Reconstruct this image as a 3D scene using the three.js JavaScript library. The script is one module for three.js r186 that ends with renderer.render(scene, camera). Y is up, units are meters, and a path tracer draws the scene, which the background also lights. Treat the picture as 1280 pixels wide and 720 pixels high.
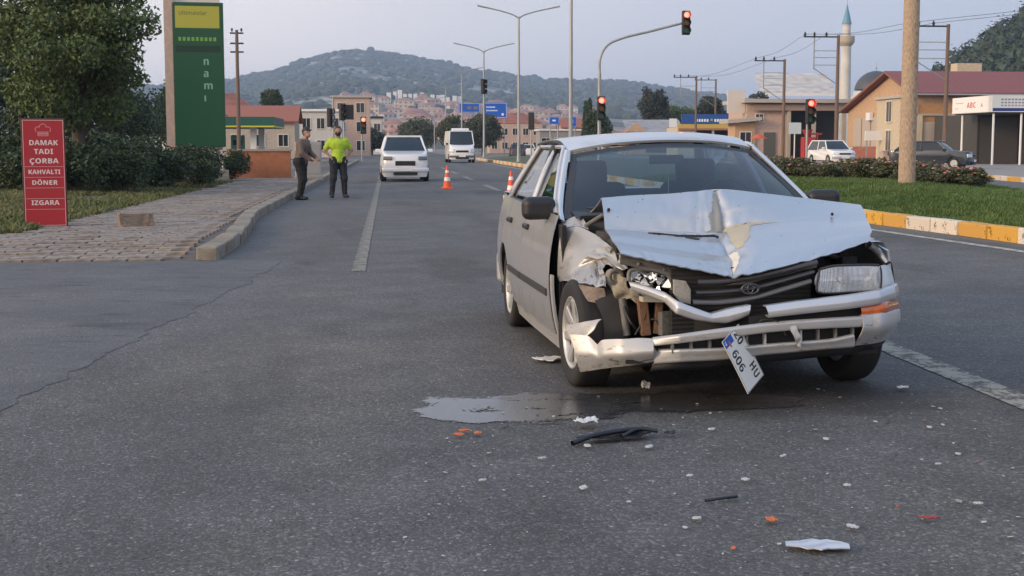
import * as THREE from 'three';
import { mergeGeometries, toCreasedNormals } from 'three/addons/utils/BufferGeometryUtils.js';
import { RoundedBoxGeometry } from 'three/addons/geometries/RoundedBoxGeometry.js';
import { ImprovedNoise } from 'three/addons/math/ImprovedNoise.js';

// ---------------------------------------------------------------- camera, sky, sun, exposure
// World: the road runs along -z, y is up, metres. The camera stands on the left lane.
const scene = new THREE.Scene();
const camera = new THREE.PerspectiveCamera(23.93, 1024 / 576, 0.1, 12000);
camera.position.set(0, 1.29, 0);
camera.rotation.order = 'YXZ';
camera.rotation.y = -Math.atan(155 / 1700);
camera.rotation.x = -Math.atan(178 / 1700);
scene.add(camera);

const renderer = new THREE.WebGLRenderer({ antialias: true });
renderer.toneMapping = THREE.LinearToneMapping;
renderer.toneMappingExposure = 1.0;
renderer.shadowMap.enabled = true;

// a hazy sky: paler and a touch pink low down and towards the sun, bluer and brighter overhead
const SUN = new THREE.Vector3(-0.86, 0.27, 0.36).normalize();
{
  const W = 512, H = 256, d = new Float32Array(W * H * 4), v = new THREE.Vector3();
  const n3 = new ImprovedNoise();
  for (let j = 0; j < H; j++) for (let i = 0; i < W; i++) {
    const u = (i + 0.5) / W, t = ((j + 0.5) / H - 0.5) * Math.PI, a = (u - 0.5) * 2 * Math.PI;
    v.set(Math.cos(t) * Math.cos(a), Math.sin(t), Math.cos(t) * Math.sin(a));
    const e = Math.max(0, v.y), k = Math.pow(e, 0.6), s = 0.5 + 0.5 * v.dot(SUN);
    const c = 1 + 0.07 * n3.noise(v.x * 2.2, v.y * 7, v.z * 2.2) + 0.04 * n3.noise(v.x * 6, v.y * 18, v.z * 6);
    const warm = Math.pow(s, 1.6), o = (j * W + i) * 4;
    d[o] = ((0.475 - 0.11 * k) + warm * 3.3 * (1 - 0.95 * k)) * c;
    d[o + 1] = ((0.51 + 0.12 * k) + warm * 2.4 * (1 - 0.95 * k)) * c;
    d[o + 2] = ((0.60 + 0.44 * k) + warm * 1.35 * (1 - 0.92 * k)) * c;
    d[o + 3] = 1;
  }
  const tex = new THREE.DataTexture(d, W, H, THREE.RGBAFormat, THREE.FloatType);
  tex.mapping = THREE.EquirectangularReflectionMapping;
  tex.magFilter = tex.minFilter = THREE.LinearFilter; tex.needsUpdate = true;
  scene.background = tex; scene.environment = tex;
}
const sun = new THREE.DirectionalLight(new THREE.Color(1.0, 0.75, 0.50), 2.7);
sun.position.copy(SUN).multiplyScalar(150); sun.target.position.set(10, 0, -40);
sun.position.add(sun.target.position);
sun.castShadow = true; sun.shadow.radius = 22; sun.shadow.mapSize.set(4096, 4096);
Object.assign(sun.shadow.camera, { left: -120, right: 120, top: 120, bottom: -120, near: 1, far: 500 });
scene.add(sun, sun.target);

// ---------------------------------------------------------------- helpers
function rng(seed) { let a = seed >>> 0; return () => { a = (a + 0x6D2B79F5) | 0; let t = Math.imul(a ^ (a >>> 15), 1 | a); t = (t + Math.imul(t ^ (t >>> 7), 61 | t)) ^ t; return ((t ^ (t >>> 14)) >>> 0) / 4294967296; }; }
const noise = new ImprovedNoise();
const fbm = (x, y, z = 0, o = 4) => { let s = 0, a = 0.5, f = 1; for (let i = 0; i < o; i++) { s += a * noise.noise(x * f, y * f, z * f + i * 7.3); a *= 0.5; f *= 2.03; } return s; };
const lerp = THREE.MathUtils.lerp, clamp = THREE.MathUtils.clamp;
const sstep = (a, b, x) => { const t = clamp((x - a) / (b - a), 0, 1); return t * t * (3 - 2 * t); };
const V = (x, y, z) => new THREE.Vector3(x, y, z);
const counts = {};
function numbered(n) { const k = counts[n] = (counts[n] ?? -1) + 1; return k ? n + '_' + String(k).padStart(3, '0') : n; }
function shade(o) { o.traverse((m) => { if (m.isMesh) { m.castShadow = true; m.receiveShadow = true; } }); return o; }
function tag(o, label, category, group) { o.userData.label = label; o.userData.category = category; if (group) o.userData.group = group; return o; }
function thing(name, label, category, [x, y, z] = [0, 0, 0], turn = 0, group) {
  const o = new THREE.Group(); o.name = numbered(name); o.position.set(x, y, z); o.rotation.y = turn; scene.add(o);
  return tag(o, label, category, group);
}
const attrs = (g) => { const o = g.index ? g.toNonIndexed() : g; for (const k of Object.keys(o.attributes)) if (!['position', 'normal', 'uv', 'color'].includes(k)) o.deleteAttribute(k); return o; };
function merged(list) {
  const gs = list.flat(9).map(attrs);
  if (gs.length === 1) return gs[0];
  const hasC = gs.some((g) => g.attributes.color);
  for (const g of gs) {
    if (!g.attributes.uv) g.setAttribute('uv', new THREE.BufferAttribute(new Float32Array(g.attributes.position.count * 2), 2));
    if (hasC && !g.attributes.color) g.setAttribute('color', new THREE.BufferAttribute(new Float32Array(g.attributes.position.count * 3).fill(1), 3));
  }
  return mergeGeometries(gs);
}
function part(name, geo, m, parent, label) {
  const o = new THREE.Mesh(Array.isArray(geo) ? merged(geo) : geo, m); o.name = name; parent.add(o);
  if (label) o.userData.label = label;
  return o;
}
function solo(name, geo, m, label, category, group) { const o = part(numbered(name), geo, m, scene); return tag(o, label, category, group); }
function struct(name, geo, m) { const o = part(numbered(name), geo, m, scene); o.userData.kind = 'structure'; return o; }
const box = (w, h, d, x = 0, y = 0, z = 0, ry = 0, rx = 0, rz = 0) => { const g = new THREE.BoxGeometry(w, h, d); if (rx) g.rotateX(rx); if (rz) g.rotateZ(rz); if (ry) g.rotateY(ry); return g.translate(x, y, z); };
const rbox = (w, h, d, r, x = 0, y = 0, z = 0, ry = 0, rx = 0, rz = 0) => { const g = new RoundedBoxGeometry(w, h, d, 2, r); if (rx) g.rotateX(rx); if (rz) g.rotateZ(rz); if (ry) g.rotateY(ry); return g.translate(x, y, z); };
const cyl = (r0, r1, h, x = 0, y = 0, z = 0, seg = 14, rx = 0, rz = 0) => { const g = new THREE.CylinderGeometry(r1, r0, h, seg); if (rx) g.rotateX(rx); if (rz) g.rotateZ(rz); return g.translate(x, y, z); };
const bar = (a, b, r, seg = 7, r2 = r) => {                       // a round bar from a to b
  const A = V(...a), B = V(...b), L = A.distanceTo(B), g = new THREE.CylinderGeometry(r2, r, L, seg);
  g.applyQuaternion(new THREE.Quaternion().setFromUnitVectors(V(0, 1, 0), B.clone().sub(A).normalize()));
  const m = A.add(B).multiplyScalar(0.5); return g.translate(m.x, m.y, m.z);
};
const tube = (pts, r, n = 24, seg = 7) => new THREE.TubeGeometry(new THREE.CatmullRomCurve3(pts.map((p) => V(...p))), n, r, seg, false);
const prism = (pts, depth, bevel = 0, steps = 1) => {                        // outline in x, y; runs from z = 0 to depth
  const s = new THREE.Shape(pts.map((p) => new THREE.Vector2(p[0], p[1])));
  return new THREE.ExtrudeGeometry(s, { depth, steps, bevelEnabled: bevel > 0, bevelSize: bevel, bevelThickness: bevel, bevelSegments: 2, curveSegments: 6 });
};
// a smooth surface through rows of points; th > 0 gives it a thickness
function surf(rows, nu, nv, o = {}) { return gridGeo(surfPts(rows, nu, nv, o), nu, nv, o.th || 0); }
function surfPts(rows, nu, nv, { fn = null, tension = 0.5, sharp = false } = {}) {
  const crs = (pts, n) => {
    if (pts.length === 1) return Array.from({ length: n + 1 }, () => pts[0].clone());
    if (sharp) return Array.from({ length: n + 1 }, (_, i) => { const t = i / n * (pts.length - 1), k = Math.min(pts.length - 2, Math.floor(t)); return pts[k].clone().lerp(pts[k + 1], t - k); });
    const c = new THREE.CatmullRomCurve3(pts, false, 'catmullrom', tension); return Array.from({ length: n + 1 }, (_, i) => c.getPoint(i / n));
  };
  const R = rows.map((r) => crs(r.map((p) => V(...p)), nu));
  const cols = []; for (let i = 0; i <= nu; i++) cols.push(crs(R.map((r) => r[i]), nv));
  const P = []; for (let j = 0; j <= nv; j++) for (let i = 0; i <= nu; i++) { const p = cols[i][j]; P.push(fn ? fn(p, i / nu, j / nv) : p); }
  return P;
}
function gridGeo(P, nu, nv, th = 0) {
  const pos = [], uv = [], idx = [], w = nu + 1;
  P.forEach((p, k) => { pos.push(p.x, p.y, p.z); uv.push((k % w) / nu, Math.floor(k / w) / nv); });
  for (let j = 0; j < nv; j++) for (let i = 0; i < nu; i++) { const a = j * w + i; idx.push(a, a + 1, a + w, a + 1, a + w + 1, a + w); }
  let g = new THREE.BufferGeometry();
  g.setAttribute('position', new THREE.Float32BufferAttribute(pos, 3)); g.setAttribute('uv', new THREE.Float32BufferAttribute(uv, 2)); g.setIndex(idx); g.computeVertexNormals();
  if (!th) return g;
  const n = g.attributes.normal, N = P.length, back = [];
  for (let k = 0; k < N; k++) back.push(P[k].x - n.getX(k) * th, P[k].y - n.getY(k) * th, P[k].z - n.getZ(k) * th);
  const g2 = new THREE.BufferGeometry(); g2.setAttribute('position', new THREE.Float32BufferAttribute(back, 3)); g2.setAttribute('uv', new THREE.Float32BufferAttribute(uv, 2));
  const r2 = []; for (let k = 0; k < idx.length; k += 3) r2.push(idx[k], idx[k + 2], idx[k + 1]); g2.setIndex(r2); g2.computeVertexNormals();
  const loop = []; for (let i = 0; i < nu; i++) loop.push(i); for (let j = 0; j < nv; j++) loop.push(j * w + nu); for (let i = nu; i > 0; i--) loop.push(nv * w + i); for (let j = nv; j > 0; j--) loop.push(j * w);
  const e = [], eu = [];
  for (let k = 0; k < loop.length; k++) {
    const a = loop[k], b = loop[(k + 1) % loop.length], A = [P[a].x, P[a].y, P[a].z], B = [P[b].x, P[b].y, P[b].z], a2 = back.slice(a * 3, a * 3 + 3), b2 = back.slice(b * 3, b * 3 + 3);
    e.push(...A, ...a2, ...B, ...B, ...a2, ...b2); for (let q = 0; q < 6; q++) eu.push(0, 0);
  }
  const g3 = new THREE.BufferGeometry(); g3.setAttribute('position', new THREE.Float32BufferAttribute(e, 3)); g3.setAttribute('uv', new THREE.Float32BufferAttribute(eu, 2)); g3.computeVertexNormals();
  return merged([g, g2, g3]);
}
// those cells of a grid surface that lie inside(u, v), lifted off it by a hair
function cellsOf(P, nu, nv, inside, lift) {
  const g = gridGeo(P, nu, nv), n = g.attributes.normal, w = nu + 1, pos = [];
  const at = (k) => [P[k].x + n.getX(k) * lift, P[k].y + n.getY(k) * lift, P[k].z + n.getZ(k) * lift];
  for (let j = 0; j < nv; j++) for (let i = 0; i < nu; i++) { if (!inside((i + 0.5) / nu, (j + 0.5) / nv)) continue; const a = j * w + i; pos.push(...at(a), ...at(a + 1), ...at(a + w), ...at(a + 1), ...at(a + w + 1), ...at(a + w)); }
  const o = new THREE.BufferGeometry(); o.setAttribute('position', new THREE.Float32BufferAttribute(pos, 3)); o.computeVertexNormals(); return o;
}
const inPoly = (pts, x, y) => { let c = false; for (let i = 0, j = pts.length - 1; i < pts.length; j = i++) { const [a, b] = pts[i], [d, e] = pts[j]; if ((b > y) !== (e > y) && x < (d - a) * (y - b) / (e - b) + a) c = !c; } return c; };
function planeUV(g, s = 1) { const p = g.attributes.position, u = new Float32Array(p.count * 2); for (let i = 0; i < p.count; i++) { u[2 * i] = p.getX(i) * s; u[2 * i + 1] = -p.getZ(i) * s; } g.setAttribute('uv', new THREE.BufferAttribute(u, 2)); return g; }
function boxUV(g, s = 1) {                                        // uv in metres on boxy shapes
  g = attrs(g); const p = g.attributes.position, n = g.attributes.normal, u = new Float32Array(p.count * 2);
  for (let i = 0; i < p.count; i++) { const ax = Math.abs(n.getX(i)), ay = Math.abs(n.getY(i)), az = Math.abs(n.getZ(i)); let a, b; if (ay >= ax && ay >= az) { a = p.getX(i); b = p.getZ(i); } else if (ax >= az) { a = p.getZ(i); b = p.getY(i); } else { a = p.getX(i); b = p.getY(i); } u[2 * i] = a * s; u[2 * i + 1] = b * s; }
  g.setAttribute('uv', new THREE.BufferAttribute(u, 2)); return g;
}
// textures: fn(u, v) -> [r, g, b] in 0..255 (sRGB) or one number for data
function dataTex(n, fn, srgb = true, m = n) {
  const d = new Uint8Array(n * m * 4);
  for (let j = 0; j < m; j++) for (let i = 0; i < n; i++) { const c = fn(i / n, j / m), o = (j * n + i) * 4; if (typeof c === 'number') { d[o] = d[o + 1] = d[o + 2] = clamp(c, 0, 255); } else { d[o] = clamp(c[0], 0, 255); d[o + 1] = clamp(c[1], 0, 255); d[o + 2] = clamp(c[2], 0, 255); } d[o + 3] = 255; }
  const t = new THREE.DataTexture(d, n, m); t.wrapS = t.wrapT = THREE.RepeatWrapping; t.magFilter = THREE.LinearFilter; t.minFilter = THREE.LinearMipmapLinearFilter; t.generateMipmaps = true;
  if (srgb) t.colorSpace = THREE.SRGBColorSpace; t.needsUpdate = true; return t;
}
const tileN = (u, v, f, z = 0) => {                               // noise that tiles over the unit square
  const a = u * f, b = v * f, s = sstep(0, 1, u), t = sstep(0, 1, v);
  return lerp(lerp(noise.noise(a, b, z), noise.noise(a - f, b, z), s), lerp(noise.noise(a, b - f, z), noise.noise(a - f, b - f, z), s), t);
};
function canvasTex(w, h, draw) { const c = document.createElement('canvas'); c.width = w; c.height = h; draw(c.getContext('2d'), w, h); const t = new THREE.CanvasTexture(c); t.colorSpace = THREE.SRGBColorSpace; t.magFilter = THREE.LinearFilter; return t; }
const C = (r, g, b) => new THREE.Color().setRGB(r, g, b);
const std = (c, roughness = 0.8, extra = {}) => new THREE.MeshStandardMaterial({ color: Array.isArray(c) ? C(...c) : c, roughness, ...extra });
const phys = (c, extra = {}) => new THREE.MeshPhysicalMaterial({ color: Array.isArray(c) ? C(...c) : c, ...extra });

// mottled grain used on plaster, concrete and paint (multiplies the base colour)
const grain = (n, seed, amp, f1 = 6, f2 = 40) => { const r = rng(seed); return dataTex(n, (u, v) => { const k = 234 + amp * (tileN(u, v, f1, seed) * 1.1 + tileN(u, v, f2, seed + 3) * 0.6) + (r() - 0.5) * amp * 0.6; return [k, k * 0.995, k * 0.985]; }); };
const gPlaster = grain(512, 5, 24), gConc = grain(512, 9, 52, 8, 60);
const rep = (t, a, b = a) => { const c = t.clone(); c.repeat.set(a, b); c.needsUpdate = true; return c; };
const plaster = (c) => std(c, 0.92, { map: gPlaster, bumpMap: gConc, bumpScale: 0.0015 });
const M = {
  metal: std([0.36, 0.37, 0.38], 0.5, { metalness: 0.6 }), galv: std([0.42, 0.43, 0.44], 0.55, { metalness: 0.5, map: gConc }),
  black: std([0.012, 0.012, 0.013], 0.55), blackMat: std([0.016, 0.016, 0.017], 0.9), rubber: std([0.018, 0.018, 0.018], 0.85),
  concrete: std([0.40, 0.35, 0.30], 0.92, { map: gConc, bumpMap: gConc, bumpScale: 0.006 }), woodPole: std([0.20, 0.135, 0.10], 0.9, { map: gConc }),
  glassDark: phys([0.02, 0.025, 0.03], { roughness: 0.06, metalness: 0 }),
  white: std([0.74, 0.73, 0.71], 0.45), whitePaint: phys([0.72, 0.72, 0.72], { roughness: 0.35, clearcoat: 0.7, clearcoatRoughness: 0.1 }),
  redLamp: std([0.5, 0.02, 0.02], 0.3, { emissive: C(1, 0.16, 0.10), emissiveIntensity: 3.2 }), redDim: std([0.12, 0.01, 0.01], 0.25), amberDim: std([0.10, 0.05, 0.01], 0.25), greenDim: std([0.01, 0.06, 0.03], 0.25),
  steelRed: std([0.34, 0.04, 0.035], 0.6),
};

// ---------------------------------------------------------------- the setting: ground, road, median, pavement, hills
const kerbX = (z) => 8.0 + 0.07 * Math.max(0, z + 22);                       // face of the median kerb
const medianFar = (z) => clamp(16.6 + (-34.8 - z) * 0.285, 12.5, 20.5);       // far edge of the median
const farKerbX = (z) => clamp(22.34 + (-46.2 - z) * 0.16, 19.5, 25);
function sheet(x0, x1, z0, z1, nx, nz, y = 0, colour = null, s = 1) {         // x0(z), x1(z) may be functions
  const P = [], col = [];
  for (let j = 0; j <= nz; j++) for (let i = 0; i <= nx; i++) {
    const z = typeof z0 === 'object' ? z0[j] : lerp(z0, z1, j / nz), a = typeof x0 === 'function' ? x0(z) : x0, b = typeof x1 === 'function' ? x1(z) : x1, x = lerp(a, b, i / nx);
    P.push(V(x, typeof y === 'function' ? y(x, z) : y, z)); if (colour) col.push(...colour(x, z));
  }
  const g = gridGeo(P, nx, nz); planeUV(g, s);
  if (g.attributes.normal.getY(0) < 0) { const ix = g.index.array; for (let k = 0; k < ix.length; k += 3) { const t = ix[k + 1]; ix[k + 1] = ix[k + 2]; ix[k + 2] = t; } g.computeVertexNormals(); }
  if (colour) g.setAttribute('color', new THREE.Float32BufferAttribute(col, 3));
  return g;
}
struct('ground', sheet(-5000, 5000, 4000, -6000, 10, 10, -0.05), std([0.17, 0.155, 0.135], 0.95));

// asphalt: pale and dark stones in a dark binder
const rA = rng(11);
const stones = (() => {                                                      // one height field, read twice
  const n = 1024, h = new Float32Array(n * n), c = new Float32Array(n * n);
  for (let k = 0; k < 46000; k++) {
    const x = rA() * n, y = rA() * n, r = 1.2 + rA() * rA() * 3.6, t = rA(), q = 0.6 + rA() * 0.8;
    for (let j = -5; j <= 5; j++) for (let i = -5; i <= 5; i++) { const d = Math.hypot(i * q, j / q) / r; if (d < 1) { const o = ((Math.floor(y) + j + n) % n) * n + (Math.floor(x) + i + n) % n, hh = (1 - d * d) * r; if (hh > h[o]) { h[o] = hh; c[o] = t; } } }
  }
  return { n, h, c };
})();
const look = (f) => (u, v) => f(stones.h[Math.floor(v * stones.n) * stones.n + Math.floor(u * stones.n)], stones.c[Math.floor(v * stones.n) * stones.n + Math.floor(u * stones.n)], u, v);
const asphaltMap = dataTex(1024, look((h, c, u, v) => { const k = h <= 0.05 ? 128 : 144 + c * c * 48 + (c > 0.975 ? 36 : 0) - (c < 0.15 ? 28 : 0); const w = k + 16 * tileN(u, v, 5, 2) + 10 * tileN(u, v, 19, 5); return [w, w * 0.995, w * 0.985]; }));
const asphaltBump = dataTex(1024, look((h) => 40 + h * 45), false);
const asphaltMat = (c, r, bs) => std(c, r, { map: asphaltMap, bumpMap: asphaltBump, bumpScale: bs, vertexColors: true });
// stains and dust lie on the road in patches: tar, rubber, pale dust, soaked oil with ragged outlines
const carX = 1.79, carZ = -7.2403;
function roadTone(x, z) {
  let k = 1 + 0.36 * fbm(x * 0.5, z * 0.22, 3) + 0.24 * fbm(x * 2.1, z * 1.4, 8) + 0.10 * fbm(x * 7, z * 5, 1, 3);
  const rut = 0.5 + 0.5 * Math.cos((x - 1.2) * 2 * Math.PI / 2.1); k -= 0.16 * rut * (0.6 + fbm(x, z * 0.15, 9));
  const drip = Math.hypot((x - carX - 0.1) / 1.3, (z - carZ - 0.55) / 0.55) + 0.5 * fbm(x * 2.3, z * 3.3, 4); k *= 1 - 0.45 * sstep(1.0, 0.55, drip);  // spilt oil and coolant
  const tar = fbm(x * 0.9 + 4, z * 0.25, 21); k *= 1 - 0.22 * sstep(0.18, 0.24, tar);
  const dust = sstep(0.02, 0.22, fbm(x * 0.6 - 9, z * 0.35, 33)); const gut = sstep(kerbX(z) - 0.75, kerbX(z) - 0.1, x + 0.25 * fbm(x * 2, z * 1.2, 6));
  const d = Math.min(1, 0.35 * dust + 0.9 * gut);
  return [k * lerp(1, 1.28, d), k * lerp(1, 1.17, d), k * lerp(1, 1.0, d)];
}
const zs = []; for (let z = 5; z > -24; z -= 0.1) zs.push(z); for (let z = -24, s = 0.2; z > -620; z -= s, s *= 1.05) zs.push(z); zs.push(-620);
struct('road', sheet((z) => -2.6, (z) => kerbX(z) + 0.1, zs, 0, 110, zs.length - 1, 0, roadTone, 0.42), asphaltMat([0.345, 0.338, 0.335], 0.88, 0.004));
// the old side street that joins it: cracked and patched, its edge a ragged lip
const lip = (z) => -1.75 + 0.10 * (z + 8.5) * -0.9 + 0.22 * fbm(z * 0.9, 3) + 0.07 * noise.noise(z * 4, 1, 1) + 0.03 * noise.noise(z * 13, 5, 1);
struct('side_street', sheet((z) => -26, (z) => Math.min(lip(z), -1.2), 5, -15.4, 130, 420, (x, z) => 0.0025 + sstep(0, 0.5, Math.min(lip(z), -1.2) - x) * (0.006 + 0.008 * sstep(0.05, 0.3, fbm(x * 1.7, z * 1.7, 12)) + 0.005 * fbm(x * 6, z * 6, 5)), (x, z) => {
  const k = 0.86 + 0.25 * fbm(x * 0.8, z * 0.8, 14) + 0.2 * fbm(x * 3.2, z * 3.2, 2), crack = Math.abs(fbm(x * 0.9, z * 0.9, 55)) < 0.012 ? 0.45 : 1, d = sstep(0.0, 0.3, fbm(x * 0.5, z * 0.7, 61));
  return [k * crack * (1 + 0.3 * d), k * crack * (1 + 0.27 * d), k * crack * (1 + 0.2 * d)];
}, 0.42), asphaltMat([0.30, 0.295, 0.295], 0.62, 0.006));
struct('opposite_road', sheet((z) => medianFar(z), (z) => farKerbX(z), 5, -400, 20, 160, 0, (x, z) => { const k = 1 + 0.2 * fbm(x * 0.4, z * 0.2, 7); return [k, k, k]; }, 0.42), asphaltMat([0.345, 0.338, 0.335], 0.88, 0.003));

// painted lines, worn down to the stones in places
const wornPaint = dataTex(512, (u, v) => { const w = tileN(u, v, 9, 4) + 0.7 * tileN(u, v, 34, 8) + 0.5 * tileN(u, v, 90, 2); return w > 0.16 ? [104, 102, 98] : w > 0.02 ? [150, 146, 138] : [186, 181, 170]; });
const linePaint = std([0.92, 0.90, 0.84], 0.85, { map: wornPaint, bumpMap: asphaltBump, bumpScale: 0.002 });
const lineOld = std([0.60, 0.585, 0.55], 0.85, { map: wornPaint, bumpMap: asphaltBump, bumpScale: 0.002 });
const ragged = (x, z, s) => x + 0.012 * s * noise.noise(z * 7, s, 2);
for (const [z0, z1] of [[-3.2, -9.1], [-15, -21], [-27, -33], [-39, -45], [-51, -57], [-63, -69], [-75, -81]])
  struct('lane_marking', sheet((z) => ragged(3.09, z, 1), (z) => ragged(3.29, z, -1), z0, z1, 2, 60, 0.005, null, 1), lineOld);
struct('edge_marking', sheet((z) => ragged(kerbX(z) - 0.78, z, 1), (z) => ragged(kerbX(z) - 0.62, z, -1), -4, -130, 2, 420, 0.005, null, 1), linePaint);
struct('edge_marking', sheet((z) => ragged(-0.38, z, 1), (z) => ragged(-0.24, z, -1), -14, -60, 2, 150, 0.005, null, 1), std([0.44, 0.43, 0.40], 0.85, { map: wornPaint }));
struct('edge_marking', sheet((z) => medianFar(z) + 0.25, (z) => medianFar(z) + 0.6, -18, -90, 2, 80, 0.005, null, 1), linePaint);

// water spilt from the radiator, lying in a thin film
{
  const g = new THREE.PlaneGeometry(2.7, 1.1).rotateX(-Math.PI / 2).translate(1.02, 0.0045, -6.62);
  const wet = (u, v) => {                                                    // where the film lies: a broad tongue, its rim broken by the stones
    const x = (u - 0.5) * 2.7, z = (v - 0.5) * 1.1, half = lerp(0.34, 0.18, sstep(-0.6, 0.6, x)) * Math.sqrt(Math.max(0, 1 - Math.pow((x - 0.04) / 1.12, 2))), d = Math.max(0, Math.abs(z - 0.04 * Math.sin(x * 3)) - half);
    return 0.12 - d - 1.4 * Math.max(0, Math.abs(x - 0.1) - 0.92) - 0.14 * Math.abs(fbm(x * 2.6, z * 3.4, 17)) + 0.2 * fbm(x * 3.4, z * 5, 21) + 0.05 * noise.noise(x * 55, z * 55, 3) + 0.04 * noise.noise(x * 120, z * 120, 6);
  };
  const alpha = dataTex(1024, (u, v) => (wet(u, v) > 0.05 ? 255 : 0), false, 448);
  const m1 = rep(asphaltMap, 2.7 * 0.42, 1.1 * 0.42);
  struct('water_film', g, phys([0.20, 0.20, 0.205], { roughness: 0.25, map: m1, alphaMap: alpha, transparent: true, clearcoat: 0.25, clearcoatRoughness: 0.22 }));
}

// ---- median: kerb stones, soil, grass
const kerbWorn = dataTex(512, (u, v) => { const w = tileN(u, v, 7, 14) + 0.8 * tileN(u, v, 31, 18), s = tileN(u, v, 70, 3); return w > 0.36 ? [150, 140, 128] : [226 + s * 26, 222 + s * 26, 214 + s * 30]; });
const kerbYellow = [0, 1, 2].map((i) => std([0.80 - i * 0.05, 0.45 - i * 0.03, 0.06 + i * 0.01], 0.8, { map: kerbWorn, bumpMap: gConc, bumpScale: 0.004 }));
const kerbWhite = [0, 1, 2].map((i) => std([0.82 - i * 0.06, 0.75 - i * 0.06, 0.67 - i * 0.06], 0.8, { map: kerbWorn, bumpMap: gConc, bumpScale: 0.004 }));
const kerbPlain = [0, 1].map((i) => std([0.30 - i * 0.05, 0.26 - i * 0.05, 0.21 - i * 0.05], 0.9, { map: gConc, bumpMap: gConc, bumpScale: 0.005 }));
const kerbStoneGeo = [0, 1, 2].map((k) => { const g = boxUV(new RoundedBoxGeometry(0.24, 0.34, 0.81, 2, 0.022)); const p = g.attributes.position; for (let i = 0; i < p.count; i++) { const n = noise.noise(p.getX(i) * 9 + k * 5, p.getY(i) * 9, p.getZ(i) * 5); p.setXYZ(i, p.getX(i) + 0.007 * n, p.getY(i) + 0.006 * n, p.getZ(i) + 0.006 * n); } g.computeVertexNormals(); const u = g.attributes.uv; for (let i = 0; i < u.count; i++) u.setXY(i, u.getX(i) + k * 0.37, u.getY(i) + k * 0.21); return g; });
function kerbRow(name, xOf, zFrom, zTo, step, mats, wide, top = 0.2) {       // stones from zFrom back to zTo
  const g = new THREE.Group(); g.name = name; g.userData.kind = 'structure'; scene.add(g);
  const r = rng(77 + name.length); let k = 0;
  for (let z = zFrom; z > zTo; z -= step, k++) {
    const m = mats(k), o = new THREE.Mesh(kerbStoneGeo[k % 3], m); o.name = k ? 'kerb_stone_' + String(k).padStart(3, '0') : 'kerb_stone';
    const zc = z - step / 2, dx = xOf(z) - xOf(z - step);
    o.position.set(xOf(zc) + wide * 0.12 + (r() - 0.5) * 0.022, top - 0.17 + (r() - 0.5) * 0.014, zc); o.rotation.set((r() - 0.5) * 0.02, Math.atan2(dx, step) + (r() - 0.5) * 0.02, (r() - 0.5) * 0.03); g.add(o);
  }
  return g;
}
const byFour = (k, a, b, ph) => ((Math.floor((k + ph) / 2) % 2 + 2) % 2 ? a : b)[(k * 7) % 3];
kerbRow('median_kerb', kerbX, -19.03 + 0.83 * 12, -19.03 - 0.83 * 125, 0.83, (k) => byFour(k, kerbWhite, kerbYellow, 2), 1);
kerbRow('far_kerb', farKerbX, -30, -110, 0.83, (k) => byFour(k, kerbWhite, kerbYellow, 0), 1, 0.17);
const leftKerbX = (z) => -1.92 - 0.4 * sstep(-17, -26, z) + 0 * z;
kerbRow('pavement_kerb', leftKerbX, -15.6, -110, 0.83, (k) => kerbPlain[k % 2], -1, 0.15);

const soilMat = std([0.085, 0.10, 0.045], 0.95, { map: gConc });
struct('median', sheet((z) => kerbX(z) + 0.2, (z) => medianFar(z) - 0.02, -7, -125, 30, 120, (x, z) => 0.12 + 0.22 * sstep(kerbX(z), kerbX(z) + 3, x) * sstep(medianFar(z) + 0.3, medianFar(z) - 4, x) + 0.03 * fbm(x * 0.8, z * 0.8, 3), null, 0.7), soilMat);
const medianY = (x, z) => 0.12 + 0.22 * sstep(kerbX(z), kerbX(z) + 3, x) * sstep(medianFar(z) + 0.3, medianFar(z) - 4, x) + 0.03 * fbm(x * 0.8, z * 0.8, 3);
function tuft(r, blades, h, w) {                                             // a tuft of bent blades
  const pos = [];
  for (let i = 0; i < blades; i++) {
    const a = r() * 6.28, d = r() * 0.05, bx = Math.cos(a) * d, bz = Math.sin(a) * d, hh = h * (0.6 + r() * 0.6), b = r() * 6.28, ln = hh * (0.15 + r() * 0.5), ww = w * (0.6 + r() * 0.7), px = -Math.sin(b) * ww, pz = Math.cos(b) * ww, mx = bx + Math.cos(b) * ln * 0.35, mz = bz + Math.sin(b) * ln * 0.35, tx = bx + Math.cos(b) * ln, tz = bz + Math.sin(b) * ln;
    pos.push(bx - px, 0, bz - pz, bx + px, 0, bz + pz, mx + px * 0.7, hh * 0.6, mz + pz * 0.7, bx - px, 0, bz - pz, mx + px * 0.7, hh * 0.6, mz + pz * 0.7, mx - px * 0.7, hh * 0.6, mz - pz * 0.7, mx - px * 0.7, hh * 0.6, mz - pz * 0.7, mx + px * 0.7, hh * 0.6, mz + pz * 0.7, tx, hh, tz);
  }
  const g = new THREE.BufferGeometry(); g.setAttribute('position', new THREE.Float32BufferAttribute(pos, 3)); g.computeVertexNormals(); return g;
}
const leafMat = (c, extra = {}) => phys(c, { roughness: 0.8, transmission: 0.0, side: THREE.DoubleSide, vertexColors: true, ...extra });
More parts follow.
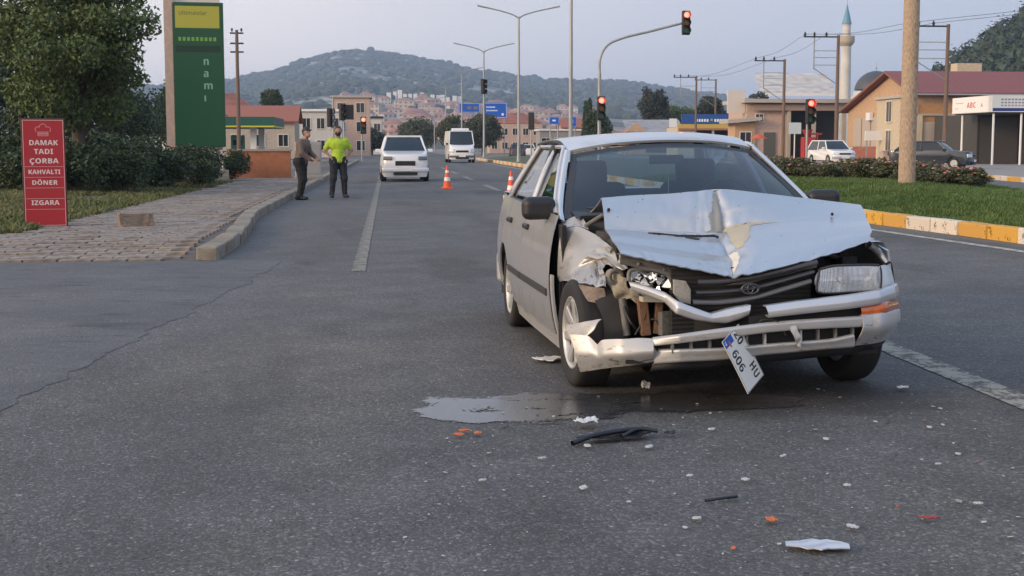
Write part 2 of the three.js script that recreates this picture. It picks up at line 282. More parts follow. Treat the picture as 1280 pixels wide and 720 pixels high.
function lawn(name, label, n, seed, place, tones, h) {
  const r = rng(seed), inst = new THREE.InstancedMesh(tuft(r, 7, h, 0.006), std([1, 1, 1], 0.85, { side: THREE.DoubleSide }), n);
  const m = new THREE.Matrix4(), q = new THREE.Quaternion(), e = new THREE.Euler(); let k = 0;
  for (let t = 0; t < n * 4 && k < n; t++) {
    const p = place(r); if (!p) continue;
    const s = 0.7 + r() * 0.8; q.setFromEuler(e.set((r() - 0.5) * 0.3, r() * 6.28, (r() - 0.5) * 0.3)); m.compose(V(...p), q, V(s * 1.3, s, s * 1.3)); inst.setMatrixAt(k, m);
    const d = fbm(p[0] * 0.5, p[2] * 0.5, seed) + (r() - 0.5) * 0.5, a = clamp(0.5 + d, 0, 1); inst.setColorAt(k, C(lerp(tones[0][0], tones[1][0], a), lerp(tones[0][1], tones[1][1], a), lerp(tones[0][2], tones[1][2], a))); k++;
  }
  inst.count = k; inst.name = name; scene.add(inst); inst.userData.kind = 'stuff'; tag(inst, label, 'grass'); return inst;
}
lawn('median_grass', 'mown green grass covering the kerbed median beside the road', 42000, 41, (r) => { const z = -9 - Math.pow(r(), 1.4) * 38, x = lerp(kerbX(z) + 0.24, medianFar(z) - 0.1, r()); return [x, medianY(x, z) - 0.01, z]; }, [[0.045, 0.095, 0.018], [0.12, 0.17, 0.04]], 0.085);

// ---- the pavement on the left: block paving, verge of grass
const vergeX = -4.85, paveY = (x, z) => 0.012 + 0.105 * sstep(-15.4, -17.6, z) + 0.012 * fbm(x * 0.5, z * 0.5, 2);
struct('pavement', sheet((z) => z > -18.3 ? -26 : vergeX, (z) => leftKerbX(z) - 0.2, -15.45, -110, 30, 90, (x, z) => paveY(x, z) - 0.012, null, 0.6), std([0.13, 0.115, 0.10], 0.95, { map: gConc }));
{
  const base = scene.children[scene.children.length - 1], r = rng(202), mats = [0, 1, 2, 3].map((i) => std([0.25 + i * 0.022, 0.21 + i * 0.02, 0.18 + i * 0.017], 0.92, { map: gConc, bumpMap: gConc, bumpScale: 0.004 }));
  const geo = boxUV(new RoundedBoxGeometry(0.365, 0.07, 0.172, 1, 0.012)), spots = [];
  for (let j = 0; j < 22; j++) for (let i = 0; i < 60; i++) { const z = -15.55 - j * 0.185, x = -2.34 - i * 0.38 - (j % 2) * 0.19 - Math.max(0, (z + 17)) * 0; if (z < -18.2 && x < vergeX) continue; spots.push([x, z]); }
  for (let j = 22; j < 200; j++) for (let i = 0; i < 7; i++) spots.push([-2.45 - Math.max(0, Math.min(0.4, (-17 - (-15.55 - j * 0.185)) * 0.05)) * 0 - i * 0.38 - (j % 2) * 0.19 - 0.15, -15.55 - j * 0.185]);
  const seen = spots.filter((s) => s[0] > -0.42 + s[1] * -0 + s[1] * 0.29 && s[0] > -9 && s[0] < leftKerbX(s[1]) - 0.42), near = seen.slice(0, 300), rest = seen.slice(300);
  const put = (o, s) => { o.position.set(s[0] + (r() - 0.5) * 0.006, paveY(s[0], s[1]) - 0.014 + (r() - 0.5) * 0.016, s[1] + (r() - 0.5) * 0.006); o.rotation.set((r() - 0.5) * 0.04, (r() - 0.5) * 0.03, (r() - 0.5) * 0.03); };
  near.forEach((s, k) => { const o = new THREE.Mesh(geo, mats[Math.floor(r() * 4)]); o.name = k ? 'paver_' + String(k).padStart(3, '0') : 'paver'; put(o, s); base.add(o); });
  const inst = new THREE.InstancedMesh(geo, mats[1], rest.length), d = new THREE.Object3D();
  rest.forEach((s, k) => { put(d, s); d.updateMatrix(); inst.setMatrixAt(k, d.matrix); const t = 0.8 + r() * 0.4; inst.setColorAt(k, C(t, t, t)); });
  inst.name = 'pavers'; inst.userData.kind = 'stuff'; base.add(inst);
}
struct('verge', sheet((z) => -40, (z) => vergeX - 0.02, -18.35, -60, 30, 40, (x, z) => 0.11 + 0.1 * sstep(vergeX, vergeX - 3, x) + 0.05 * fbm(x * 0.5, z * 0.5, 6), null, 0.7), std([0.11, 0.10, 0.05], 0.95, { map: gConc }));
lawn('verge_grass', 'patchy green and straw grass on the verge behind the paving', 26000, 43, (r) => { const z = -18.45 - Math.pow(r(), 1.3) * 26, x = vergeX - 0.05 - r() * (3.2 - z * 0.17 - 3.0); if (fbm(x * 0.7, z * 0.7, 9) < -0.18) return null; return [x, 0.11 + 0.1 * sstep(vergeX, vergeX - 3, x) + 0.05 * fbm(x * 0.5, z * 0.5, 6) - 0.01, z]; }, [[0.09, 0.12, 0.03], [0.19, 0.17, 0.075]], 0.075);
struct('forecourt', sheet((z) => farKerbX(z) + 0.2, 140, -20, -140, 12, 60, (x, z) => 0.13 + 0.01 * noise.noise(x * 0.2, z * 0.2, 2), null, 0.4), std([0.30, 0.275, 0.245], 0.92, { map: gConc }));

// ---- hills far behind, with scrub and pale rock
const ridgeTab = [[-900, 140], [-300, 128], [0, 124], [200, 112], [280, 102], [340, 91], [380, 77], [430, 66], [470, 67], [500, 71], [560, 81], [600, 89], [640, 95], [680, 99], [720, 100], [780, 103], [830, 110], [880, 118], [930, 127], [1000, 138], [1100, 146], [1500, 150], [2200, 150]];
const ridge = (px) => { let k = 0; while (k < ridgeTab.length - 2 && px > ridgeTab[k + 1][0]) k++; const [a, b] = [ridgeTab[k], ridgeTab[k + 1]], t = clamp((px - a[0]) / (b[0] - a[0]), 0, 1); return lerp(a[1], b[1], t); };
const hillY = (x, z) => {                                                    // height of the country behind the town
  const D = Math.hypot(x, z), az = Math.atan2(x, -z), px = 485 + 1700 * Math.tan(clamp(az, -0.9, 0.9)), t = clamp((D - 420) / 2180, 0, 1.15);
  const top = (182 - ridge(px)) / 1700 * 2600;
  return -1 + top * (t < 1 ? Math.pow(t, 1.55) : 1 - (t - 1) * 1.2) + 9 * t * fbm(x * 0.004, z * 0.004, 3) + 3 * t * fbm(x * 0.02, z * 0.02, 5);
};
// pale limestone shows in patches between dark scrub
const rockOrScrub = (x, z) => fbm(x * 0.012, z * 0.006, 4) + 0.7 * fbm(x * 0.05, z * 0.03, 8) > 0.10 ? [0.36, 0.345, 0.31] : [0.07, 0.08, 0.055];
{
  const P = [], col = [], nu = 300, nv = 140;
  for (let j = 0; j <= nv; j++) for (let i = 0; i <= nu; i++) { const az = lerp(-0.62, 0.62, i / nu), D = 400 + 2700 * Math.pow(j / nv, 1.2), x = Math.sin(az) * D, z = -Math.cos(az) * D; P.push(V(x, hillY(x, z), z)); }
  for (const q of P) col.push(...rockOrScrub(q.x, q.z));
  const g = gridGeo(P, nu, nv); planeUV(g, 0.01); g.setAttribute('color', new THREE.Float32BufferAttribute(col, 3));
  struct('hill', g, std([1, 1, 1], 0.95, { vertexColors: true, map: gConc }));
  const r = rng(91), lump = new THREE.IcosahedronGeometry(1, 1), lp = lump.attributes.position;
  for (let i = 0; i < lp.count; i++) { const k = 1 + 0.45 * noise.noise(lp.getX(i) * 2.1, lp.getY(i) * 2.1, lp.getZ(i) * 2.1); lp.setXYZ(i, lp.getX(i) * k, lp.getY(i) * k, lp.getZ(i) * k); } lump.computeVertexNormals();
  const n = 17000, inst = new THREE.InstancedMesh(lump, std([1, 1, 1], 0.95), n), d = new THREE.Object3D(); let k = 0;
  while (k < n) { const az = lerp(-0.5, 0.45, r()), D = 1050 + 1650 * Math.sqrt(r()), x = Math.sin(az) * D, z = -Math.cos(az) * D; if (fbm(x * 0.009, z * 0.004, 4) + 0.6 * fbm(x * 0.05, z * 0.03, 8) > -0.05 + r() * 0.22) continue; const s = 2.2 + r() * r() * 5; d.position.set(x, hillY(x, z) + s * 0.35, z); d.scale.set(s * 1.2, s * (0.7 + r() * 0.5), s * 1.2); d.rotation.y = r() * 6; d.updateMatrix(); inst.setMatrixAt(k, d.matrix); const t = 0.7 + r() * 0.6; inst.setColorAt(k++, C(0.045 * t, 0.062 * t, 0.04 * t)); }
  inst.name = 'hillside_scrub'; inst.userData.kind = 'stuff'; scene.add(inst); tag(inst, 'dark green scrub and low trees covering the far hill', 'scrub');
}
// the nearer wooded hill on the right
const woodY = (x, z) => { const a = x * 400 / Math.max(60, -z); return 50 * sstep(126, 232, a) * sstep(-215, -400, z) + 4 * fbm(x * 0.02, z * 0.02, 7) * sstep(120, 150, a) * sstep(-215, -300, z) - 0.4; };
struct('wooded_hill', sheet(70, 420, -200, -620, 60, 60, woodY, null, 0.05), std([0.10, 0.095, 0.055], 0.95, { map: gConc }));
{
  const r = rng(93), n = 2600, pos = [], col = [];
  for (let i = 0; i < 90; i++) { const t = r(), y = 0.12 + 0.88 * t, rad = (1 - t * 0.85) * 0.34 * (0.6 + 0.5 * r()), a = r() * 6.28, c = V(Math.cos(a) * rad, y, Math.sin(a) * rad), s = 0.05 + 0.07 * r(); for (let k = 0; k < 3; k++) pos.push(c.x + (r() - 0.5) * 2.4 * s, c.y + (r() - 0.5) * 2 * s, c.z + (r() - 0.5) * 2.4 * s); }
  const g = new THREE.BufferGeometry(); g.setAttribute('position', new THREE.Float32BufferAttribute(pos, 3)); g.computeVertexNormals();
  const inst = new THREE.InstancedMesh(g, std([1, 1, 1], 0.9, { side: THREE.DoubleSide }), n), d = new THREE.Object3D();
  for (let k = 0; k < n; k++) { const z = -250 - r() * 260, x = -z * (0.350 + r() * 0.5), s = 6 + r() * 5; d.position.set(x, woodY(x, z) - 0.5, z); d.scale.set(s * 0.9, s, s * 0.9); d.rotation.y = r() * 6; d.updateMatrix(); inst.setMatrixAt(k, d.matrix); const t = 0.7 + r() * 0.7; inst.setColorAt(k, C(0.045 * t, 0.065 * t, 0.04 * t)); }
  inst.name = 'pine_wood'; inst.userData.kind = 'stuff'; scene.add(inst); tag(inst, 'dark green pine wood on the near hill above the red roofs', 'wood');
}
scene.fog = new THREE.FogExp2(new THREE.Color(0.55, 0.72, 1.0), 0.00027);

// the wreck's bent panels, in metres in the car's own frame (z forward, origin on the ground under the front axle)
const K = {
hoodTop: [[-0.638,1.023,0.03],[-0.472,1.032,0.03],[-0.297,1.036,0.03],[-0.121,1.045,0.03],[-0.01,1.053,0.03],[0.168,1.037,0.03],[0.46,0.996,0.03],[0.687,0.964,0.03],[0.806,0.947,0.03]],
hoodMid: [[-0.649,0.865,0.16],[-0.504,0.853,0.16],[-0.331,0.839,0.16],[-0.158,0.826,0.16],[-0.014,0.834,0.16],[0.134,0.87,0.18],[0.393,0.882,0.22],[0.598,0.882,0.26],[0.741,0.88,0.28]],
hoodLow: [[-0.65,0.812,0.36],[-0.508,0.787,0.36],[-0.34,0.762,0.36],[-0.171,0.736,0.36],[-0.039,0.723,0.36],[0.074,0.758,0.42],[0.314,0.789,0.44],[0.512,0.809,0.46],[0.693,0.833,0.46]],
hoodFront: [[-0.661,0.77,0.6],[-0.524,0.734,0.6],[-0.362,0.697,0.6],[-0.198,0.66,0.6],[-0.101,0.643,0.63],[0.019,0.655,0.63],[0.257,0.697,0.6],[0.436,0.734,0.57],[0.651,0.785,0.52]],
hoodSlit: [[-0.407,0.817,0.17],[-0.368,0.832,0.17],[-0.312,0.827,0.17],[-0.247,0.821,0.17],[-0.161,0.81,0.17],[-0.047,0.802,0.17]],
fendTop: [[-0.779,0.838,-0.42],[-0.698,0.853,-0.36],[-0.648,0.824,-0.15],[-0.613,0.787,0.02],[-0.582,0.745,0.16],[-0.554,0.665,0.26]],
fendMid: [[-0.799,0.721,-0.42],[-0.756,0.728,-0.3],[-0.717,0.732,-0.12],[-0.679,0.723,0.0],[-0.639,0.704,0.1],[-0.592,0.656,0.2]],
fendLow: [[-0.806,0.571,-0.42],[-0.794,0.6,-0.3],[-0.785,0.631,-0.1],[-0.749,0.668,0.04],[-0.704,0.668,0.1],[-0.656,0.678,0.14]],
fendFlap: [[-0.805,0.546,-0.35],[-0.803,0.565,-0.2],[-0.794,0.578,0.02],[-0.762,0.579,0.17],[-0.722,0.577,0.25],[-0.676,0.58,0.29]],
fendScrap: [[-0.817,0.582,0.26],[-0.669,0.572,0.26],[-0.67,0.526,0.26],[-0.734,0.52,0.26],[-0.792,0.547,0.26]],
upR_top: [[0.018,0.506,0.794],[0.19,0.523,0.789],[0.453,0.539,0.766],[0.629,0.552,0.721],[0.778,0.553,0.55],[0.839,0.553,0.45]],
upR_bot: [[0.029,0.459,0.799],[0.189,0.47,0.794],[0.451,0.484,0.771],[0.627,0.496,0.727],[0.783,0.493,0.55],[0.844,0.49,0.45]],
upL_top: [[-0.6,0.623,0.5],[-0.513,0.597,0.55],[-0.436,0.567,0.6],[-0.397,0.533,0.7],[-0.325,0.503,0.7],[-0.228,0.466,0.7],[-0.143,0.485,0.7],[-0.086,0.495,0.7],[-0.028,0.502,0.7]],
upL_bot: [[-0.584,0.582,0.5],[-0.506,0.556,0.55],[-0.436,0.527,0.6],[-0.406,0.482,0.7],[-0.321,0.45,0.7],[-0.232,0.432,0.7],[-0.155,0.425,0.7],[-0.086,0.443,0.7],[-0.041,0.461,0.7]],
grooveR_top: [[-0.056,0.444,0.748],[0.207,0.465,0.743],[0.472,0.481,0.719],[0.651,0.489,0.669],[0.835,0.48,0.45]],
grooveR_bot: [[-0.056,0.404,0.748],[0.207,0.425,0.743],[0.472,0.428,0.719],[0.652,0.428,0.669],[0.84,0.417,0.45]],
amb_top: [[0.519,0.482,0.747],[0.594,0.487,0.725],[0.674,0.495,0.695],[0.835,0.479,0.46]],
amb_bot: [[0.517,0.441,0.752],[0.593,0.439,0.729],[0.672,0.443,0.7],[0.84,0.424,0.46]],
lowL_top: [[-0.884,0.353,0.4],[-0.804,0.35,0.46],[-0.763,0.313,0.5],[-0.739,0.338,0.54],[-0.654,0.35,0.62],[-0.519,0.357,0.68]],
lowL_bot: [[-0.829,0.157,0.4],[-0.786,0.169,0.46],[-0.745,0.182,0.5],[-0.72,0.191,0.54],[-0.647,0.215,0.62],[-0.516,0.242,0.68]],
tab: [[-0.896,0.396,0.38],[-0.814,0.413,0.41],[-0.725,0.426,0.44],[-0.882,0.326,0.39],[-0.826,0.328,0.42],[-0.784,0.358,0.44]],
rail_top: [[-0.519,0.357,0.68],[-0.411,0.382,0.776],[-0.215,0.404,0.793],[0.025,0.426,0.799],[0.189,0.433,0.794],[0.356,0.435,0.783],[0.523,0.435,0.758]],
rail_bot: [[-0.521,0.335,0.69],[-0.411,0.357,0.776],[-0.215,0.375,0.793],[0.025,0.396,0.799],[0.189,0.403,0.794],[0.356,0.403,0.783],[0.523,0.399,0.758]],
lip_top: [[-0.493,0.286,0.69],[-0.411,0.296,0.776],[-0.215,0.296,0.793],[0.025,0.307,0.799],[0.189,0.312,0.794],[0.357,0.317,0.783],[0.478,0.334,0.768]],
lip_bot: [[-0.513,0.24,0.67],[-0.406,0.259,0.757],[-0.21,0.263,0.773],[0.031,0.282,0.779],[0.196,0.287,0.773],[0.365,0.294,0.762],[0.487,0.295,0.747]],
lowR_top: [[0.523,0.435,0.758],[0.58,0.435,0.741],[0.647,0.438,0.721],[0.775,0.426,0.56],[0.854,0.417,0.44]],
lowR_mid: [[0.518,0.373,0.772],[0.584,0.372,0.752],[0.651,0.379,0.731],[0.776,0.369,0.57],[0.856,0.366,0.44]],
lowR_bot: [[0.496,0.291,0.726],[0.591,0.292,0.698],[0.659,0.298,0.675],[0.768,0.299,0.54],[0.846,0.319,0.43]],
slotL_top: [[-0.539,0.354,0.68],[-0.519,0.333,0.68]],
slotL_bot: [[-0.516,0.242,0.68],[-0.491,0.284,0.68]],
plate: [[-0.117,0.417,0.8],[-0.229,0.359,0.8],[-0.101,0.101,0.8],[0.022,0.175,0.8]],
head_top: [[0.343,0.667,0.652],[0.412,0.679,0.635],[0.53,0.678,0.6],[0.668,0.67,0.555],[0.703,0.662,0.542]],
head_bot: [[0.33,0.559,0.655],[0.394,0.545,0.639],[0.532,0.542,0.599],[0.669,0.538,0.554],[0.704,0.542,0.542]],
corn_top: [[0.713,0.661,0.52],[0.772,0.658,0.45],[0.837,0.65,0.36]],
corn_bot: [[0.709,0.541,0.53],[0.783,0.534,0.47],[0.87,0.522,0.36]],
fendR: [[0.688,0.771,0.4],[0.743,0.748,0.34],[0.787,0.711,0.32],[0.815,0.666,0.34]],
radsup_top: [[-0.647,0.757,0.5],[-0.5,0.721,0.5],[-0.294,0.661,0.5],[-0.128,0.623,0.5],[0.061,0.638,0.5],[0.378,0.701,0.5]],
radsup_bot: [[-0.652,0.711,0.52],[-0.505,0.678,0.52],[-0.3,0.615,0.52],[-0.134,0.585,0.52],[0.054,0.603,0.52],[0.371,0.666,0.52]],
gr1: [[-0.272,0.618,0.6],[-0.157,0.618,0.6],[0.028,0.636,0.6],[0.349,0.698,0.6]],
gr2: [[-0.286,0.568,0.62],[-0.163,0.568,0.62],[0.022,0.582,0.62],[0.325,0.652,0.62]],
gr3: [[-0.308,0.523,0.64],[-0.17,0.518,0.64],[0.016,0.536,0.64],[0.302,0.607,0.64]],
emblem: [[-0.015,0.582,0.645]],
innerpanel: [[-0.382,0.629,0.55],[-0.324,0.619,0.55],[-0.3,0.578,0.55],[-0.3,0.509,0.55],[-0.35,0.519,0.55],[-0.382,0.564,0.55]],
cav: [[-0.678,0.523,0.3],[-0.497,0.516,0.3],[-0.499,0.299,0.3],[-0.681,0.306,0.3],[-0.514,0.5,0.3],[-0.473,0.348,0.3],[-0.446,0.515,0.3],[-0.319,0.393,0.3]],
brokenhead: [[-0.595,0.665,0.48],[-0.537,0.672,0.48],[-0.447,0.652,0.48],[-0.389,0.634,0.48],[-0.381,0.589,0.48],[-0.431,0.562,0.48],[-0.513,0.59,0.48],[-0.587,0.621,0.48]],
ws_top: [[-0.517,1.266,-1.3],[-0.322,1.277,-1.3],[0.04,1.289,-1.3],[0.405,1.29,-1.3],[0.574,1.279,-1.3]],
ws_bot: [[-0.713,0.886,-0.5],[-0.519,0.914,-0.38],[-0.207,0.936,-0.33],[0.268,0.967,-0.36],[0.655,0.975,-0.5]],
mirL: [[-0.976,1.0,-0.68],[-0.778,0.995,-0.68],[-0.78,0.864,-0.68],[-0.978,0.87,-0.68]],
mirR: [[0.744,1.004,-0.68],[0.923,1.0,-0.68],[0.924,0.938,-0.68],[0.744,0.952,-0.68]],
};

// ---------------------------------------------------------------- the wrecked saloon
const paintFlake = dataTex(256, (u, v) => 128 + 30 * noise.noise(u * 90, v * 90, 1), false);
const dusty = dataTex(512, (u, v) => { const w = tileN(u, v, 4, 31) + 0.6 * tileN(u, v, 13, 32) + 0.5 * tileN(u, v, 60, 33), k = sstep(0.1, 0.5, w); return [lerp(236, 224, k), lerp(235, 221, k), lerp(234, 216, k)]; });
const dustyR = dataTex(512, (u, v) => { const w = tileN(u, v, 4, 31) + 0.6 * tileN(u, v, 13, 32) + 0.5 * tileN(u, v, 60, 33), k = sstep(0.0, 0.5, w); return lerp(205, 235, k); }, false);
const silver = phys([0.66, 0.665, 0.68], { metalness: 0.55, roughness: 0.42, roughnessMap: dustyR, map: dusty, clearcoat: 0.75, clearcoatRoughness: 0.08, side: THREE.DoubleSide });
const grime = dataTex(512, (u, v) => { const w = tileN(u, v, 5, 41) + 0.7 * tileN(u, v, 17, 42) + 0.6 * tileN(u, v, 70, 43), s = tileN(u * 1, v, 3, 44) + 0.9 * tileN(u, v, 120, 45); return w > 0.52 ? [150, 136, 120] : w > 0.38 ? [204, 194, 182] : s > 0.52 ? [120, 112, 104] : [238, 236, 233]; });
const silverDirty = phys([0.50, 0.505, 0.515], { metalness: 0.28, roughness: 0.55, roughnessMap: dustyR, map: grime, clearcoat: 0.35, clearcoatRoughness: 0.2, side: THREE.DoubleSide });
const wingPaint = phys([0.40, 0.40, 0.40], { metalness: 0.4, roughness: 0.5, roughnessMap: dustyR, map: grime, clearcoat: 0.4, clearcoatRoughness: 0.2, side: THREE.DoubleSide });
const carGlass = phys([0.32, 0.41, 0.51], { transmission: 1, thickness: 0, roughness: 0.02, ior: 1.5, side: THREE.DoubleSide });
const clearGlass = phys([0.94, 0.95, 0.96], { transmission: 1, thickness: 0, roughness: 0.06, ior: 1.5, side: THREE.DoubleSide });
const chrome = std([0.78, 0.79, 0.80], 0.14, { metalness: 1, side: THREE.DoubleSide });
const blackPl = std([0.016, 0.016, 0.018], 0.5, { side: THREE.DoubleSide }), darkPl = std([0.03, 0.031, 0.034], 0.7, { side: THREE.DoubleSide });
const primer = std([0.33, 0.30, 0.24], 0.85, { map: gConc, side: THREE.DoubleSide }), rust = std([0.20, 0.11, 0.07], 0.9, { map: gConc, side: THREE.DoubleSide }), greyMetal = std([0.20, 0.195, 0.185], 0.65, { metalness: 0.3, map: gConc, side: THREE.DoubleSide });
const cloth = std([0.014, 0.016, 0.021], 0.95, { bumpMap: gConc, bumpScale: 0.004 });

const ROLL = 0.02;
const car = thing('wrecked_saloon', 'silver saloon car with a crumpled bonnet and torn front bumper', 'car', [carX, 0, carZ], 0.045);
const body = (name, geo, m, parent = car, label) => { const g = Array.isArray(geo) ? merged(geo) : geo; g.rotateZ(ROLL); return part(name, g, m, parent, label); };
const wob = (a, f, s = 0) => (p) => { p.x += a * noise.noise(p.x * f + s, p.y * f, p.z * f); p.y += a * noise.noise(p.x * f, p.y * f + 9 + s, p.z * f); p.z += a * noise.noise(p.x * f + 4, p.y * f, p.z * f + s); return p; };
const tab = (t, x) => { let k = 0; while (k < t.length - 2 && x > t[k + 1][0]) k++; const a = t[k], b = t[k + 1], s = clamp((x - a[0]) / (b[0] - a[0]), 0, 1); return lerp(a[1], b[1], s); };
const planW = (z) => tab([[-3.42, 0.70], [-3.3, 0.775], [-3.0, 0.815], [-2.5, 0.845], [-1.5, 0.858], [-0.5, 0.852], [0, 0.846], [0.3, 0.84], [0.5, 0.825]], z);
const profW = (y) => { const t = [[0.14, 0.925], [0.22, 0.95], [0.32, 0.978], [0.45, 0.996], [0.56, 1.0], [0.68, 0.99], [0.80, 0.965], [0.90, 0.93], [0.95, 0.905]]; return tab(t, y); };
const profS = (y) => (profW(y - 0.04) + profW(y) * 2 + profW(y + 0.04)) / 4;
const sideX = (y, z) => planW(z) * profS(y);
const beltY = (z) => 0.905 + 0.012 * clamp(-z, 0, 3);
const sill = 0.215, archR = 0.335;
const archY = (z, zc, base = sill) => { const d = Math.abs(z - zc); return d < archR ? Math.max(base, 0.285 + Math.sqrt(archR * archR - d * d)) : base; };
function sidePanel(s, z0, z1, lo, hi, nz = 40, ny = 16, dx = 0) {            // s = -1 or +1
  const P = []; for (let j = 0; j <= ny; j++) for (let i = 0; i <= nz; i++) { const z = lerp(z0, z1, i / nz), y = lerp(lo(z), hi(z), j / ny); P.push(V(s * (sideX(y, z) + dx), y, z)); }
  return gridGeo(P, nz, ny, 0.012 * s * Math.sign(z1 - z0) * 1);
}
const gX = (y, z) => { const b = beltY(z), t = clamp((y - b) / (1.315 - b), 0, 1); return lerp(sideX(b, z) - 0.012, 0.585 - 0.02 * sstep(-2, -2.6, z), Math.pow(t, 1.15)); };  // the glasshouse leans in
const aPillarZ = (y) => lerp(-0.50, -1.24, Math.pow(clamp((y - 0.89) / 0.40, 0, 1), 0.95)), cPillarZ = (y) => lerp(-2.93, -2.36, clamp((y - 0.93) / 0.37, 0, 1));
const roofEdgeY = (z) => 1.302 + 0.022 * Math.sin(clamp((-z - 1.2) / 1.25, 0, 1) * Math.PI) - 0.045 * sstep(-1.6, -1.18, z);
for (const s of [-1, 1]) {
  const dl = s < 0 ? 'door_skin' : 'door_skin';
  // front door
  const fd = body('front_door', sidePanel(s, -0.455, -1.485, () => sill + 0.03, beltY), silver);
  body('rub_strip', sidePanel(s, -0.47, -1.475, () => 0.455, () => 0.495, 12, 3, 0.01), darkPl, fd);
  body('door_handle', rbox(0.03, 0.035, 0.17, 0.012, s * 0.845, 0.80, -1.36), blackPl, fd);
  const rd = body('rear_door', sidePanel(s, -1.497, -2.34, (z) => archY(z, -2.465, sill + 0.03), beltY, 60), silver);
  body('rub_strip', sidePanel(s, -1.505, -2.13, () => 0.455, () => 0.495, 12, 3, 0.01), darkPl, rd);
  body('door_handle', rbox(0.03, 0.035, 0.17, 0.012, s * 0.84, 0.80, -2.16), blackPl, rd);
  body('rear_wing', [sidePanel(s, -2.352, -2.82, (z) => archY(z, -2.465, sill + 0.03), beltY, 50), sidePanel(s, -2.82, -3.40, () => 0.30, (z) => beltY(z), 24)], silver);
  body('sill', [sidePanel(s, -0.36, -2.13, () => 0.15, () => sill + 0.022, 20, 5, -0.012)], silverDirty);
  // window frames and glass
  const strip = (pts, w, th = 0.02) => surf([pts, pts.map(([x, y, z]) => [x - s * 0.005, y - w * 0.0, z])], 20, 1);
  const frameTube = (pts, r) => tube(pts, r, 30, 8);
  const sidePt = (y, z, o = 0.004) => [s * (gX(y, z) + o), y, z];
  const door1 = [], door2 = [];
  for (let k = 0; k <= 10; k++) { const y = lerp(0.91, 1.285, k / 10); door1.push(sidePt(y, aPillarZ(y) - 0.07)); }
  for (let k = 1; k <= 6; k++) door1.push(sidePt(1.293, lerp(-1.31, -1.60, k / 6)));
  body('window_frame', [frameTube(door1, 0.014), frameTube([sidePt(0.92, -1.49), sidePt(1.1, -1.53), sidePt(1.29, -1.60)], 0.02)], silver, fd);
  for (let k = 0; k <= 6; k++) door2.push(sidePt(1.293, lerp(-1.62, -2.28, k / 6)));
  for (let k = 1; k <= 8; k++) { const y = lerp(1.285, 0.935, k / 8); door2.push(sidePt(y, lerp(-2.30, -2.62, k / 8))); }
  body('window_frame', [frameTube(door2, 0.014), frameTube([sidePt(0.92, -1.515), sidePt(1.1, -1.555), sidePt(1.29, -1.625)], 0.018)], silver, rd);
  const pane = (zA, zB) => { const P = [], n = 14; for (let j = 0; j <= n; j++) for (let i = 0; i <= n; i++) { const y = lerp(0.90, 1.29, j / n), z = lerp(zA(y), zB(y), i / n); P.push(V(s * (gX(y, z) - 0.008), y, z)); } return gridGeo(P, n, n); };
  body('window_glass', pane((y) => aPillarZ(y) - 0.06, (y) => lerp(-1.49, -1.60, (y - 0.9) / 0.39)), carGlass, fd);
  body('window_glass', pane((y) => lerp(-1.515, -1.62, (y - 0.9) / 0.39), (y) => lerp(-2.63, -2.31, (y - 0.9) / 0.39)), carGlass, rd);
  // pillars
  const ap = []; for (const w of [0, 1, 2]) ap.push(Array.from({ length: 9 }, (_, k) => { const y = lerp(0.885, 1.275, k / 8), z = aPillarZ(y), x = gX(y, z); return w === 0 ? [s * (x - 0.026), y - 0.006, z + 0.018] : w === 1 ? [s * (x - 0.004), y + 0.004, z + 0.004] : [s * (x + 0.002), y, z - 0.055]; }));
  body('windscreen_pillar', surf(ap, 24, 8, { th: s * -0.015 }), silver);
  const cp = []; for (const w of [0, 1, 2]) cp.push(Array.from({ length: 9 }, (_, k) => { const y = lerp(0.925, 1.30, k / 8), zf = lerp(-2.64, -2.32, k / 8), zb = cPillarZ(y); const z = w === 0 ? zf : w === 1 ? lerp(zf, zb, 0.7) : zb - 0.02; return [s * (gX(y, z) - (w === 2 ? 0.05 : 0)), y, z]; }));
  body('rear_pillar', surf(cp, 20, 8, { th: s * 0.015 }), silver);
  body('belt_rubber', tube([sidePt(0.912, -0.56, 0.012), sidePt(0.925, -1.5, 0.012), sidePt(0.937, -2.6, 0.012)], 0.01, 20, 6), blackPl);
  body('roof_gutter', tube(Array.from({ length: 14 }, (_, k) => { const z = lerp(-1.22, -2.38, k / 13); return [s * 0.592, roofEdgeY(z) + 0.002, z]; }), 0.012, 30, 6), darkPl);
}
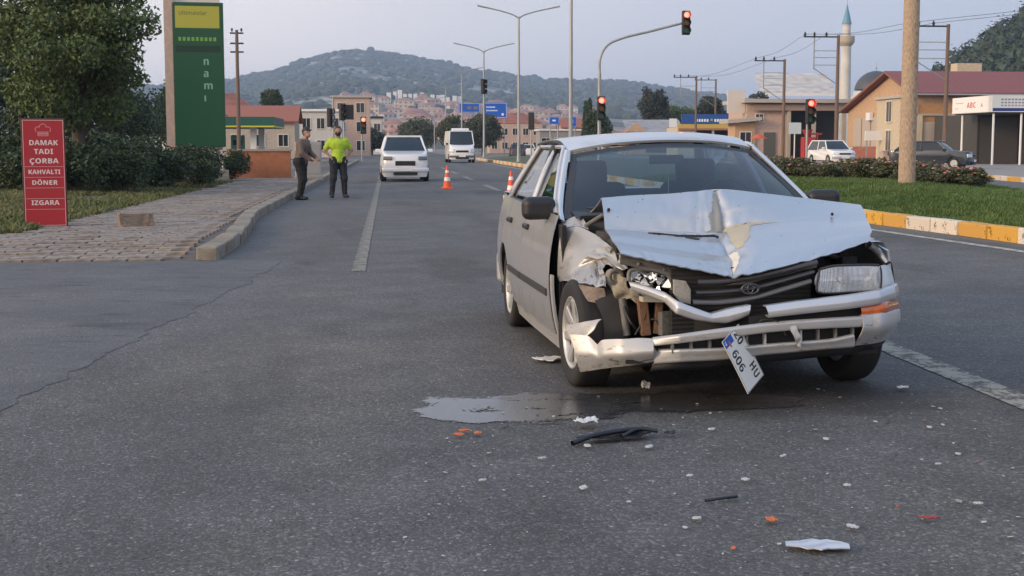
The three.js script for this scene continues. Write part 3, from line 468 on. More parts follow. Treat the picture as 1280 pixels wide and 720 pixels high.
// roof, boot, tail
{
  const rows = []; for (const z of [-1.20, -1.27, -1.5, -1.8, -2.1, -2.33, -2.42]) { const e = roofEdgeY(z) + 0.004, top = z === -1.20 ? e + 0.052 : z === -1.27 ? e + 0.066 : z === -1.5 ? e + 0.048 : z === -2.42 ? e + 0.012 : e + 0.034; rows.push([-1, -0.82, -0.5, 0, 0.5, 0.82, 1].map((t) => [t * 0.585, lerp(e, top, 1 - Math.pow(Math.abs(t), 2.4)) - (z === -1.20 ? 0.006 * t * t : 0) - (z === -2.42 ? 0.02 : 0), z + (z > -1.3 ? 0.05 * (1 - t * t) - 0.03 * t * t : z < -2.3 ? -0.05 * (1 - t * t) : 0)])); }
  body('roof', surf(rows, 40, 40, { th: -0.015 }), silver);
  body('roof_lining', surf([-1.30, -1.8, -2.36].map((z) => [-0.54, 0, 0.54].map((x) => [x, 1.285 + 0.012 * (1 - x * x * 3), z])), 12, 12), std([0.10, 0.097, 0.09], 0.95, { side: THREE.DoubleSide }));
  body('boot_lid', [surf([-2.93, -3.1, -3.3, -3.40].map((z, k) => [-0.73, -0.4, 0, 0.4, 0.73].map((x) => [x * (k === 3 ? 0.95 : 1), 0.955 - (k === 3 ? 0.03 : 0) + 0.012 * (1 - x * x * 2), z])), 20, 12), surf([0.92, 0.6, 0.32].map((y, k) => [-0.72, 0, 0.72].map((x) => [x, y, -3.41 - 0.03 * (1 - x * x * 1.6) - (k === 1 ? 0.02 : 0)])), 16, 8)], silver);
  body('rear_bumper', rbox(1.56, 0.26, 0.14, 0.05, 0, 0.36, -3.42), silverDirty);
  for (const s of [-1, 1]) body('tail_light', rbox(0.34, 0.15, 0.04, 0.015, s * 0.56, 0.76, -3.435), M.steelRed);
  body('rear_window', surf([[-0.54, 1.285, -2.40], [-0.62, 1.10, -2.66], [-0.68, 0.95, -2.93]].map(([x, y, z]) => [-1, -0.5, 0, 0.5, 1].map((t) => [x * t * -1, y + 0.03 * (1 - t * t), z - 0.06 * (1 - t * t)])), 16, 10), phys([0.80, 0.90, 0.84], { transmission: 1, thickness: 0, roughness: 0.02, side: THREE.DoubleSide }));
}
// windscreen with its black border
{
  const row = (y0, y1, z0, z1, hw) => [-1, -0.75, -0.4, 0, 0.4, 0.75, 1].map((t) => [t * hw, lerp(y1, y0, t * t), lerp(z1, z0, Math.pow(Math.abs(t), 2.2))]);
  const rows = [row(0.885, 0.915, -0.52, -0.33, 0.745), row(1.02, 1.055, -0.755, -0.58, 0.69), row(1.14, 1.185, -0.99, -0.84, 0.625), row(1.245, 1.303, -1.21, -1.115, 0.575)];
  const ws = body('windscreen', surf(rows, 30, 24), carGlass);
  const edge = (a, b, w) => surf([a, b], 30, 2);
  const inset = (r, k, dy, dz) => r.map(([x, y, z]) => [x * k, y + dy, z + dz]);
  body('windscreen_seal', [surf([inset(rows[0], 1, 0.002, 0.006), inset(rows[0], 0.985, 0.035, -0.058)], 30, 2), surf([inset(rows[3], 1, 0.001, 0.006), inset(rows[3], 1.01, -0.028, 0.062)], 30, 2),
    ...[0, 6].map((c) => surf([rows.map((r) => [r[c][0] * 1.006, r[c][1] + 0.003, r[c][2] + 0.004]), rows.map((r) => [r[c][0] * 0.945, r[c][1] + 0.006, r[c][2] + 0.018])], 24, 2))], blackPl, ws);
  body('toll_tag', box(0.11, 0.03, 0.004, -0.36, 1.255, -1.165, 0, -1.0), std([0.72, 0.70, 0.64], 0.6), ws);
  body('wiper', [tube([[0.38, 0.925, -0.34], [0.1, 0.94, -0.31], [-0.25, 0.955, -0.36]], 0.007, 14, 6), tube([[-0.12, 0.925, -0.31], [-0.4, 0.935, -0.35], [-0.62, 0.95, -0.48]], 0.007, 14, 6)], blackPl, car);
  const mir = body('inside_mirror', rbox(0.22, 0.055, 0.03, 0.012, 0.02, 1.205, -1.16), blackPl);
  body('hanging_cord', [bar([0.03, 1.18, -1.155], [0.03, 0.985, -1.15], 0.003, 5)], std([0.5, 0.48, 0.42], 0.8), mir);
}
// interior
{
  body('floor_pan', [box(1.50, 0.06, 3.6, 0, 0.19, -1.6), box(1.46, 0.05, 0.65, 0, 0.62, -2.95), box(1.40, 0.55, 0.05, 0, 0.55, -0.42), box(1.3, 0.5, 0.04, 0, 0.6, -3.3), box(0.025, 0.62, 2.5, -0.775, 0.55, -1.6), box(0.025, 0.62, 2.5, 0.775, 0.55, -1.6)], M.blackMat);
  body('dashboard', [surf([[-0.36, 0.895], [-0.50, 0.925], [-0.72, 0.93], [-0.86, 0.88], [-0.88, 0.62]].map(([z, y]) => [-0.70, -0.35, 0, 0.35, 0.70].map((x) => [x, y + (x > 0.15 && x < 0.6 && z < -0.6 && z > -0.87 ? 0.035 : 0), z - 0.05 * x * x])), 24, 20)], blackPl);
  body('steering_wheel', [new THREE.TorusGeometry(0.19, 0.014, 8, 28).rotateX(-0.45).translate(0.37, 0.90, -0.98), bar([0.37, 0.90, -0.98], [0.37, 0.80, -0.78], 0.03), box(0.3, 0.03, 0.02, 0.37, 0.90, -0.98, 0, -0.45)], blackPl);
  for (const s of [-1, 1]) {
    const st = body('front_seat', [rbox(0.50, 0.16, 0.52, 0.06, s * 0.37, 0.42, -1.32), rbox(0.50, 0.64, 0.15, 0.06, s * 0.37, 0.74, -1.66, 0, -0.22)], cloth);
    body('headrest', [rbox(0.27, 0.17, 0.09, 0.04, s * 0.37, 1.115, -1.76, 0, -0.18), bar([s * 0.37 - 0.06, 0.98, -1.73], [s * 0.37 - 0.06, 1.08, -1.75], 0.006), bar([s * 0.37 + 0.06, 0.98, -1.73], [s * 0.37 + 0.06, 1.08, -1.75], 0.006)], cloth, st);
  }
  body('rear_seat', [rbox(1.30, 0.18, 0.5, 0.06, 0, 0.42, -2.2), rbox(1.30, 0.56, 0.16, 0.06, 0, 0.70, -2.52, 0, -0.3), box(1.24, 0.03, 0.32, 0, 0.90, -2.76)], cloth);
  for (const s of [-1, 1]) body('centre_pillar', bar([s * 0.765, 0.9, -1.50], [s * 0.60, 1.29, -1.61], 0.035), darkPl);
}
// door mirrors
for (const s of [-1, 1]) {
  const m = body('door_mirror', [rbox(0.20, 0.135, 0.11, 0.045, s * 0.865, 0.945, -0.70, s * -0.12), box(0.10, 0.05, 0.06, s * 0.78, 0.915, -0.71)], blackPl);
  body('mirror_glass', box(0.165, 0.10, 0.004, s * 0.868, 0.945, -0.757, s * -0.12), chrome, m);
}
// ---- bonnet: buckled into a tent, the front dragged down to a point
const hoodTex = canvasTex(1024, 512, (c, w, h) => {
  const r = rng(5); c.fillStyle = '#e9e8e6'; c.fillRect(0, 0, w, h);
  for (let i = 0; i < 1500; i++) { const k = 205 + r() * 40; c.fillStyle = `rgba(${k},${k - 3},${k - 9},0.22)`; c.fillRect(r() * w, r() * h, 1 + r() * 16, 1 + r() * 3); }
  for (let i = 0; i < 90; i++) { const u = r(), v = r(); c.fillStyle = '#8d8470'; c.fillRect(u * w, v * h, 1.5 + r() * 4, 1 + r() * 3); }
  const poly = (pts, col) => { c.fillStyle = col; c.beginPath(); pts.forEach(([u, v], i) => { const X = u * w, Y = (1 - v) * h; i ? c.lineTo(X, Y) : c.moveTo(X, Y); }); c.closePath(); c.fill(); };
  const rough = (pts, a) => { const o = []; pts.forEach((p, i) => { const q = pts[(i + 1) % pts.length]; for (let t = 0; t < 1; t += 0.08) o.push([lerp(p[0], q[0], t) + (r() - 0.5) * a, lerp(p[1], q[1], t) + (r() - 0.5) * a * 2]); }); return o; };
  c.strokeStyle = 'rgba(120,110,95,0.8)'; c.lineWidth = 2; c.beginPath(); c.moveTo(0.61 * w, 0.555 * h); c.lineTo(0.70 * w, 0.57 * h); c.stroke(); c.beginPath(); c.moveTo(0.60 * w, 0.60 * h); c.lineTo(0.67 * w, 0.605 * h); c.stroke();
});
const hoodPaint = phys([0.60, 0.612, 0.635], { map: hoodTex, metalness: 0.7, roughness: 0.36, clearcoat: 0.8, clearcoatRoughness: 0.07, side: THREE.DoubleSide });
{
  const mid = (a, b, t, dy = 0, dz = 0) => a.map((p, i) => [lerp(p[0], b[i][0], t), lerp(p[1], b[i][1], t) + dy, lerp(p[2], b[i][2], t) + dz]);
  const rows = [K.hoodTop, K.hoodMid, K.hoodLow, K.hoodFront];
  // denser rows so that folds stay tight
  const R = [rows[0], mid(rows[0], rows[1], 0.5, 0, 0.012), mid(rows[0], rows[1], 0.93), rows[1], mid(rows[1], rows[2], 0.12), mid(rows[1], rows[2], 0.6, 0.006), rows[2], mid(rows[2], rows[3], 0.5, 0.008), rows[3]];
  const HN = 200, HM = 130, HP = surfPts(R, HN, HM, { tension: 0.35, fn: (p, u, v) => {
    const c = Math.exp(-Math.pow((u - 0.5 - 0.02 * Math.sin(v * 9)) / 0.022, 2)), c2 = Math.exp(-Math.pow((u - 0.565) / 0.03, 2)) * sstep(0.9, 0.5, v) * sstep(0.1, 0.3, v), pk = Math.exp(-Math.pow((u - 0.60) / 0.035, 2)) * Math.exp(-Math.pow((v - 0.55) / 0.2, 2));
    p.z += -0.014 * c * (0.4 + v) + 0.007 * c2; p.y += -0.008 * c + 0.006 * pk;
    const lip = Math.exp(-Math.pow((v - 0.40 - 0.012 * Math.sin(u * 30)) / 0.03, 2)) * sstep(0.14, 0.22, u) * sstep(0.52, 0.46, u); p.z += 0.010 * lip;     // the folded-over lip above the painted dark slit
    const a = 0.006 * Math.exp(-Math.pow((u - 0.5) / 0.16, 2)) + 0.0016; p.z += a * noise.noise(u * 22, v * 9, 3) * 1.6; p.y += a * noise.noise(u * 13, v * 14, 6);
    const near = Math.exp(-Math.pow((u - 0.5) / 0.10, 2)), cr = Math.abs(noise.noise(u * 16 + v * 5, v * 7, 12)); p.z -= 0.0025 * near * sstep(0.16, 0.0, cr); const ed = sstep(0.9, 1, v); p.y += 0.008 * ed * noise.noise(u * 26, 1, 5); p.z += 0.010 * ed * noise.noise(u * 19, 4, 2);
    return p;
  } });
  const hood = body('bonnet', gridGeo(HP, HN, HM, 0.006), hoodPaint, car, 'buckled bonnet with a painted dark slit along its crease and bare primer');
  const jag = (u, v) => [u + 0.006 * noise.noise(u * 90, v * 60, 1) + 0.004 * noise.noise(u * 240, v * 150, 4), v + 0.016 * noise.noise(u * 80, v * 60, 9) + 0.01 * noise.noise(u * 200, v * 160, 2)];
  const inJ = (pts) => (u, v) => inPoly(pts, ...jag(u, v));
  body('bare_primer', cellsOf(HP, HN, HM, inJ([[0.508, 0.27], [0.55, 0.235], [0.61, 0.25], [0.655, 0.31], [0.70, 0.41], [0.65, 0.46], [0.625, 0.50], [0.615, 0.64], [0.56, 0.72], [0.53, 0.62], [0.52, 0.47]]), -0.0074), std([0.37, 0.345, 0.275], 0.85, { side: THREE.DoubleSide }), hood, 'beige patch where the paint has flaked off');
  body('bare_primer', cellsOf(HP, HN, HM, inJ([[0.475, 0.03], [0.512, 0.0], [0.505, 0.14], [0.515, 0.27], [0.495, 0.37], [0.465, 0.35], [0.43, 0.31], [0.447, 0.22], [0.44, 0.15], [0.46, 0.1]]), -0.0074), std([0.27, 0.275, 0.27], 0.7, { metalness: 0.1, side: THREE.DoubleSide }), hood, 'grey scuffed streak along the crease');
  body('bare_primer', cellsOf(HP, HN, HM, inJ([[0.51, 0.74], [0.555, 0.74], [0.56, 0.82], [0.535, 0.95], [0.505, 0.98], [0.515, 0.85]]), -0.0074), std([0.60, 0.57, 0.50], 0.7, { side: THREE.DoubleSide }), hood);
  body('slit_shade', cellsOf(HP, HN, HM, (u, v) => { const m = 0.505 + 0.012 * Math.sin(u * 26) + 0.05 * Math.abs(u - 0.24) , w = 0.016 + 0.020 * Math.exp(-Math.pow((u - 0.215) / 0.03, 2)) + 0.008 * Math.exp(-Math.pow((u - 0.40) / 0.05, 2)); return u > 0.185 && u < 0.475 && Math.abs(v - m) < w && true; }, -0.0076), M.blackMat, hood);  // shade of the slit painted as black cells on the unbroken sheet
  const rear = K.hoodTop.map(([x, y, z], i) => [clamp(x, -0.66, 0.72) * 0.98, 0.945 - 0.02 * Math.abs(x), -0.34]);
  body('bonnet_rear', surf([K.hoodTop.map((p) => [p[0], p[1] + 0.002, p[2] - 0.004]), mid(K.hoodTop, rear, 0.5, 0.0), rear], 40, 16, { th: 0.006, fn: wob(0.006, 5) }), silver, hood);
  const inner = (k) => mid(rows[0], rows[3], k, -0.13, -0.16).map(([x, y, z]) => [x * 0.74, y, z]);
  body('bonnet_frame', surf([inner(0.1), inner(0.5), inner(0.9).map(([x, y, z]) => [x, y + 0.01, z])], 30, 14, { fn: wob(0.01, 8) }), darkPl, hood);
  const holes = [[-0.615, 0.955, 0.10], [0.57, 0.905, 0.22]];
  holes.forEach(([x, y, z]) => body('bolt_hole', new THREE.SphereGeometry(0.009, 8, 6).translate(x, y + 0.012, z + 0.004), M.blackMat, hood));
}
// ---- wings
{
  const dent = (p, u, v) => { const d = Math.exp(-Math.pow((u - 0.68) / 0.20, 2) - Math.pow((v - 0.72) / 0.22, 2)); p.x += 0.07 * d; p.z -= 0.09 * d; p.y += 0.02 * d; const w = sstep(0.25, 0.8, u); p.x += 0.016 * w * noise.noise(u * 7, v * 6, 2); p.y += 0.018 * w * noise.noise(u * 8, v * 5, 7); p.z += 0.02 * w * noise.noise(u * 6, v * 8, 11); return p; };
  const wing = body('front_wing', surf([K.fendTop, K.fendMid, K.fendLow, K.fendFlap], 60, 44, { th: -0.005, fn: dent }), wingPaint, car, 'crumpled front wing beside the torn bumper');
  body('wing_top', surf([[[-0.775, 0.86, -0.52], [-0.70, 0.90, -0.48], [-0.66, 0.91, -0.42]], [[-0.779, 0.84, -0.42], [-0.70, 0.856, -0.36], [-0.652, 0.842, -0.25]]], 12, 8, { fn: wob(0.005, 9) }), wingPaint, wing);
  body('wing_rear_edge', sidePanel(-1, -0.425, -0.36, () => 0.20, () => 0.58, 6, 14, -0.012), silverDirty, wing);
  body('arch_flap', surf([K.fendScrap.slice(0, 2), [K.fendScrap[4], K.fendScrap[2]], [[-0.765, 0.505, 0.27], [-0.70, 0.485, 0.28]]], 16, 10, { th: 0.006, fn: wob(0.018, 9) }), std([0.42, 0.33, 0.26], 0.75, { map: gConc, side: THREE.DoubleSide }), wing, 'bent dirty arch edge hanging below the wing');
  // the sound wing on the other side
  body('front_wing', [sidePanel(1, 0.36, -0.44, (z) => archY(z, 0, sill + 0.03), (z) => lerp(0.72, 0.86, sstep(0.45, -0.3, z)), 60), surf([K.fendR, K.fendR.map(([x, y, z], i) => [0.80 + 0.02 * i * 0.6, lerp(0.80, 0.67, i / 3), z - 0.10])], 16, 6), surf([[0.40, 0.765], [0.1, 0.80], [-0.44, 0.87]].map(([z, y]) => [[0.70, y + 0.012, z], [0.775, y + 0.008, z], [sideX(y, z) - 0.004, y - 0.03, z]]), 8, 20)], silver, car, 'straight front wing on the undamaged side');
  body('wing_edge', tube(K.fendR.map(([x, y, z]) => [x + 0.012, y - 0.006, z]), 0.019, 24, 10), silver);
}
// ---- bumper and front end
for (const p of K.rail_bot) p[1] -= 0.011; for (const p of K.lip_top) p[1] += 0.010; for (const p of K.lip_bot) p[1] -= 0.008;
const bumper = body('front_bumper', [
  surf([K.lowL_top, K.lowL_top.map((p, i) => { const q = K.lowL_bot[i]; return [lerp(p[0], q[0], 0.5) - 0.008, lerp(p[1], q[1], 0.5), lerp(p[2], q[2], 0.5) + 0.03]; }), K.lowL_bot.map(([x, y, z]) => [x, y, z - 0.02])], 40, 18, { th: 0.006, tension: 0.3, fn: wob(0.007, 9, 2) }),
  surf([K.tab.slice(0, 3), K.tab.slice(3, 6)], 16, 8, { th: 0.006, fn: wob(0.01, 14, 4) }),
  surf([K.lowL_top.slice(0, 2).map(([x, y, z]) => [x, y, z]), K.lowL_bot.slice(0, 1).concat([[-0.83, 0.16, 0.36]])], 4, 4),
  surf([K.rail_top.map(([x, y, z]) => [x, y, z - 0.015]), K.rail_top.map(([x, y, z]) => [x, y - 0.006, z + 0.004]), K.rail_bot, K.rail_bot.map(([x, y, z]) => [x, y - 0.001, z - 0.03])], 50, 12, { th: 0.004, tension: 0.08 }),
  surf([K.lip_top.map(([x, y, z]) => [x, y + 0.001, z - 0.03]), K.lip_top, K.lip_bot.map(([x, y, z], i) => [x, (y + K.lip_top[i][1]) / 2, z + 0.008]), K.lip_bot, K.lip_bot.map(([x, y, z]) => [x, y - 0.012, z - 0.05])], 50, 12, { th: 0.004, tension: 0.1 }),
  surf([K.lowR_top.map(([x, y, z]) => [x - 0.004, y, z - 0.02]).concat([[0.855, 0.415, 0.345]]), K.lowR_top.map((p) => p).concat([[0.868, 0.412, 0.345]]), K.lowR_mid.concat([[0.874, 0.36, 0.345]]), K.lowR_bot.concat([[0.852, 0.31, 0.345]])], 40, 18, { th: 0.006, tension: 0.4 }),
  surf([[[-0.519, 0.357, 0.68], [-0.521, 0.333, 0.688], [-0.514, 0.305, 0.69], [-0.493, 0.284, 0.69]], [[-0.519, 0.357, 0.68], [-0.53, 0.333, 0.685], [-0.53, 0.29, 0.684], [-0.516, 0.24, 0.67]]], 12, 4),
], silverDirty, car, 'torn painted bumper cover pushed aside from the wheel');
{
  const slotPts = (k, dz) => K.rail_bot.map((p, i) => [lerp(p[0], K.lip_top[i][0], k), lerp(p[1], K.lip_top[i][1], k), lerp(p[2], K.lip_top[i][2], k) + dz]);
  body('intake_backing', surf([slotPts(-0.3, -0.06), slotPts(1.3, -0.06)], 40, 3), M.blackMat, bumper);
  for (let k = 0; k < 11; k++) { const x = -0.44 + k * 0.092; if (k === 6) continue; const t = (x + 0.52) / 1.04; body('intake_rib', surf([[[x - 0.005, lerp(0.34, 0.40, t), 0.745 - 0.10 * x * x], [x + 0.005, lerp(0.34, 0.40, t), 0.745 - 0.10 * x * x]], [[x - 0.005, lerp(0.288, 0.325, t), 0.745 - 0.10 * x * x], [x + 0.005, lerp(0.288, 0.325, t), 0.745 - 0.10 * x * x]]], 2, 3, { th: 0.03 }), k > 4 && k < 8 ? silverDirty : greyMetal, bumper); }
  body('lower_spoiler', surf([K.lip_bot.map(([x, y, z]) => [x, y + 0.004, z - 0.02]), K.lip_bot.map(([x, y, z]) => [x * 1.03, y - 0.055, z - 0.07]), K.lip_bot.map(([x, y, z]) => [x, y - 0.065, z - 0.3])], 40, 10, { fn: wob(0.01, 7) }), blackPl, bumper);
  body('lower_spoiler', surf([[[0.49, 0.295, 0.70], [0.62, 0.30, 0.65], [0.77, 0.30, 0.50], [0.83, 0.31, 0.36]], [[0.50, 0.235, 0.66], [0.62, 0.235, 0.60], [0.75, 0.24, 0.46], [0.80, 0.245, 0.36]], [[0.50, 0.225, 0.45], [0.62, 0.225, 0.45], [0.70, 0.23, 0.36], [0.72, 0.235, 0.34]]], 20, 8), blackPl, bumper);
  body('bumper_recess', surf([K.grooveR_top.map(([x, y, z]) => [x, y + 0.012, z]), K.grooveR_bot.map(([x, y, z]) => [x, y - 0.012, z])], 30, 3), M.blackMat, bumper);
  const amber = phys([0.62, 0.13, 0.012], { roughness: 0.18, clearcoat: 1, clearcoatRoughness: 0.05, bumpMap: dataTex(64, (u) => 128 + 100 * Math.sin(u * 6.283 * 4), false), bumpScale: 0.002, side: THREE.DoubleSide });
  body('indicator', surf([K.amb_top.map(([x, y, z]) => [x, y, z - 0.015]), K.amb_top, K.amb_top.map((p, i) => { const q = K.amb_bot[i]; return [(p[0] + q[0]) / 2 + 0.003, (p[1] + q[1]) / 2, (p[2] + q[2]) / 2 + 0.006]; }), K.amb_bot, K.amb_bot.map(([x, y, z]) => [x, y, z - 0.015])], 24, 10, { tension: 0.3 }), amber, bumper, 'orange indicator lamp in the bumper corner');
  const roundBar = (top, bot, bulge) => surf([top.map(([x, y, z]) => [x, y, z - 0.05]), top.map(([x, y, z]) => [x, y, z - 0.008]), top.map((p, i) => { const q = bot[i]; return [(p[0] + q[0]) / 2, lerp(p[1], q[1], 0.45), (p[2] + q[2]) / 2 + bulge]; }), bot, bot.map(([x, y, z]) => [x, y + 0.004, z - 0.05])], 50, 20, { th: 0.005, tension: 0.12 });
  const ub = body('bumper_bar', roundBar(K.upR_top.concat([[0.856, 0.545, 0.36]]), K.upR_bot.concat([[0.862, 0.488, 0.36]]), 0.004), silver, car, 'straight half of the upper bumper bar');
  const g2 = roundBar(K.upL_top, K.upL_bot, 0.004); body('bumper_bar', g2, silver, car, 'bent half of the upper bumper bar, kinked downwards');
  // black foam and beam behind
  body('crash_beam', [surf([[-0.30, 0.46, 0.46], [-0.2, 0.44, 0.56], [0, 0.44, 0.64], [0.4, 0.47, 0.66], [0.7, 0.47, 0.5]].reduce((a, p) => { a[0].push([p[0], p[1] + 0.02, p[2] - 0.02]); a[1].push([p[0], p[1] - 0.10, p[2] - 0.01]); return a; }, [[], []]), 30, 6, { th: 0.03, fn: wob(0.012, 7) })], M.blackMat);
}
// number plate, torn loose and hanging by one corner
{
  const plateTex = canvasTex(512, 336, (c, w, h) => {
    c.fillStyle = '#d9d6cd'; c.fillRect(0, 0, w, h); c.strokeStyle = '#55524c'; c.lineWidth = 6; c.strokeRect(5, 5, w - 10, h - 10);
    c.fillStyle = '#1f4fa3'; c.fillRect(8, h * 0.52, 66, h * 0.46); c.fillStyle = '#c2553c'; c.fillRect(40, h * 0.70, 58, 22); c.fillStyle = '#e8e6e0'; c.font = 'bold 34px sans-serif'; c.fillText('TR', 16, h - 22);
    c.fillStyle = '#151515'; c.font = 'bold 138px sans-serif'; c.textBaseline = 'middle';
    const say = (t, x, y, wd) => { c.save(); c.translate(x, y); const m = c.measureText(t).width; c.scale(wd / m, 1); c.fillText(t, 0, 0); c.restore(); };
    say('20', 26, 92, 118); say('HU', 330, 92, 150); say('606', 132, 246, 200);
    const r = rng(8); for (let i = 0; i < 240; i++) { c.fillStyle = `rgba(120,110,95,${0.1 + r() * 0.2})`; c.fillRect(r() * w, r() * h, 1 + r() * 9, 1 + r() * 3); }
  });
  const [t, l, b, r] = K.plate.map((p) => V(...p)), e1 = b.clone().sub(l), short = t.clone().sub(l);
  // its long side hangs down the grille; it leans back along its short side
  const L = e1.length(), n1 = e1.clone().normalize(), s0 = short.clone().addScaledVector(n1, -short.dot(n1)), real = 0.19, back = -Math.sqrt(Math.max(0.0001, real * real - s0.lengthSq()));
  const sh = s0.clone().multiplyScalar(1.12).add(V(0, 0, back)).add(n1.clone().multiplyScalar(short.dot(n1)));
  const P = []; for (let j = 0; j <= 8; j++) for (let i = 0; i <= 12; i++) { const p = l.clone().add(V(-0.006, 0.0, 0.10)).addScaledVector(e1, i / 12).addScaledVector(sh, j / 8); p.z += 0.006 * Math.sin(i / 12 * 3.1); P.push(p); }
  body('number_plate', gridGeo(P, 12, 8, 0.003), std([1, 1, 1], 0.45, { map: plateTex, side: THREE.DoubleSide }), car, 'white number plate hanging askew below the intake');
}
// right headlamp and corner lamp
{
  const shrink = (a, b, k, dz) => a.map((p, i) => [lerp(p[0], b[i][0], k), lerp(p[1], b[i][1], k), lerp(p[2], b[i][2], k) + dz]);
  const hl = body('headlamp', surf([K.head_top, shrink(K.head_top, K.head_bot, 0.03, -0.03), shrink(K.head_top, K.head_bot, 0.35, -0.09), shrink(K.head_top, K.head_bot, 0.65, -0.09), shrink(K.head_top, K.head_bot, 0.97, -0.03), K.head_bot], 40, 24, { tension: 0.3, fn: (p, u, v) => { const d = Math.pow(Math.abs(u - 0.45) / 0.5, 4); p.z += 0.06 * Math.min(1, d) * Math.sin(v * Math.PI); return p; } }), std([0.86, 0.87, 0.88], 0.32, { metalness: 0.75, side: THREE.DoubleSide }));
  const flute = dataTex(128, (u, v) => 128 + 90 * Math.sin(u * 6.283 * 2) + 20 * Math.sin(v * 6.283 * 3), false);
  const fl = rep(flute, 9, 3);
  body('lens', surf([shrink(K.head_top, K.head_bot, 0, 0.002), shrink(K.head_top, K.head_bot, 0.5, 0.016), shrink(K.head_top, K.head_bot, 1, 0.004)], 30, 14), phys([0.93, 0.95, 0.97], { transmission: 0.75, thickness: 0, roughness: 0.16, ior: 1.5, bumpMap: fl, bumpScale: 0.003, side: THREE.DoubleSide }), hl);
  body('bulb', [cyl(0.03, 0.02, 0.05, 0.515, 0.608, 0.555, 12, Math.PI / 2)], chrome, hl);
  body('surround', [tube([...K.head_top, ...[...K.head_bot].reverse(), K.head_top[0]].map(([x, y, z]) => [x, y, z - 0.002]), 0.007, 80, 6)], darkPl, hl);
  const cl = body('corner_lamp', surf([K.corn_top.map(([x, y, z]) => [x, y, z - 0.012]), K.corn_bot.map(([x, y, z]) => [x, y, z - 0.012])], 12, 8), std([0.86, 0.87, 0.88], 0.3, { metalness: 0.3, side: THREE.DoubleSide }));
  body('lens', surf([K.corn_top, shrink(K.corn_top, K.corn_bot, 0.5, 0.006), K.corn_bot], 14, 10), phys([0.90, 0.93, 0.95], { transmission: 0.5, thickness: 0, roughness: 0.22, side: THREE.DoubleSide }), cl);
  body('gap_strip', tube([[0.79, 0.66, 0.42], [0.845, 0.655, 0.345], [0.868, 0.52, 0.345], [0.87, 0.47, 0.345]], 0.007, 20, 6), M.blackMat);
}
// smashed left lamp: pieces of reflector, a broken rim, the bare inner panel
{
  const r = rng(66), c = K.brokenhead;
  const hl = body('broken_headlamp', surf([c.slice(0, 4), [c[7], c[6], c[5], c[4]]].map((row) => row.map(([x, y, z]) => [x, y, z - 0.05])), 24, 12, { fn: wob(0.035, 22) }), chrome, car, 'smashed headlamp with loose reflector pieces');
  for (let k = 0; k < 11; k++) { const x = lerp(-0.585, -0.40, r()), y = lerp(0.66, 0.58, r()) - (x + 0.59) * 0.15, s = 0.018 + r() * 0.028, a = r() * 6.28, g = new THREE.BufferGeometry(); g.setAttribute('position', new THREE.Float32BufferAttribute([Math.cos(a) * s, Math.sin(a) * s, 0, Math.cos(a + 2) * s * 0.8, Math.sin(a + 2) * s * 0.8, 0.012, Math.cos(a + 4.1) * s, Math.sin(a + 4.1) * s * 0.7, -0.01], 3)); g.computeVertexNormals(); g.rotateX((r() - 0.5) * 1.4); g.rotateY((r() - 0.5) * 1.4); g.translate(x, y, 0.49 + r() * 0.03); body('reflector_shard', g, r() > 0.35 ? chrome : std([0.62, 0.63, 0.66], 0.3, { side: THREE.DoubleSide }), hl); }
  body('lamp_rim', tube([[-0.60, 0.625, 0.5], [-0.59, 0.675, 0.49], [-0.50, 0.68, 0.5], [-0.41, 0.655, 0.51], [-0.375, 0.61, 0.52], [-0.385, 0.575, 0.53]], 0.011, 40, 7), greyMetal, hl);
  const ip = K.innerpanel; body('inner_panel', prism(ip.map(([x, y]) => [x, y]), 0.012, 0.004).translate(0, 0, 0.55), std([0.40, 0.38, 0.34], 0.7, { map: gConc }));
  body('slam_panel', [surf([K.radsup_top.map(([x, y, z]) => [x, y, z - 0.06]), K.radsup_top, K.radsup_bot], 50, 8, { th: 0.004, fn: wob(0.008, 9) }), ...[-0.55, -0.42].map((x) => new THREE.SphereGeometry(0.012, 8, 6).translate(x, 0.71 - (x + 0.55) * 0.25, 0.512))], greyMetal);
}
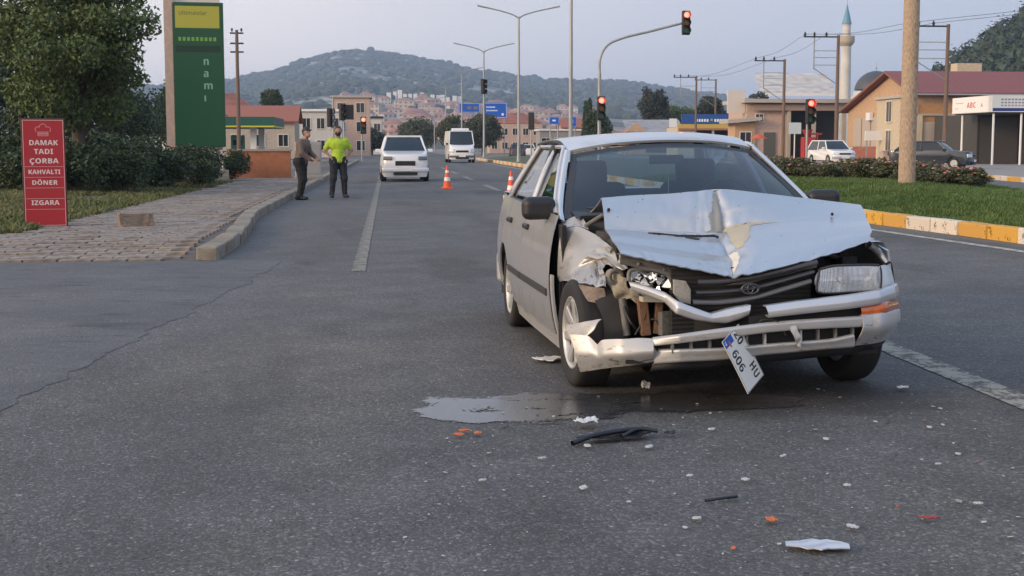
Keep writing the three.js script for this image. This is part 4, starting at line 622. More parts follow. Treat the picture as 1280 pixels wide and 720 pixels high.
// grille bars, radiator, engine bay, cavity behind the torn corner
{
  const gb = (row, h, m) => surf([row.map(([x, y, z]) => [x, y + h, z - 0.02]), row.map(([x, y, z]) => [x, y + h * 0.7, z + 0.006]), row.map(([x, y, z]) => [x, y - h * 0.7, z + 0.008]), row.map(([x, y, z]) => [x, y - h, z - 0.02])], 40, 8, { tension: 0.3 });
  const gr = body('grille', [gb(K.gr1, 0.014)], std([0.045, 0.045, 0.05], 0.4, { side: THREE.DoubleSide }), car, 'black grille bars squeezed out of line');
  body('grille_bar', gb(K.gr2, 0.009), std([0.045, 0.045, 0.05], 0.4, { side: THREE.DoubleSide }), gr);
  body('grille_bar', gb(K.gr3, 0.012), std([0.09, 0.09, 0.095], 0.35, { side: THREE.DoubleSide }), gr);
  body('emblem', [new THREE.TorusGeometry(0.032, 0.005, 8, 24).scale(1.35, 0.8, 1).translate(-0.015, 0.582, 0.648), new THREE.TorusGeometry(0.018, 0.004, 8, 20).scale(0.8, 1.2, 1).translate(-0.015, 0.582, 0.648), new THREE.TorusGeometry(0.02, 0.004, 8, 20).scale(1.2, 0.5, 1).translate(-0.015, 0.590, 0.648)], std([0.10, 0.10, 0.105], 0.3, { metalness: 0.7 }), gr);
  body('radiator', [box(0.74, 0.36, 0.04, -0.02, 0.50, 0.50, 0.05)], std([0.02, 0.02, 0.021], 0.8, { bumpMap: dataTex(64, (u, v) => (Math.floor(v * 32) % 2 ? 220 : 40), false), bumpScale: 0.004 }));
  body('engine', [rbox(0.62, 0.26, 0.40, 0.03, 0.05, 0.60, 0.12), cyl(0.10, 0.10, 0.30, 0.10, 0.74, 0.10, 16, 0, Math.PI / 2), rbox(0.22, 0.17, 0.17, 0.015, 0.46, 0.62, 0.14), rbox(0.28, 0.18, 0.26, 0.03, -0.46, 0.72, -0.02), tube([[-0.4, 0.74, 0.1], [-0.25, 0.79, 0.2], [0, 0.74, 0.22]], 0.03, 20, 8), tube([[0.6, 0.68, 0.32], [0.45, 0.72, 0.36], [0.3, 0.66, 0.40]], 0.014, 20, 6), cyl(0.09, 0.08, 0.08, -0.56, 0.80, -0.12, 16), cyl(0.09, 0.08, 0.08, 0.60, 0.78, -0.12, 16)], darkPl);
  body('inner_wing', [box(0.05, 0.34, 0.6, -0.56, 0.62, -0.12, 0.02, 0, 0.1), box(0.05, 0.30, 0.8, 0.60, 0.60, -0.08), box(1.35, 0.42, 0.03, 0, 0.70, -0.40), box(0.08, 0.08, 0.5, 0.60, 0.66, 0.15), box(1.3, 0.02, 1.1, 0, 0.24, 0.1)], M.blackMat);
  body('hinge_bracket', [bar([-0.66, 0.86, -0.30], [-0.60, 0.93, -0.10], 0.013), bar([-0.60, 0.93, -0.10], [-0.57, 0.90, 0.04], 0.01)], greyMetal);
  body('cowl', [surf([[[-0.70, 0.885, -0.50], [0, 0.915, -0.33], [0.70, 0.885, -0.50]], [[-0.68, 0.86, -0.40], [0, 0.885, -0.22], [0.68, 0.86, -0.40]], [[-0.66, 0.80, -0.38], [0, 0.82, -0.20], [0.66, 0.80, -0.38]]], 24, 8)], darkPl);
  body('wing_rail', [bar([-0.655, 0.80, -0.30], [-0.60, 0.745, 0.12], 0.016), bar([-0.655, 0.765, -0.30], [-0.60, 0.70, 0.14], 0.010)], std([0.34, 0.33, 0.31], 0.6, { metalness: 0.3, map: gConc }));
  // torn corner
  body('wheel_liner', surf([[[-0.80, 0.58, -0.10], [-0.79, 0.58, 0.1], [-0.74, 0.53, 0.25], [-0.70, 0.40, 0.33], [-0.70, 0.28, 0.36]], [[-0.58, 0.60, -0.10], [-0.58, 0.60, 0.1], [-0.57, 0.55, 0.25], [-0.56, 0.40, 0.33], [-0.56, 0.26, 0.36]]], 30, 10, { fn: wob(0.014, 8) }), std([0.035, 0.033, 0.032], 0.85, { side: THREE.DoubleSide }));
  body('chassis_bracket', [rbox(0.05, 0.19, 0.05, 0.006, -0.505, 0.43, 0.42, 0, 0, 0.1), box(0.032, 0.17, 0.04, -0.435, 0.43, 0.43, 0, 0, -0.12)], rust, car, 'rust brown bracket bared behind the torn bumper');
  body('chassis_bracket', [box(0.12, 0.024, 0.06, -0.47, 0.525, 0.46, 0.1, 0, -0.06)], std([0.45, 0.41, 0.32], 0.6));
  body('chassis_bracket', [box(0.15, 0.12, 0.05, -0.36, 0.40, 0.46, 0.2)], greyMetal);
  body('chassis_bracket', bar([-0.60, 0.52, 0.34], [-0.58, 0.33, 0.36], 0.02), greyMetal);
  body('crushed_panel', [surf([[[-0.655, 0.655, 0.20], [-0.60, 0.645, 0.26], [-0.565, 0.63, 0.30]], [[-0.645, 0.58, 0.24], [-0.59, 0.565, 0.30], [-0.55, 0.56, 0.34]], [[-0.61, 0.525, 0.28], [-0.56, 0.515, 0.33], [-0.51, 0.50, 0.37]]], 18, 18, { th: 0.004, fn: wob(0.03, 16) }), surf([[[-0.56, 0.57, 0.36], [-0.46, 0.55, 0.40]], [[-0.55, 0.52, 0.37], [-0.44, 0.515, 0.42]]], 14, 10, { fn: wob(0.025, 20) })], primer);
  body('horn', [new THREE.TorusGeometry(0.035, 0.012, 8, 18).translate(-0.615, 0.625, 0.27)], greyMetal);
  body('cable', [tube([[-0.60, 0.50, 0.34], [-0.57, 0.40, 0.42], [-0.52, 0.36, 0.40], [-0.46, 0.42, 0.44], [-0.40, 0.34, 0.46]], 0.007, 40, 6), tube([[-0.52, 0.55, 0.38], [-0.50, 0.45, 0.44], [-0.55, 0.34, 0.42]], 0.006, 30, 6), tube([[-0.02, 0.40, 0.76], [0.0, 0.44, 0.78], [0.08, 0.43, 0.79], [0.12, 0.36, 0.79]], 0.004, 30, 5)], blackPl);
  body('bumper_scrap', [surf([[[0.135, 0.405, 0.80], [0.165, 0.41, 0.80]], [[0.15, 0.36, 0.81], [0.185, 0.365, 0.81]], [[0.17, 0.31, 0.80], [0.19, 0.30, 0.80]]], 6, 12, { th: 0.004, fn: wob(0.008, 30) })], silverDirty, bumper);
}
// wheels: tyre, rim with a five-hole trim
function carWheel(s, z, steer, parent) {
  const prof = [[0.185, -0.075], [0.205, -0.085], [0.25, -0.092], [0.275, -0.086], [0.287, -0.07], [0.291, -0.04], [0.288, -0.032], [0.291, -0.028], [0.292, 0], [0.289, 0.004], [0.291, 0.028], [0.288, 0.032], [0.291, 0.04], [0.287, 0.07], [0.275, 0.086], [0.25, 0.092], [0.205, 0.085], [0.185, 0.075]];
  const w = part('wheel', new THREE.LatheGeometry(prof.map(([r, y]) => new THREE.Vector2(r, y)), 40), M.rubber, parent);
  w.position.set(s * 0.735, 0.289, z); w.rotation.set(0, steer, s * -Math.PI / 2);
  const rim = part('rim', [new THREE.LatheGeometry([[0.19, -0.06], [0.193, 0.06], [0.20, 0.078], [0.188, 0.084], [0.178, 0.068], [0.172, 0.05]].map(([r, y]) => new THREE.Vector2(r, y)), 36), cyl(0.06, 0.055, 0.02, 0, 0.066, 0, 20), ...Array.from({ length: 7 }, (_, k) => { const a = k / 7 * 6.283, g = new RoundedBoxGeometry(0.135, 0.022, 0.055, 2, 0.008); g.rotateZ(0.12); g.translate(0.113, 0.06, 0); g.rotateY(a); return g; })], std([0.52, 0.51, 0.49], 0.4, { metalness: 0.6 }), w);
  part('brake_disc', cyl(0.165, 0.165, 0.012, 0, 0.02, 0, 28), std([0.10, 0.085, 0.075], 0.6, { metalness: 0.5 }), w);
  return w;
}
carWheel(-1, 0, 0.06, car); carWheel(1, 0, 0.06, car); carWheel(-1, -2.465, 0, car); carWheel(1, -2.465, 0, car);

// ---------------------------------------------------------------- street furniture
function clonePut(src, [x, y, z], turn, label) { const o = src.clone(); o.name = numbered(src.userData.base); o.userData = { ...src.userData }; o.position.set(x, y, z); o.rotation.y = turn; if (label) o.userData.label = label; scene.add(o); return o; }
// double-armed lamp posts along the median
{
  const lp = thing('street_lamp', 'tall grey street lamp with two raised arms on the median', 'street lamp', [8.75, 0.2, -65], 0, 'street lamps along the median'); lp.userData.base = 'street_lamp';
  part('pole', [cyl(0.115, 0.06, 9.6, 0, 4.8, 0, 12)], M.galv, lp); part('base_plate', [box(0.4, 0.03, 0.4, 0, 0.015, 0), cyl(0.14, 0.125, 0.5, 0, 0.28, 0, 12)], M.galv, lp);
  for (const s of [-1, 1]) { const a = part('arm', tube([[0, 9.45, 0], [s * 0.25, 9.65, 0], [s * 1.1, 9.93, 0], [s * 2.2, 10.18, 0]], 0.045, 20, 8), M.galv, lp); part('lamp_head', [rbox(0.62, 0.09, 0.24, 0.035, s * 2.45, 10.23, 0, 0, 0, s * 0.22)], std([0.30, 0.31, 0.32], 0.5), a); }
  for (const z of [-91, -124, -161, -205, -255]) clonePut(lp, [8.75, 0.2, z], 0);
}
// signals
function signalHead(parent, [x, y, z], turn, lit, k = 1) {
  const g = new THREE.Group(); g.name = 'signal_head'; g.position.set(x, y, z); g.rotation.y = turn; g.scale.setScalar(k); parent.add(g);
  part('housing', [rbox(0.36, 1.05, 0.2, 0.04, 0, 0, 0)], M.black, g);
  [M.redLamp, M.amberDim, M.greenDim].forEach((m, i) => {
    const yy = 0.34 - i * 0.34; part('lens', cyl(0.125, 0.12, 0.03, 0, yy, 0.105, 20, Math.PI / 2), i === 0 && !lit ? M.redDim : m, g);
    const v = new THREE.CylinderGeometry(0.15, 0.15, 0.2, 20, 1, true, 0.75 * Math.PI, 1.5 * Math.PI); v.rotateX(Math.PI / 2); part('visor', v.rotateZ(Math.PI).translate(0, yy, 0.19), std([0.02, 0.02, 0.02], 0.6, { side: THREE.DoubleSide }), g);
  });
  if (lit) { const l = new THREE.PointLight(new THREE.Color(1, 0.12, 0.08), 1.2, 0, 2); l.position.set(0, 0.34, 0.2); l.shadow.radius = 5; l.castShadow = true; g.add(l); }
  return g;
}
{
  const t = thing('traffic_signal', 'traffic signal with red light on a long curved overhead arm', 'traffic signal', [9.35, 0.25, -60]);
  part('pole', [cyl(0.085, 0.075, 4.2, 0, 2.1, 0, 12)], M.galv, t); part('arm', tube([[0, 4.2, 0], [0.03, 4.9, 0], [0.35, 5.45, 0], [1.0, 5.75, 0], [2.2, 6.05, 0], [3.75, 6.45, 0]], 0.055, 40, 8), M.galv, t); part('base_plate', box(0.35, 0.04, 0.35, 0, 0.02, 0), M.galv, t);
  signalHead(t, [3.82, 6.43, 0.1], 0.1, true); signalHead(t, [0.05, 2.68, 0.16], 0.1, true);
  const t2 = thing('traffic_signal', 'red traffic signal on a short pole by the shops', 'traffic signal', [20.5, 0, -65.5]);
  part('pole', cyl(0.06, 0.055, 2.75, 0, 1.38, 0, 12), M.galv, t2); part('bracket', tube([[0, 2.7, 0], [0.04, 2.95, 0], [0.1, 3.0, 0.05]], 0.03, 12, 6), M.galv, t2); signalHead(t2, [0.08, 2.95, 0.15], 0.2, true, 1.15);
  const t3 = thing('traffic_signal', 'red traffic signal on a slim post behind the officer', 'traffic signal', [-1.95, 0.1, -106]);
  part('pole', cyl(0.06, 0.055, 3.6, 0, 1.8, 0, 12), M.galv, t3); signalHead(t3, [0.12, 2.75, 0.15], 0.1, true, 1.25);
  const t4 = thing('traffic_signal', 'dark traffic signal seen from the back on a thin median post', 'traffic signal', [9.7, 0.25, -92]);
  part('pole', cyl(0.06, 0.055, 2.9, 0, 1.45, 0, 12), M.galv, t4); signalHead(t4, [0, 2.7, 0], 2.9, false, 1.1);
  const t5 = thing('traffic_signal', 'unlit traffic signal on a pale post near the two men', 'traffic signal', [-3.45, 0.1, -84]);
  part('pole', cyl(0.07, 0.06, 4.1, 0.18, 2.05, 0, 12), M.galv, t5); signalHead(t5, [-0.05, 2.9, 0], 1.3, false, 1.1);
  const t6 = thing('traffic_signal', 'unlit traffic signal hung high on a lamp post', 'traffic signal', [8.72, 6.5, -123.7]);
  part('clamp', box(0.3, 0.06, 0.16, 0.05, 0.2, -0.1), M.galv, t6); signalHead(t6, [-0.1, 0.1, 0.15], 1.2, false, 1.3);
  const t7 = thing('traffic_signal', 'unlit signal with a black backing board left of the lorry', 'traffic signal', [-3.5, 0.1, -112]);
  part('pole', cyl(0.07, 0.06, 4.6, 0, 2.3, 0, 12), M.galv, t7); signalHead(t7, [-0.16, 3.9, 0.1], 0.8, false, 1.3); part('backing_board', box(0.7, 1.2, 0.03, 0.45, 3.9, 0), M.black, t7);
}
// the thick concrete column on the median
{
  const t = thing('concrete_pole', 'thick tan concrete pole standing on the grass median', 'pole', [12.67, 0.2, -32.4]);
  part('shaft', new THREE.CylinderGeometry(0.165, 0.205, 11, 28, 24).translate(0, 5.5, 0), std([0.46, 0.345, 0.25], 0.9, { map: rep(gConc, 3, 14), bumpMap: rep(gConc, 3, 14), bumpScale: 0.006 }), t); part('footing', [cyl(0.30, 0.27, 0.14, 0, 0.0, 0, 16)], M.blackMat, t);
  part('band', cyl(0.182, 0.182, 0.06, 0, 5.95, 0, 24), M.metal, t); for (const a of [0.5, 2.2]) part('stay_strap', bar([Math.cos(a) * 0.2, 0.12, Math.sin(a) * 0.2], [Math.cos(a) * 0.62, -0.08, Math.sin(a) * 0.62], 0.018), M.black, t);
}
// wooden power poles carrying frames of insulators
function powerPole(label, [x, y, z], h, left, seed) {
  const t = thing('power_pole', label, 'power pole', [x, y, z], 0, 'power poles along the shops');
  part('post', [cyl(0.14, 0.10, h, 0, h / 2, 0, 10)], M.woodPole, t);
  const L = left; part('crossarm', [box(L + 0.2, 0.09, 0.09, -L / 2, h - 0.12, 0)], M.black, t);
  part('hanger', [box(0.07, 2.2, 0.07, -L * 0.72, h - 1.2, 0)], M.metal, t);
  for (const d of [1.05, 1.5, 2.0]) part('rung', box(L * 0.74, 0.055, 0.055, -L * 0.37, h - d, 0), M.metal, t);
  part('brace', bar([-L * 0.72, h - 2.2, 0], [0, h - 3.3, 0], 0.035), M.metal, t);
  for (const k of [1, 0.72, 0.36]) part('insulator', [cyl(0.06, 0.09, 0.18, -L * k, h + 0.02, 0, 10), cyl(0.03, 0.05, 0.1, -L * k, h + 0.15, 0, 8)], M.black, t);
  return t;
}
powerPole('wooden power pole with a wide insulator frame beside the red-roofed building', [32.95, 0.1, -78.5], 8.3, 2.5);
powerPole('wooden power pole with insulator frame behind the parked white hatchback', [30.35, 0.1, -90.5], 8.6, 2.3);
powerPole('wooden power pole with insulator frame in front of the pink shop', [30.95, 0.1, -105], 7.9, 2.3);
powerPole('slim power pole with cross frame in front of the blue shop sign', [33.1, 0.1, -145], 8.6, 2.4);
powerPole('slim far power pole with cross frame beside the cream shop end', [39.6, 0.1, -163], 9.2, 2.5);
{
  const wire = (a, b, sag) => { const m = [(a[0] + b[0]) / 2, (a[1] + b[1]) / 2 - sag, (a[2] + b[2]) / 2]; return tube([a, m, b], 0.012, 24, 4); };
  for (const k of [2.5, 0.9]) { solo('power_line', wire([32.95 - k, 8.45, -78.5], [30.35 - k * 0.92, 8.75, -90.5], 0.25), M.black, 'thin black power line strung between the two nearest wooden poles', 'cable', 'power lines'); solo('power_line', wire([32.95 - k, 8.45, -78.5], [46 - k, 9.3, -40], 0.5), M.black, 'thin power line leaving the pole beside the red roof', 'cable', 'power lines by the red roof'); }
  for (const k of [2.3, 0.85]) { solo('power_line', wire([30.35 - k, 8.75, -90.5], [30.95 - k, 8.05, -105], 0.3), M.black, 'thin power line between the poles before the pink shop', 'cable', 'power lines before the pink shop'); solo('power_line', wire([30.95 - k, 8.05, -105], [33.1 - k, 8.75, -145], 0.6), M.black, 'thin power line running on to the slim far poles', 'cable', 'far power lines'); }
  const t = thing('power_pole', 'old power pole with stacked insulators behind the green totem sign', 'power pole', [-9.6, 0.1, -90]); part('post', cyl(0.15, 0.10, 8.6, 0, 4.3, 0, 10), M.woodPole, t); for (const d of [0.1, 0.75, 1.3]) part('crossarm', box(0.85, 0.1, 0.1, 0, 8.5 - d, 0), M.black, t); for (const s of [-0.3, 0.3]) part('insulator', cyl(0.05, 0.07, 0.2, s, 8.6, 0, 8), M.black, t);
  const c = thing('concrete_pole', 'slim pale concrete pole beside the leafy tree', 'pole', [-11.3, 0.1, -40]); part('shaft', cyl(0.13, 0.09, 5.0, 0, 2.5, 0, 14), std([0.42, 0.41, 0.39], 0.9, { map: gConc }), c); part('crossarm', bar([-0.7, 4.95, 0], [0.05, 4.75, 0], 0.03), M.metal, c);
  part('meter_box', box(0.3, 0.5, 0.18, 0.1, 1.7, 0.15), std([0.35, 0.35, 0.36], 0.6), c);
}
// road signs on gantries
function roadSign(label, [x, z], w, h, y, draw) {
  const t = thing('road_sign', label, 'road sign', [x, 0, z]); for (const s of [-0.38, 0.38]) part('post', cyl(0.07, 0.07, y + h, s * w, (y + h) / 2, -0.06, 8), M.galv, t);
  part('panel', box(w, h, 0.06, 0, y + h / 2, 0), std([0.012, 0.10, 0.42], 0.5), t);
  part('lettering', new THREE.PlaneGeometry(w * 0.97, h * 0.95).translate(0, y + h / 2, 0.034), std([1, 1, 1], 0.5, { map: canvasTex(256, 160, (c, W, H) => { c.fillStyle = '#1257b8'; c.fillRect(0, 0, W, H); c.strokeStyle = '#dfe8f2'; c.lineWidth = 4; c.strokeRect(4, 4, W - 8, H - 8); c.fillStyle = '#dfe8f2'; draw(c, W, H); }) }), t);
}
roadSign('large blue direction sign with two white lines', [15.8, -200], 3.4, 2.3, 5.3, (c, w, h) => { for (const [y, a, b] of [[40, 24, 120], [76, 24, 150]]) for (let x = a; x < b; x += 13) c.fillRect(x, y, 9, 14); c.beginPath(); c.arc(w - 46, h - 36, 15, 0, 7); c.fill(); });
roadSign('smaller blue direction sign with two round symbols left of the larger one', [12.2, -204], 3.2, 1.4, 6.2, (c, w, h) => { c.fillStyle = '#7d6f68'; for (const x of [128, 205]) { c.beginPath(); c.arc(x, 80, 30, 0, 7); c.fill(); } });
roadSign('small blue sign on posts left of the nearest lamp post', [15.9, -130], 0.95, 0.75, 3.3, (c) => { c.fillRect(80, 60, 90, 34); });
roadSign('small blue sign on posts right of the nearest lamp post', [17.8, -131], 0.75, 1.0, 3.1, (c) => { c.fillRect(90, 50, 60, 60); });
// cones
{
  const orange = std([0.72, 0.10, 0.03], 0.6), white = std([0.72, 0.71, 0.68], 0.5);
  const cone = (x, z, label) => { const t = thing('traffic_cone', label, 'traffic cone', [x, 0, z]); t.userData.base = 'traffic_cone';
    part('base', rbox(0.36, 0.04, 0.36, 0.015, 0, 0.02, 0), orange, t); const c = part('cone_body', new THREE.LatheGeometry([[0.14, 0.04], [0.125, 0.05], [0.026, 0.69], [0.018, 0.70], [0.0, 0.70]].map((p) => new THREE.Vector2(...p)), 24), orange, t);
    for (const [y0, y1] of [[0.24, 0.35], [0.48, 0.56]]) { const r = (y) => 0.125 - (y - 0.05) * 0.1547 + 0.002; part('band', new THREE.LatheGeometry([[r(y0), y0], [r(y1), y1]].map((p) => new THREE.Vector2(...p)), 24), white, c); } };
  cone(2.92, -32.3, 'orange traffic cone with white bands behind the wrecked saloon'); cone(1.78, -41, 'orange traffic cone on the carriageway between the oncoming car and minibus');
}
// ---------------------------------------------------------------- other vehicles
function wheelSmall(parent, x, y, z, r, w) { const t = part('wheel', new THREE.LatheGeometry([[r * 0.62, -w / 2], [r * 0.93, -w / 2], [r, -w * 0.35], [r, w * 0.35], [r * 0.93, w / 2], [r * 0.62, w / 2]].map((p) => new THREE.Vector2(...p)), 24).rotateZ(Math.PI / 2), M.rubber, parent); t.position.set(x, y, z); part('rim', [cyl(r * 0.62, r * 0.62, w * 0.86, 0, 0, 0, 18, 0, Math.PI / 2)], M.metal, t); }
// o: L, W, H, belt, body outline [[z, y]...] front at +z, cab [z front base, z front top, z rear top, z rear base], wheels [z...]
function vehicle(name, label, category, pos, turn, o, group) {
  const t = thing(name, label, category, pos, turn, group), hw = o.W / 2, b = 0.045;
  const bodyG = prism(o.body.map(([z, y]) => [z, y]), o.W - 2 * b, b, 10); bodyG.rotateY(-Math.PI / 2); bodyG.translate(hw - b, 0, 0);
  { const p = bodyG.attributes.position; for (let i = 0; i < p.count; i++) { const z = p.getZ(i), y = p.getY(i), f = 1 - 0.10 * Math.pow(clamp(Math.abs(z - o.mid) / (o.L / 2), 0, 1), 5) - 0.03 * sstep(o.belt * 0.75, o.belt, y); p.setX(i, p.getX(i) * f); if (z > o.cab[0]) p.setZ(i, z - 0.20 * Math.pow(Math.abs(p.getX(i)) / hw, 3) * sstep(o.cab[0], o.front, z)); else if (z < o.front - o.L + 0.4) p.setZ(i, z + 0.10 * Math.pow(Math.abs(p.getX(i)) / hw, 3)); } bodyG.computeVertexNormals(); }
  part('body', toCreasedNormals(attrs(bodyG), 0.6), o.paint, t);
  const [z0, z1, z2, z3] = o.cab, y0 = o.belt - 0.02, y1 = o.H - 0.05, w0 = hw * 0.955, w1 = hw * o.taper;
  const cab = (g, e) => { const q = [[-w0 + e, y0, z0 - e], [w0 - e, y0, z0 - e], [w0 - e, y0, z3 + e], [-w0 + e, y0, z3 + e], [-w1 + e, y1, z1 - e], [w1 - e, y1, z1 - e], [w1 - e, y1, z2 + e], [-w1 + e, y1, z2 + e]], f = [[0, 1, 5, 4], [1, 2, 6, 5], [2, 3, 7, 6], [3, 0, 4, 7], [4, 5, 6, 7]], ps = []; for (const [a, bb, c, d] of f) ps.push(...q[a], ...q[bb], ...q[c], ...q[a], ...q[c], ...q[d]); const G = new THREE.BufferGeometry(); G.setAttribute('position', new THREE.Float32BufferAttribute(ps, 3)); G.computeVertexNormals(); return G; };
  part('windows', cab(0, 0.012), M.glassDark, t);
  part('windscreen', surf([[w0 * 0.95, y0 + 0.03, z0 - 0.015, 0.10], [(w0 + w1) * 0.475, (y0 + y1) / 2 + 0.01, (z0 + z1) / 2, 0.11], [w1 * 0.94, y1 - 0.03, z1 + 0.012, 0.09]].map(([w, y, z, q]) => [-1, -0.6, 0, 0.6, 1].map((t) => [t * w, y, z + q * (1 - t * t)])), 16, 10), M.glassDark, t);
  const rf = rbox(w1 * 2 + 0.05, 0.075, z1 - z2 + 0.10, 0.03, 0, y1 + 0.015, (z1 + z2) / 2); part('roof', rf, o.paint, t);
  for (const s of [-1, 1]) {
    part('pillar', bar([s * (w0 - 0.02), y0, z0 - 0.02], [s * (w1 - 0.01), y1, z1], 0.04, 6), o.paint, t); part('pillar', bar([s * (w0 - 0.02), y0, z3 + 0.03], [s * (w1 - 0.01), y1, z2], 0.055, 6), o.paint, t);
    for (const k of o.pillars) { const zb = lerp(z0, z3, k), zt = lerp(z1, z2, k); part('pillar', bar([s * (w0 + 0.002), y0, zb], [s * (w1 + 0.002), y1, zt], 0.035, 6), o.paint, t); }
    if (o.panel) part('side_panel', box(0.02, y1 - y0, (lerp(z0, z3, o.panel) - z3), s * (w0 + w1) / 2 + s * 0.005, (y0 + y1) / 2, (lerp(z0, z3, o.panel) + z3) / 2, 0, 0, s * Math.atan2(w0 - w1, y1 - y0)), o.paint, t);
    part('headlamp', rbox(o.lamp[0], o.lamp[1], 0.08, 0.02, s * (hw - o.lamp[0] / 2 - 0.07), o.lamp[2], o.front - 0.055, s * 0.38, -0.15), o.lampMat || std([0.55, 0.57, 0.60], 0.12, { metalness: 0.6 }), t);
    const m = part('door_mirror', rbox(0.2, 0.14, 0.1, 0.04, s * (hw + 0.09), o.belt + 0.08, z0 - 0.22), o.mirror || o.paint, t);
    part('tail_light', box(0.16, 0.22, 0.03, s * (hw - 0.16), o.belt * 0.85, o.front - o.L - 0.05), M.steelRed, t);
  }
  part('grille', rbox(o.grille[0], o.grille[1], 0.05, 0.02, 0, o.grille[2], o.front + 0.036), M.black, t);
  part('front_bumper', surf([[0.08, -0.10], [0.07, 0.02], [0.0, 0.035], [-0.07, 0.02], [-0.08, -0.10]].map(([dy, dz]) => [-1, -0.85, -0.5, 0, 0.5, 0.85, 1].map((t) => [t * hw * 0.97, o.bump + dy, o.front + 0.045 + dz - 0.19 * Math.pow(Math.abs(t), 3)])), 24, 10), o.bumper || o.paint, t);
  part('lower_intake', rbox(o.W * 0.5, 0.1, 0.05, 0.02, 0, o.bump - 0.13, o.front + 0.05), M.black, t);
  part('number_plate', box(0.5, 0.11, 0.015, 0, o.bump + 0.02, o.front + 0.108), M.white, t);
  part('windscreen_wiper', bar([0.1, y0 + 0.03, z0 + 0.02], [-0.5, y0 + 0.08, z0 - 0.01], 0.012, 5), M.black, t);
  part('floor_pan', box(o.W * 0.8, 0.08, o.L * 0.85, 0, 0.32, o.mid), std([0.10, 0.10, 0.10], 0.8), t);
  for (const z of o.wheels) for (const s of [-1, 1]) wheelSmall(t, s * (hw - 0.10), o.r, z, o.r, 0.2);
  return t;
}
const arch = (z, r, base) => Array.from({ length: 9 }, (_, k) => { const a = Math.PI * k / 8; return [z - Math.cos(a) * r * -1, Math.max(base, 0.30 + Math.sin(a) * r)]; }).reverse();
const outline = (L, front, belt, hoodY, base, wz, noseY, cowlZ, tailY) => { const rear = front - L; return [[rear, base], ...wz.slice().sort((a, b) => a - b).flatMap((z) => arch(z, 0.36, base)), [front - 0.04, base], [front, base + 0.18], [front, noseY], [front - 0.10, hoodY], [cowlZ, belt], [rear + 0.05, tailY], [rear, tailY - 0.2]]; };
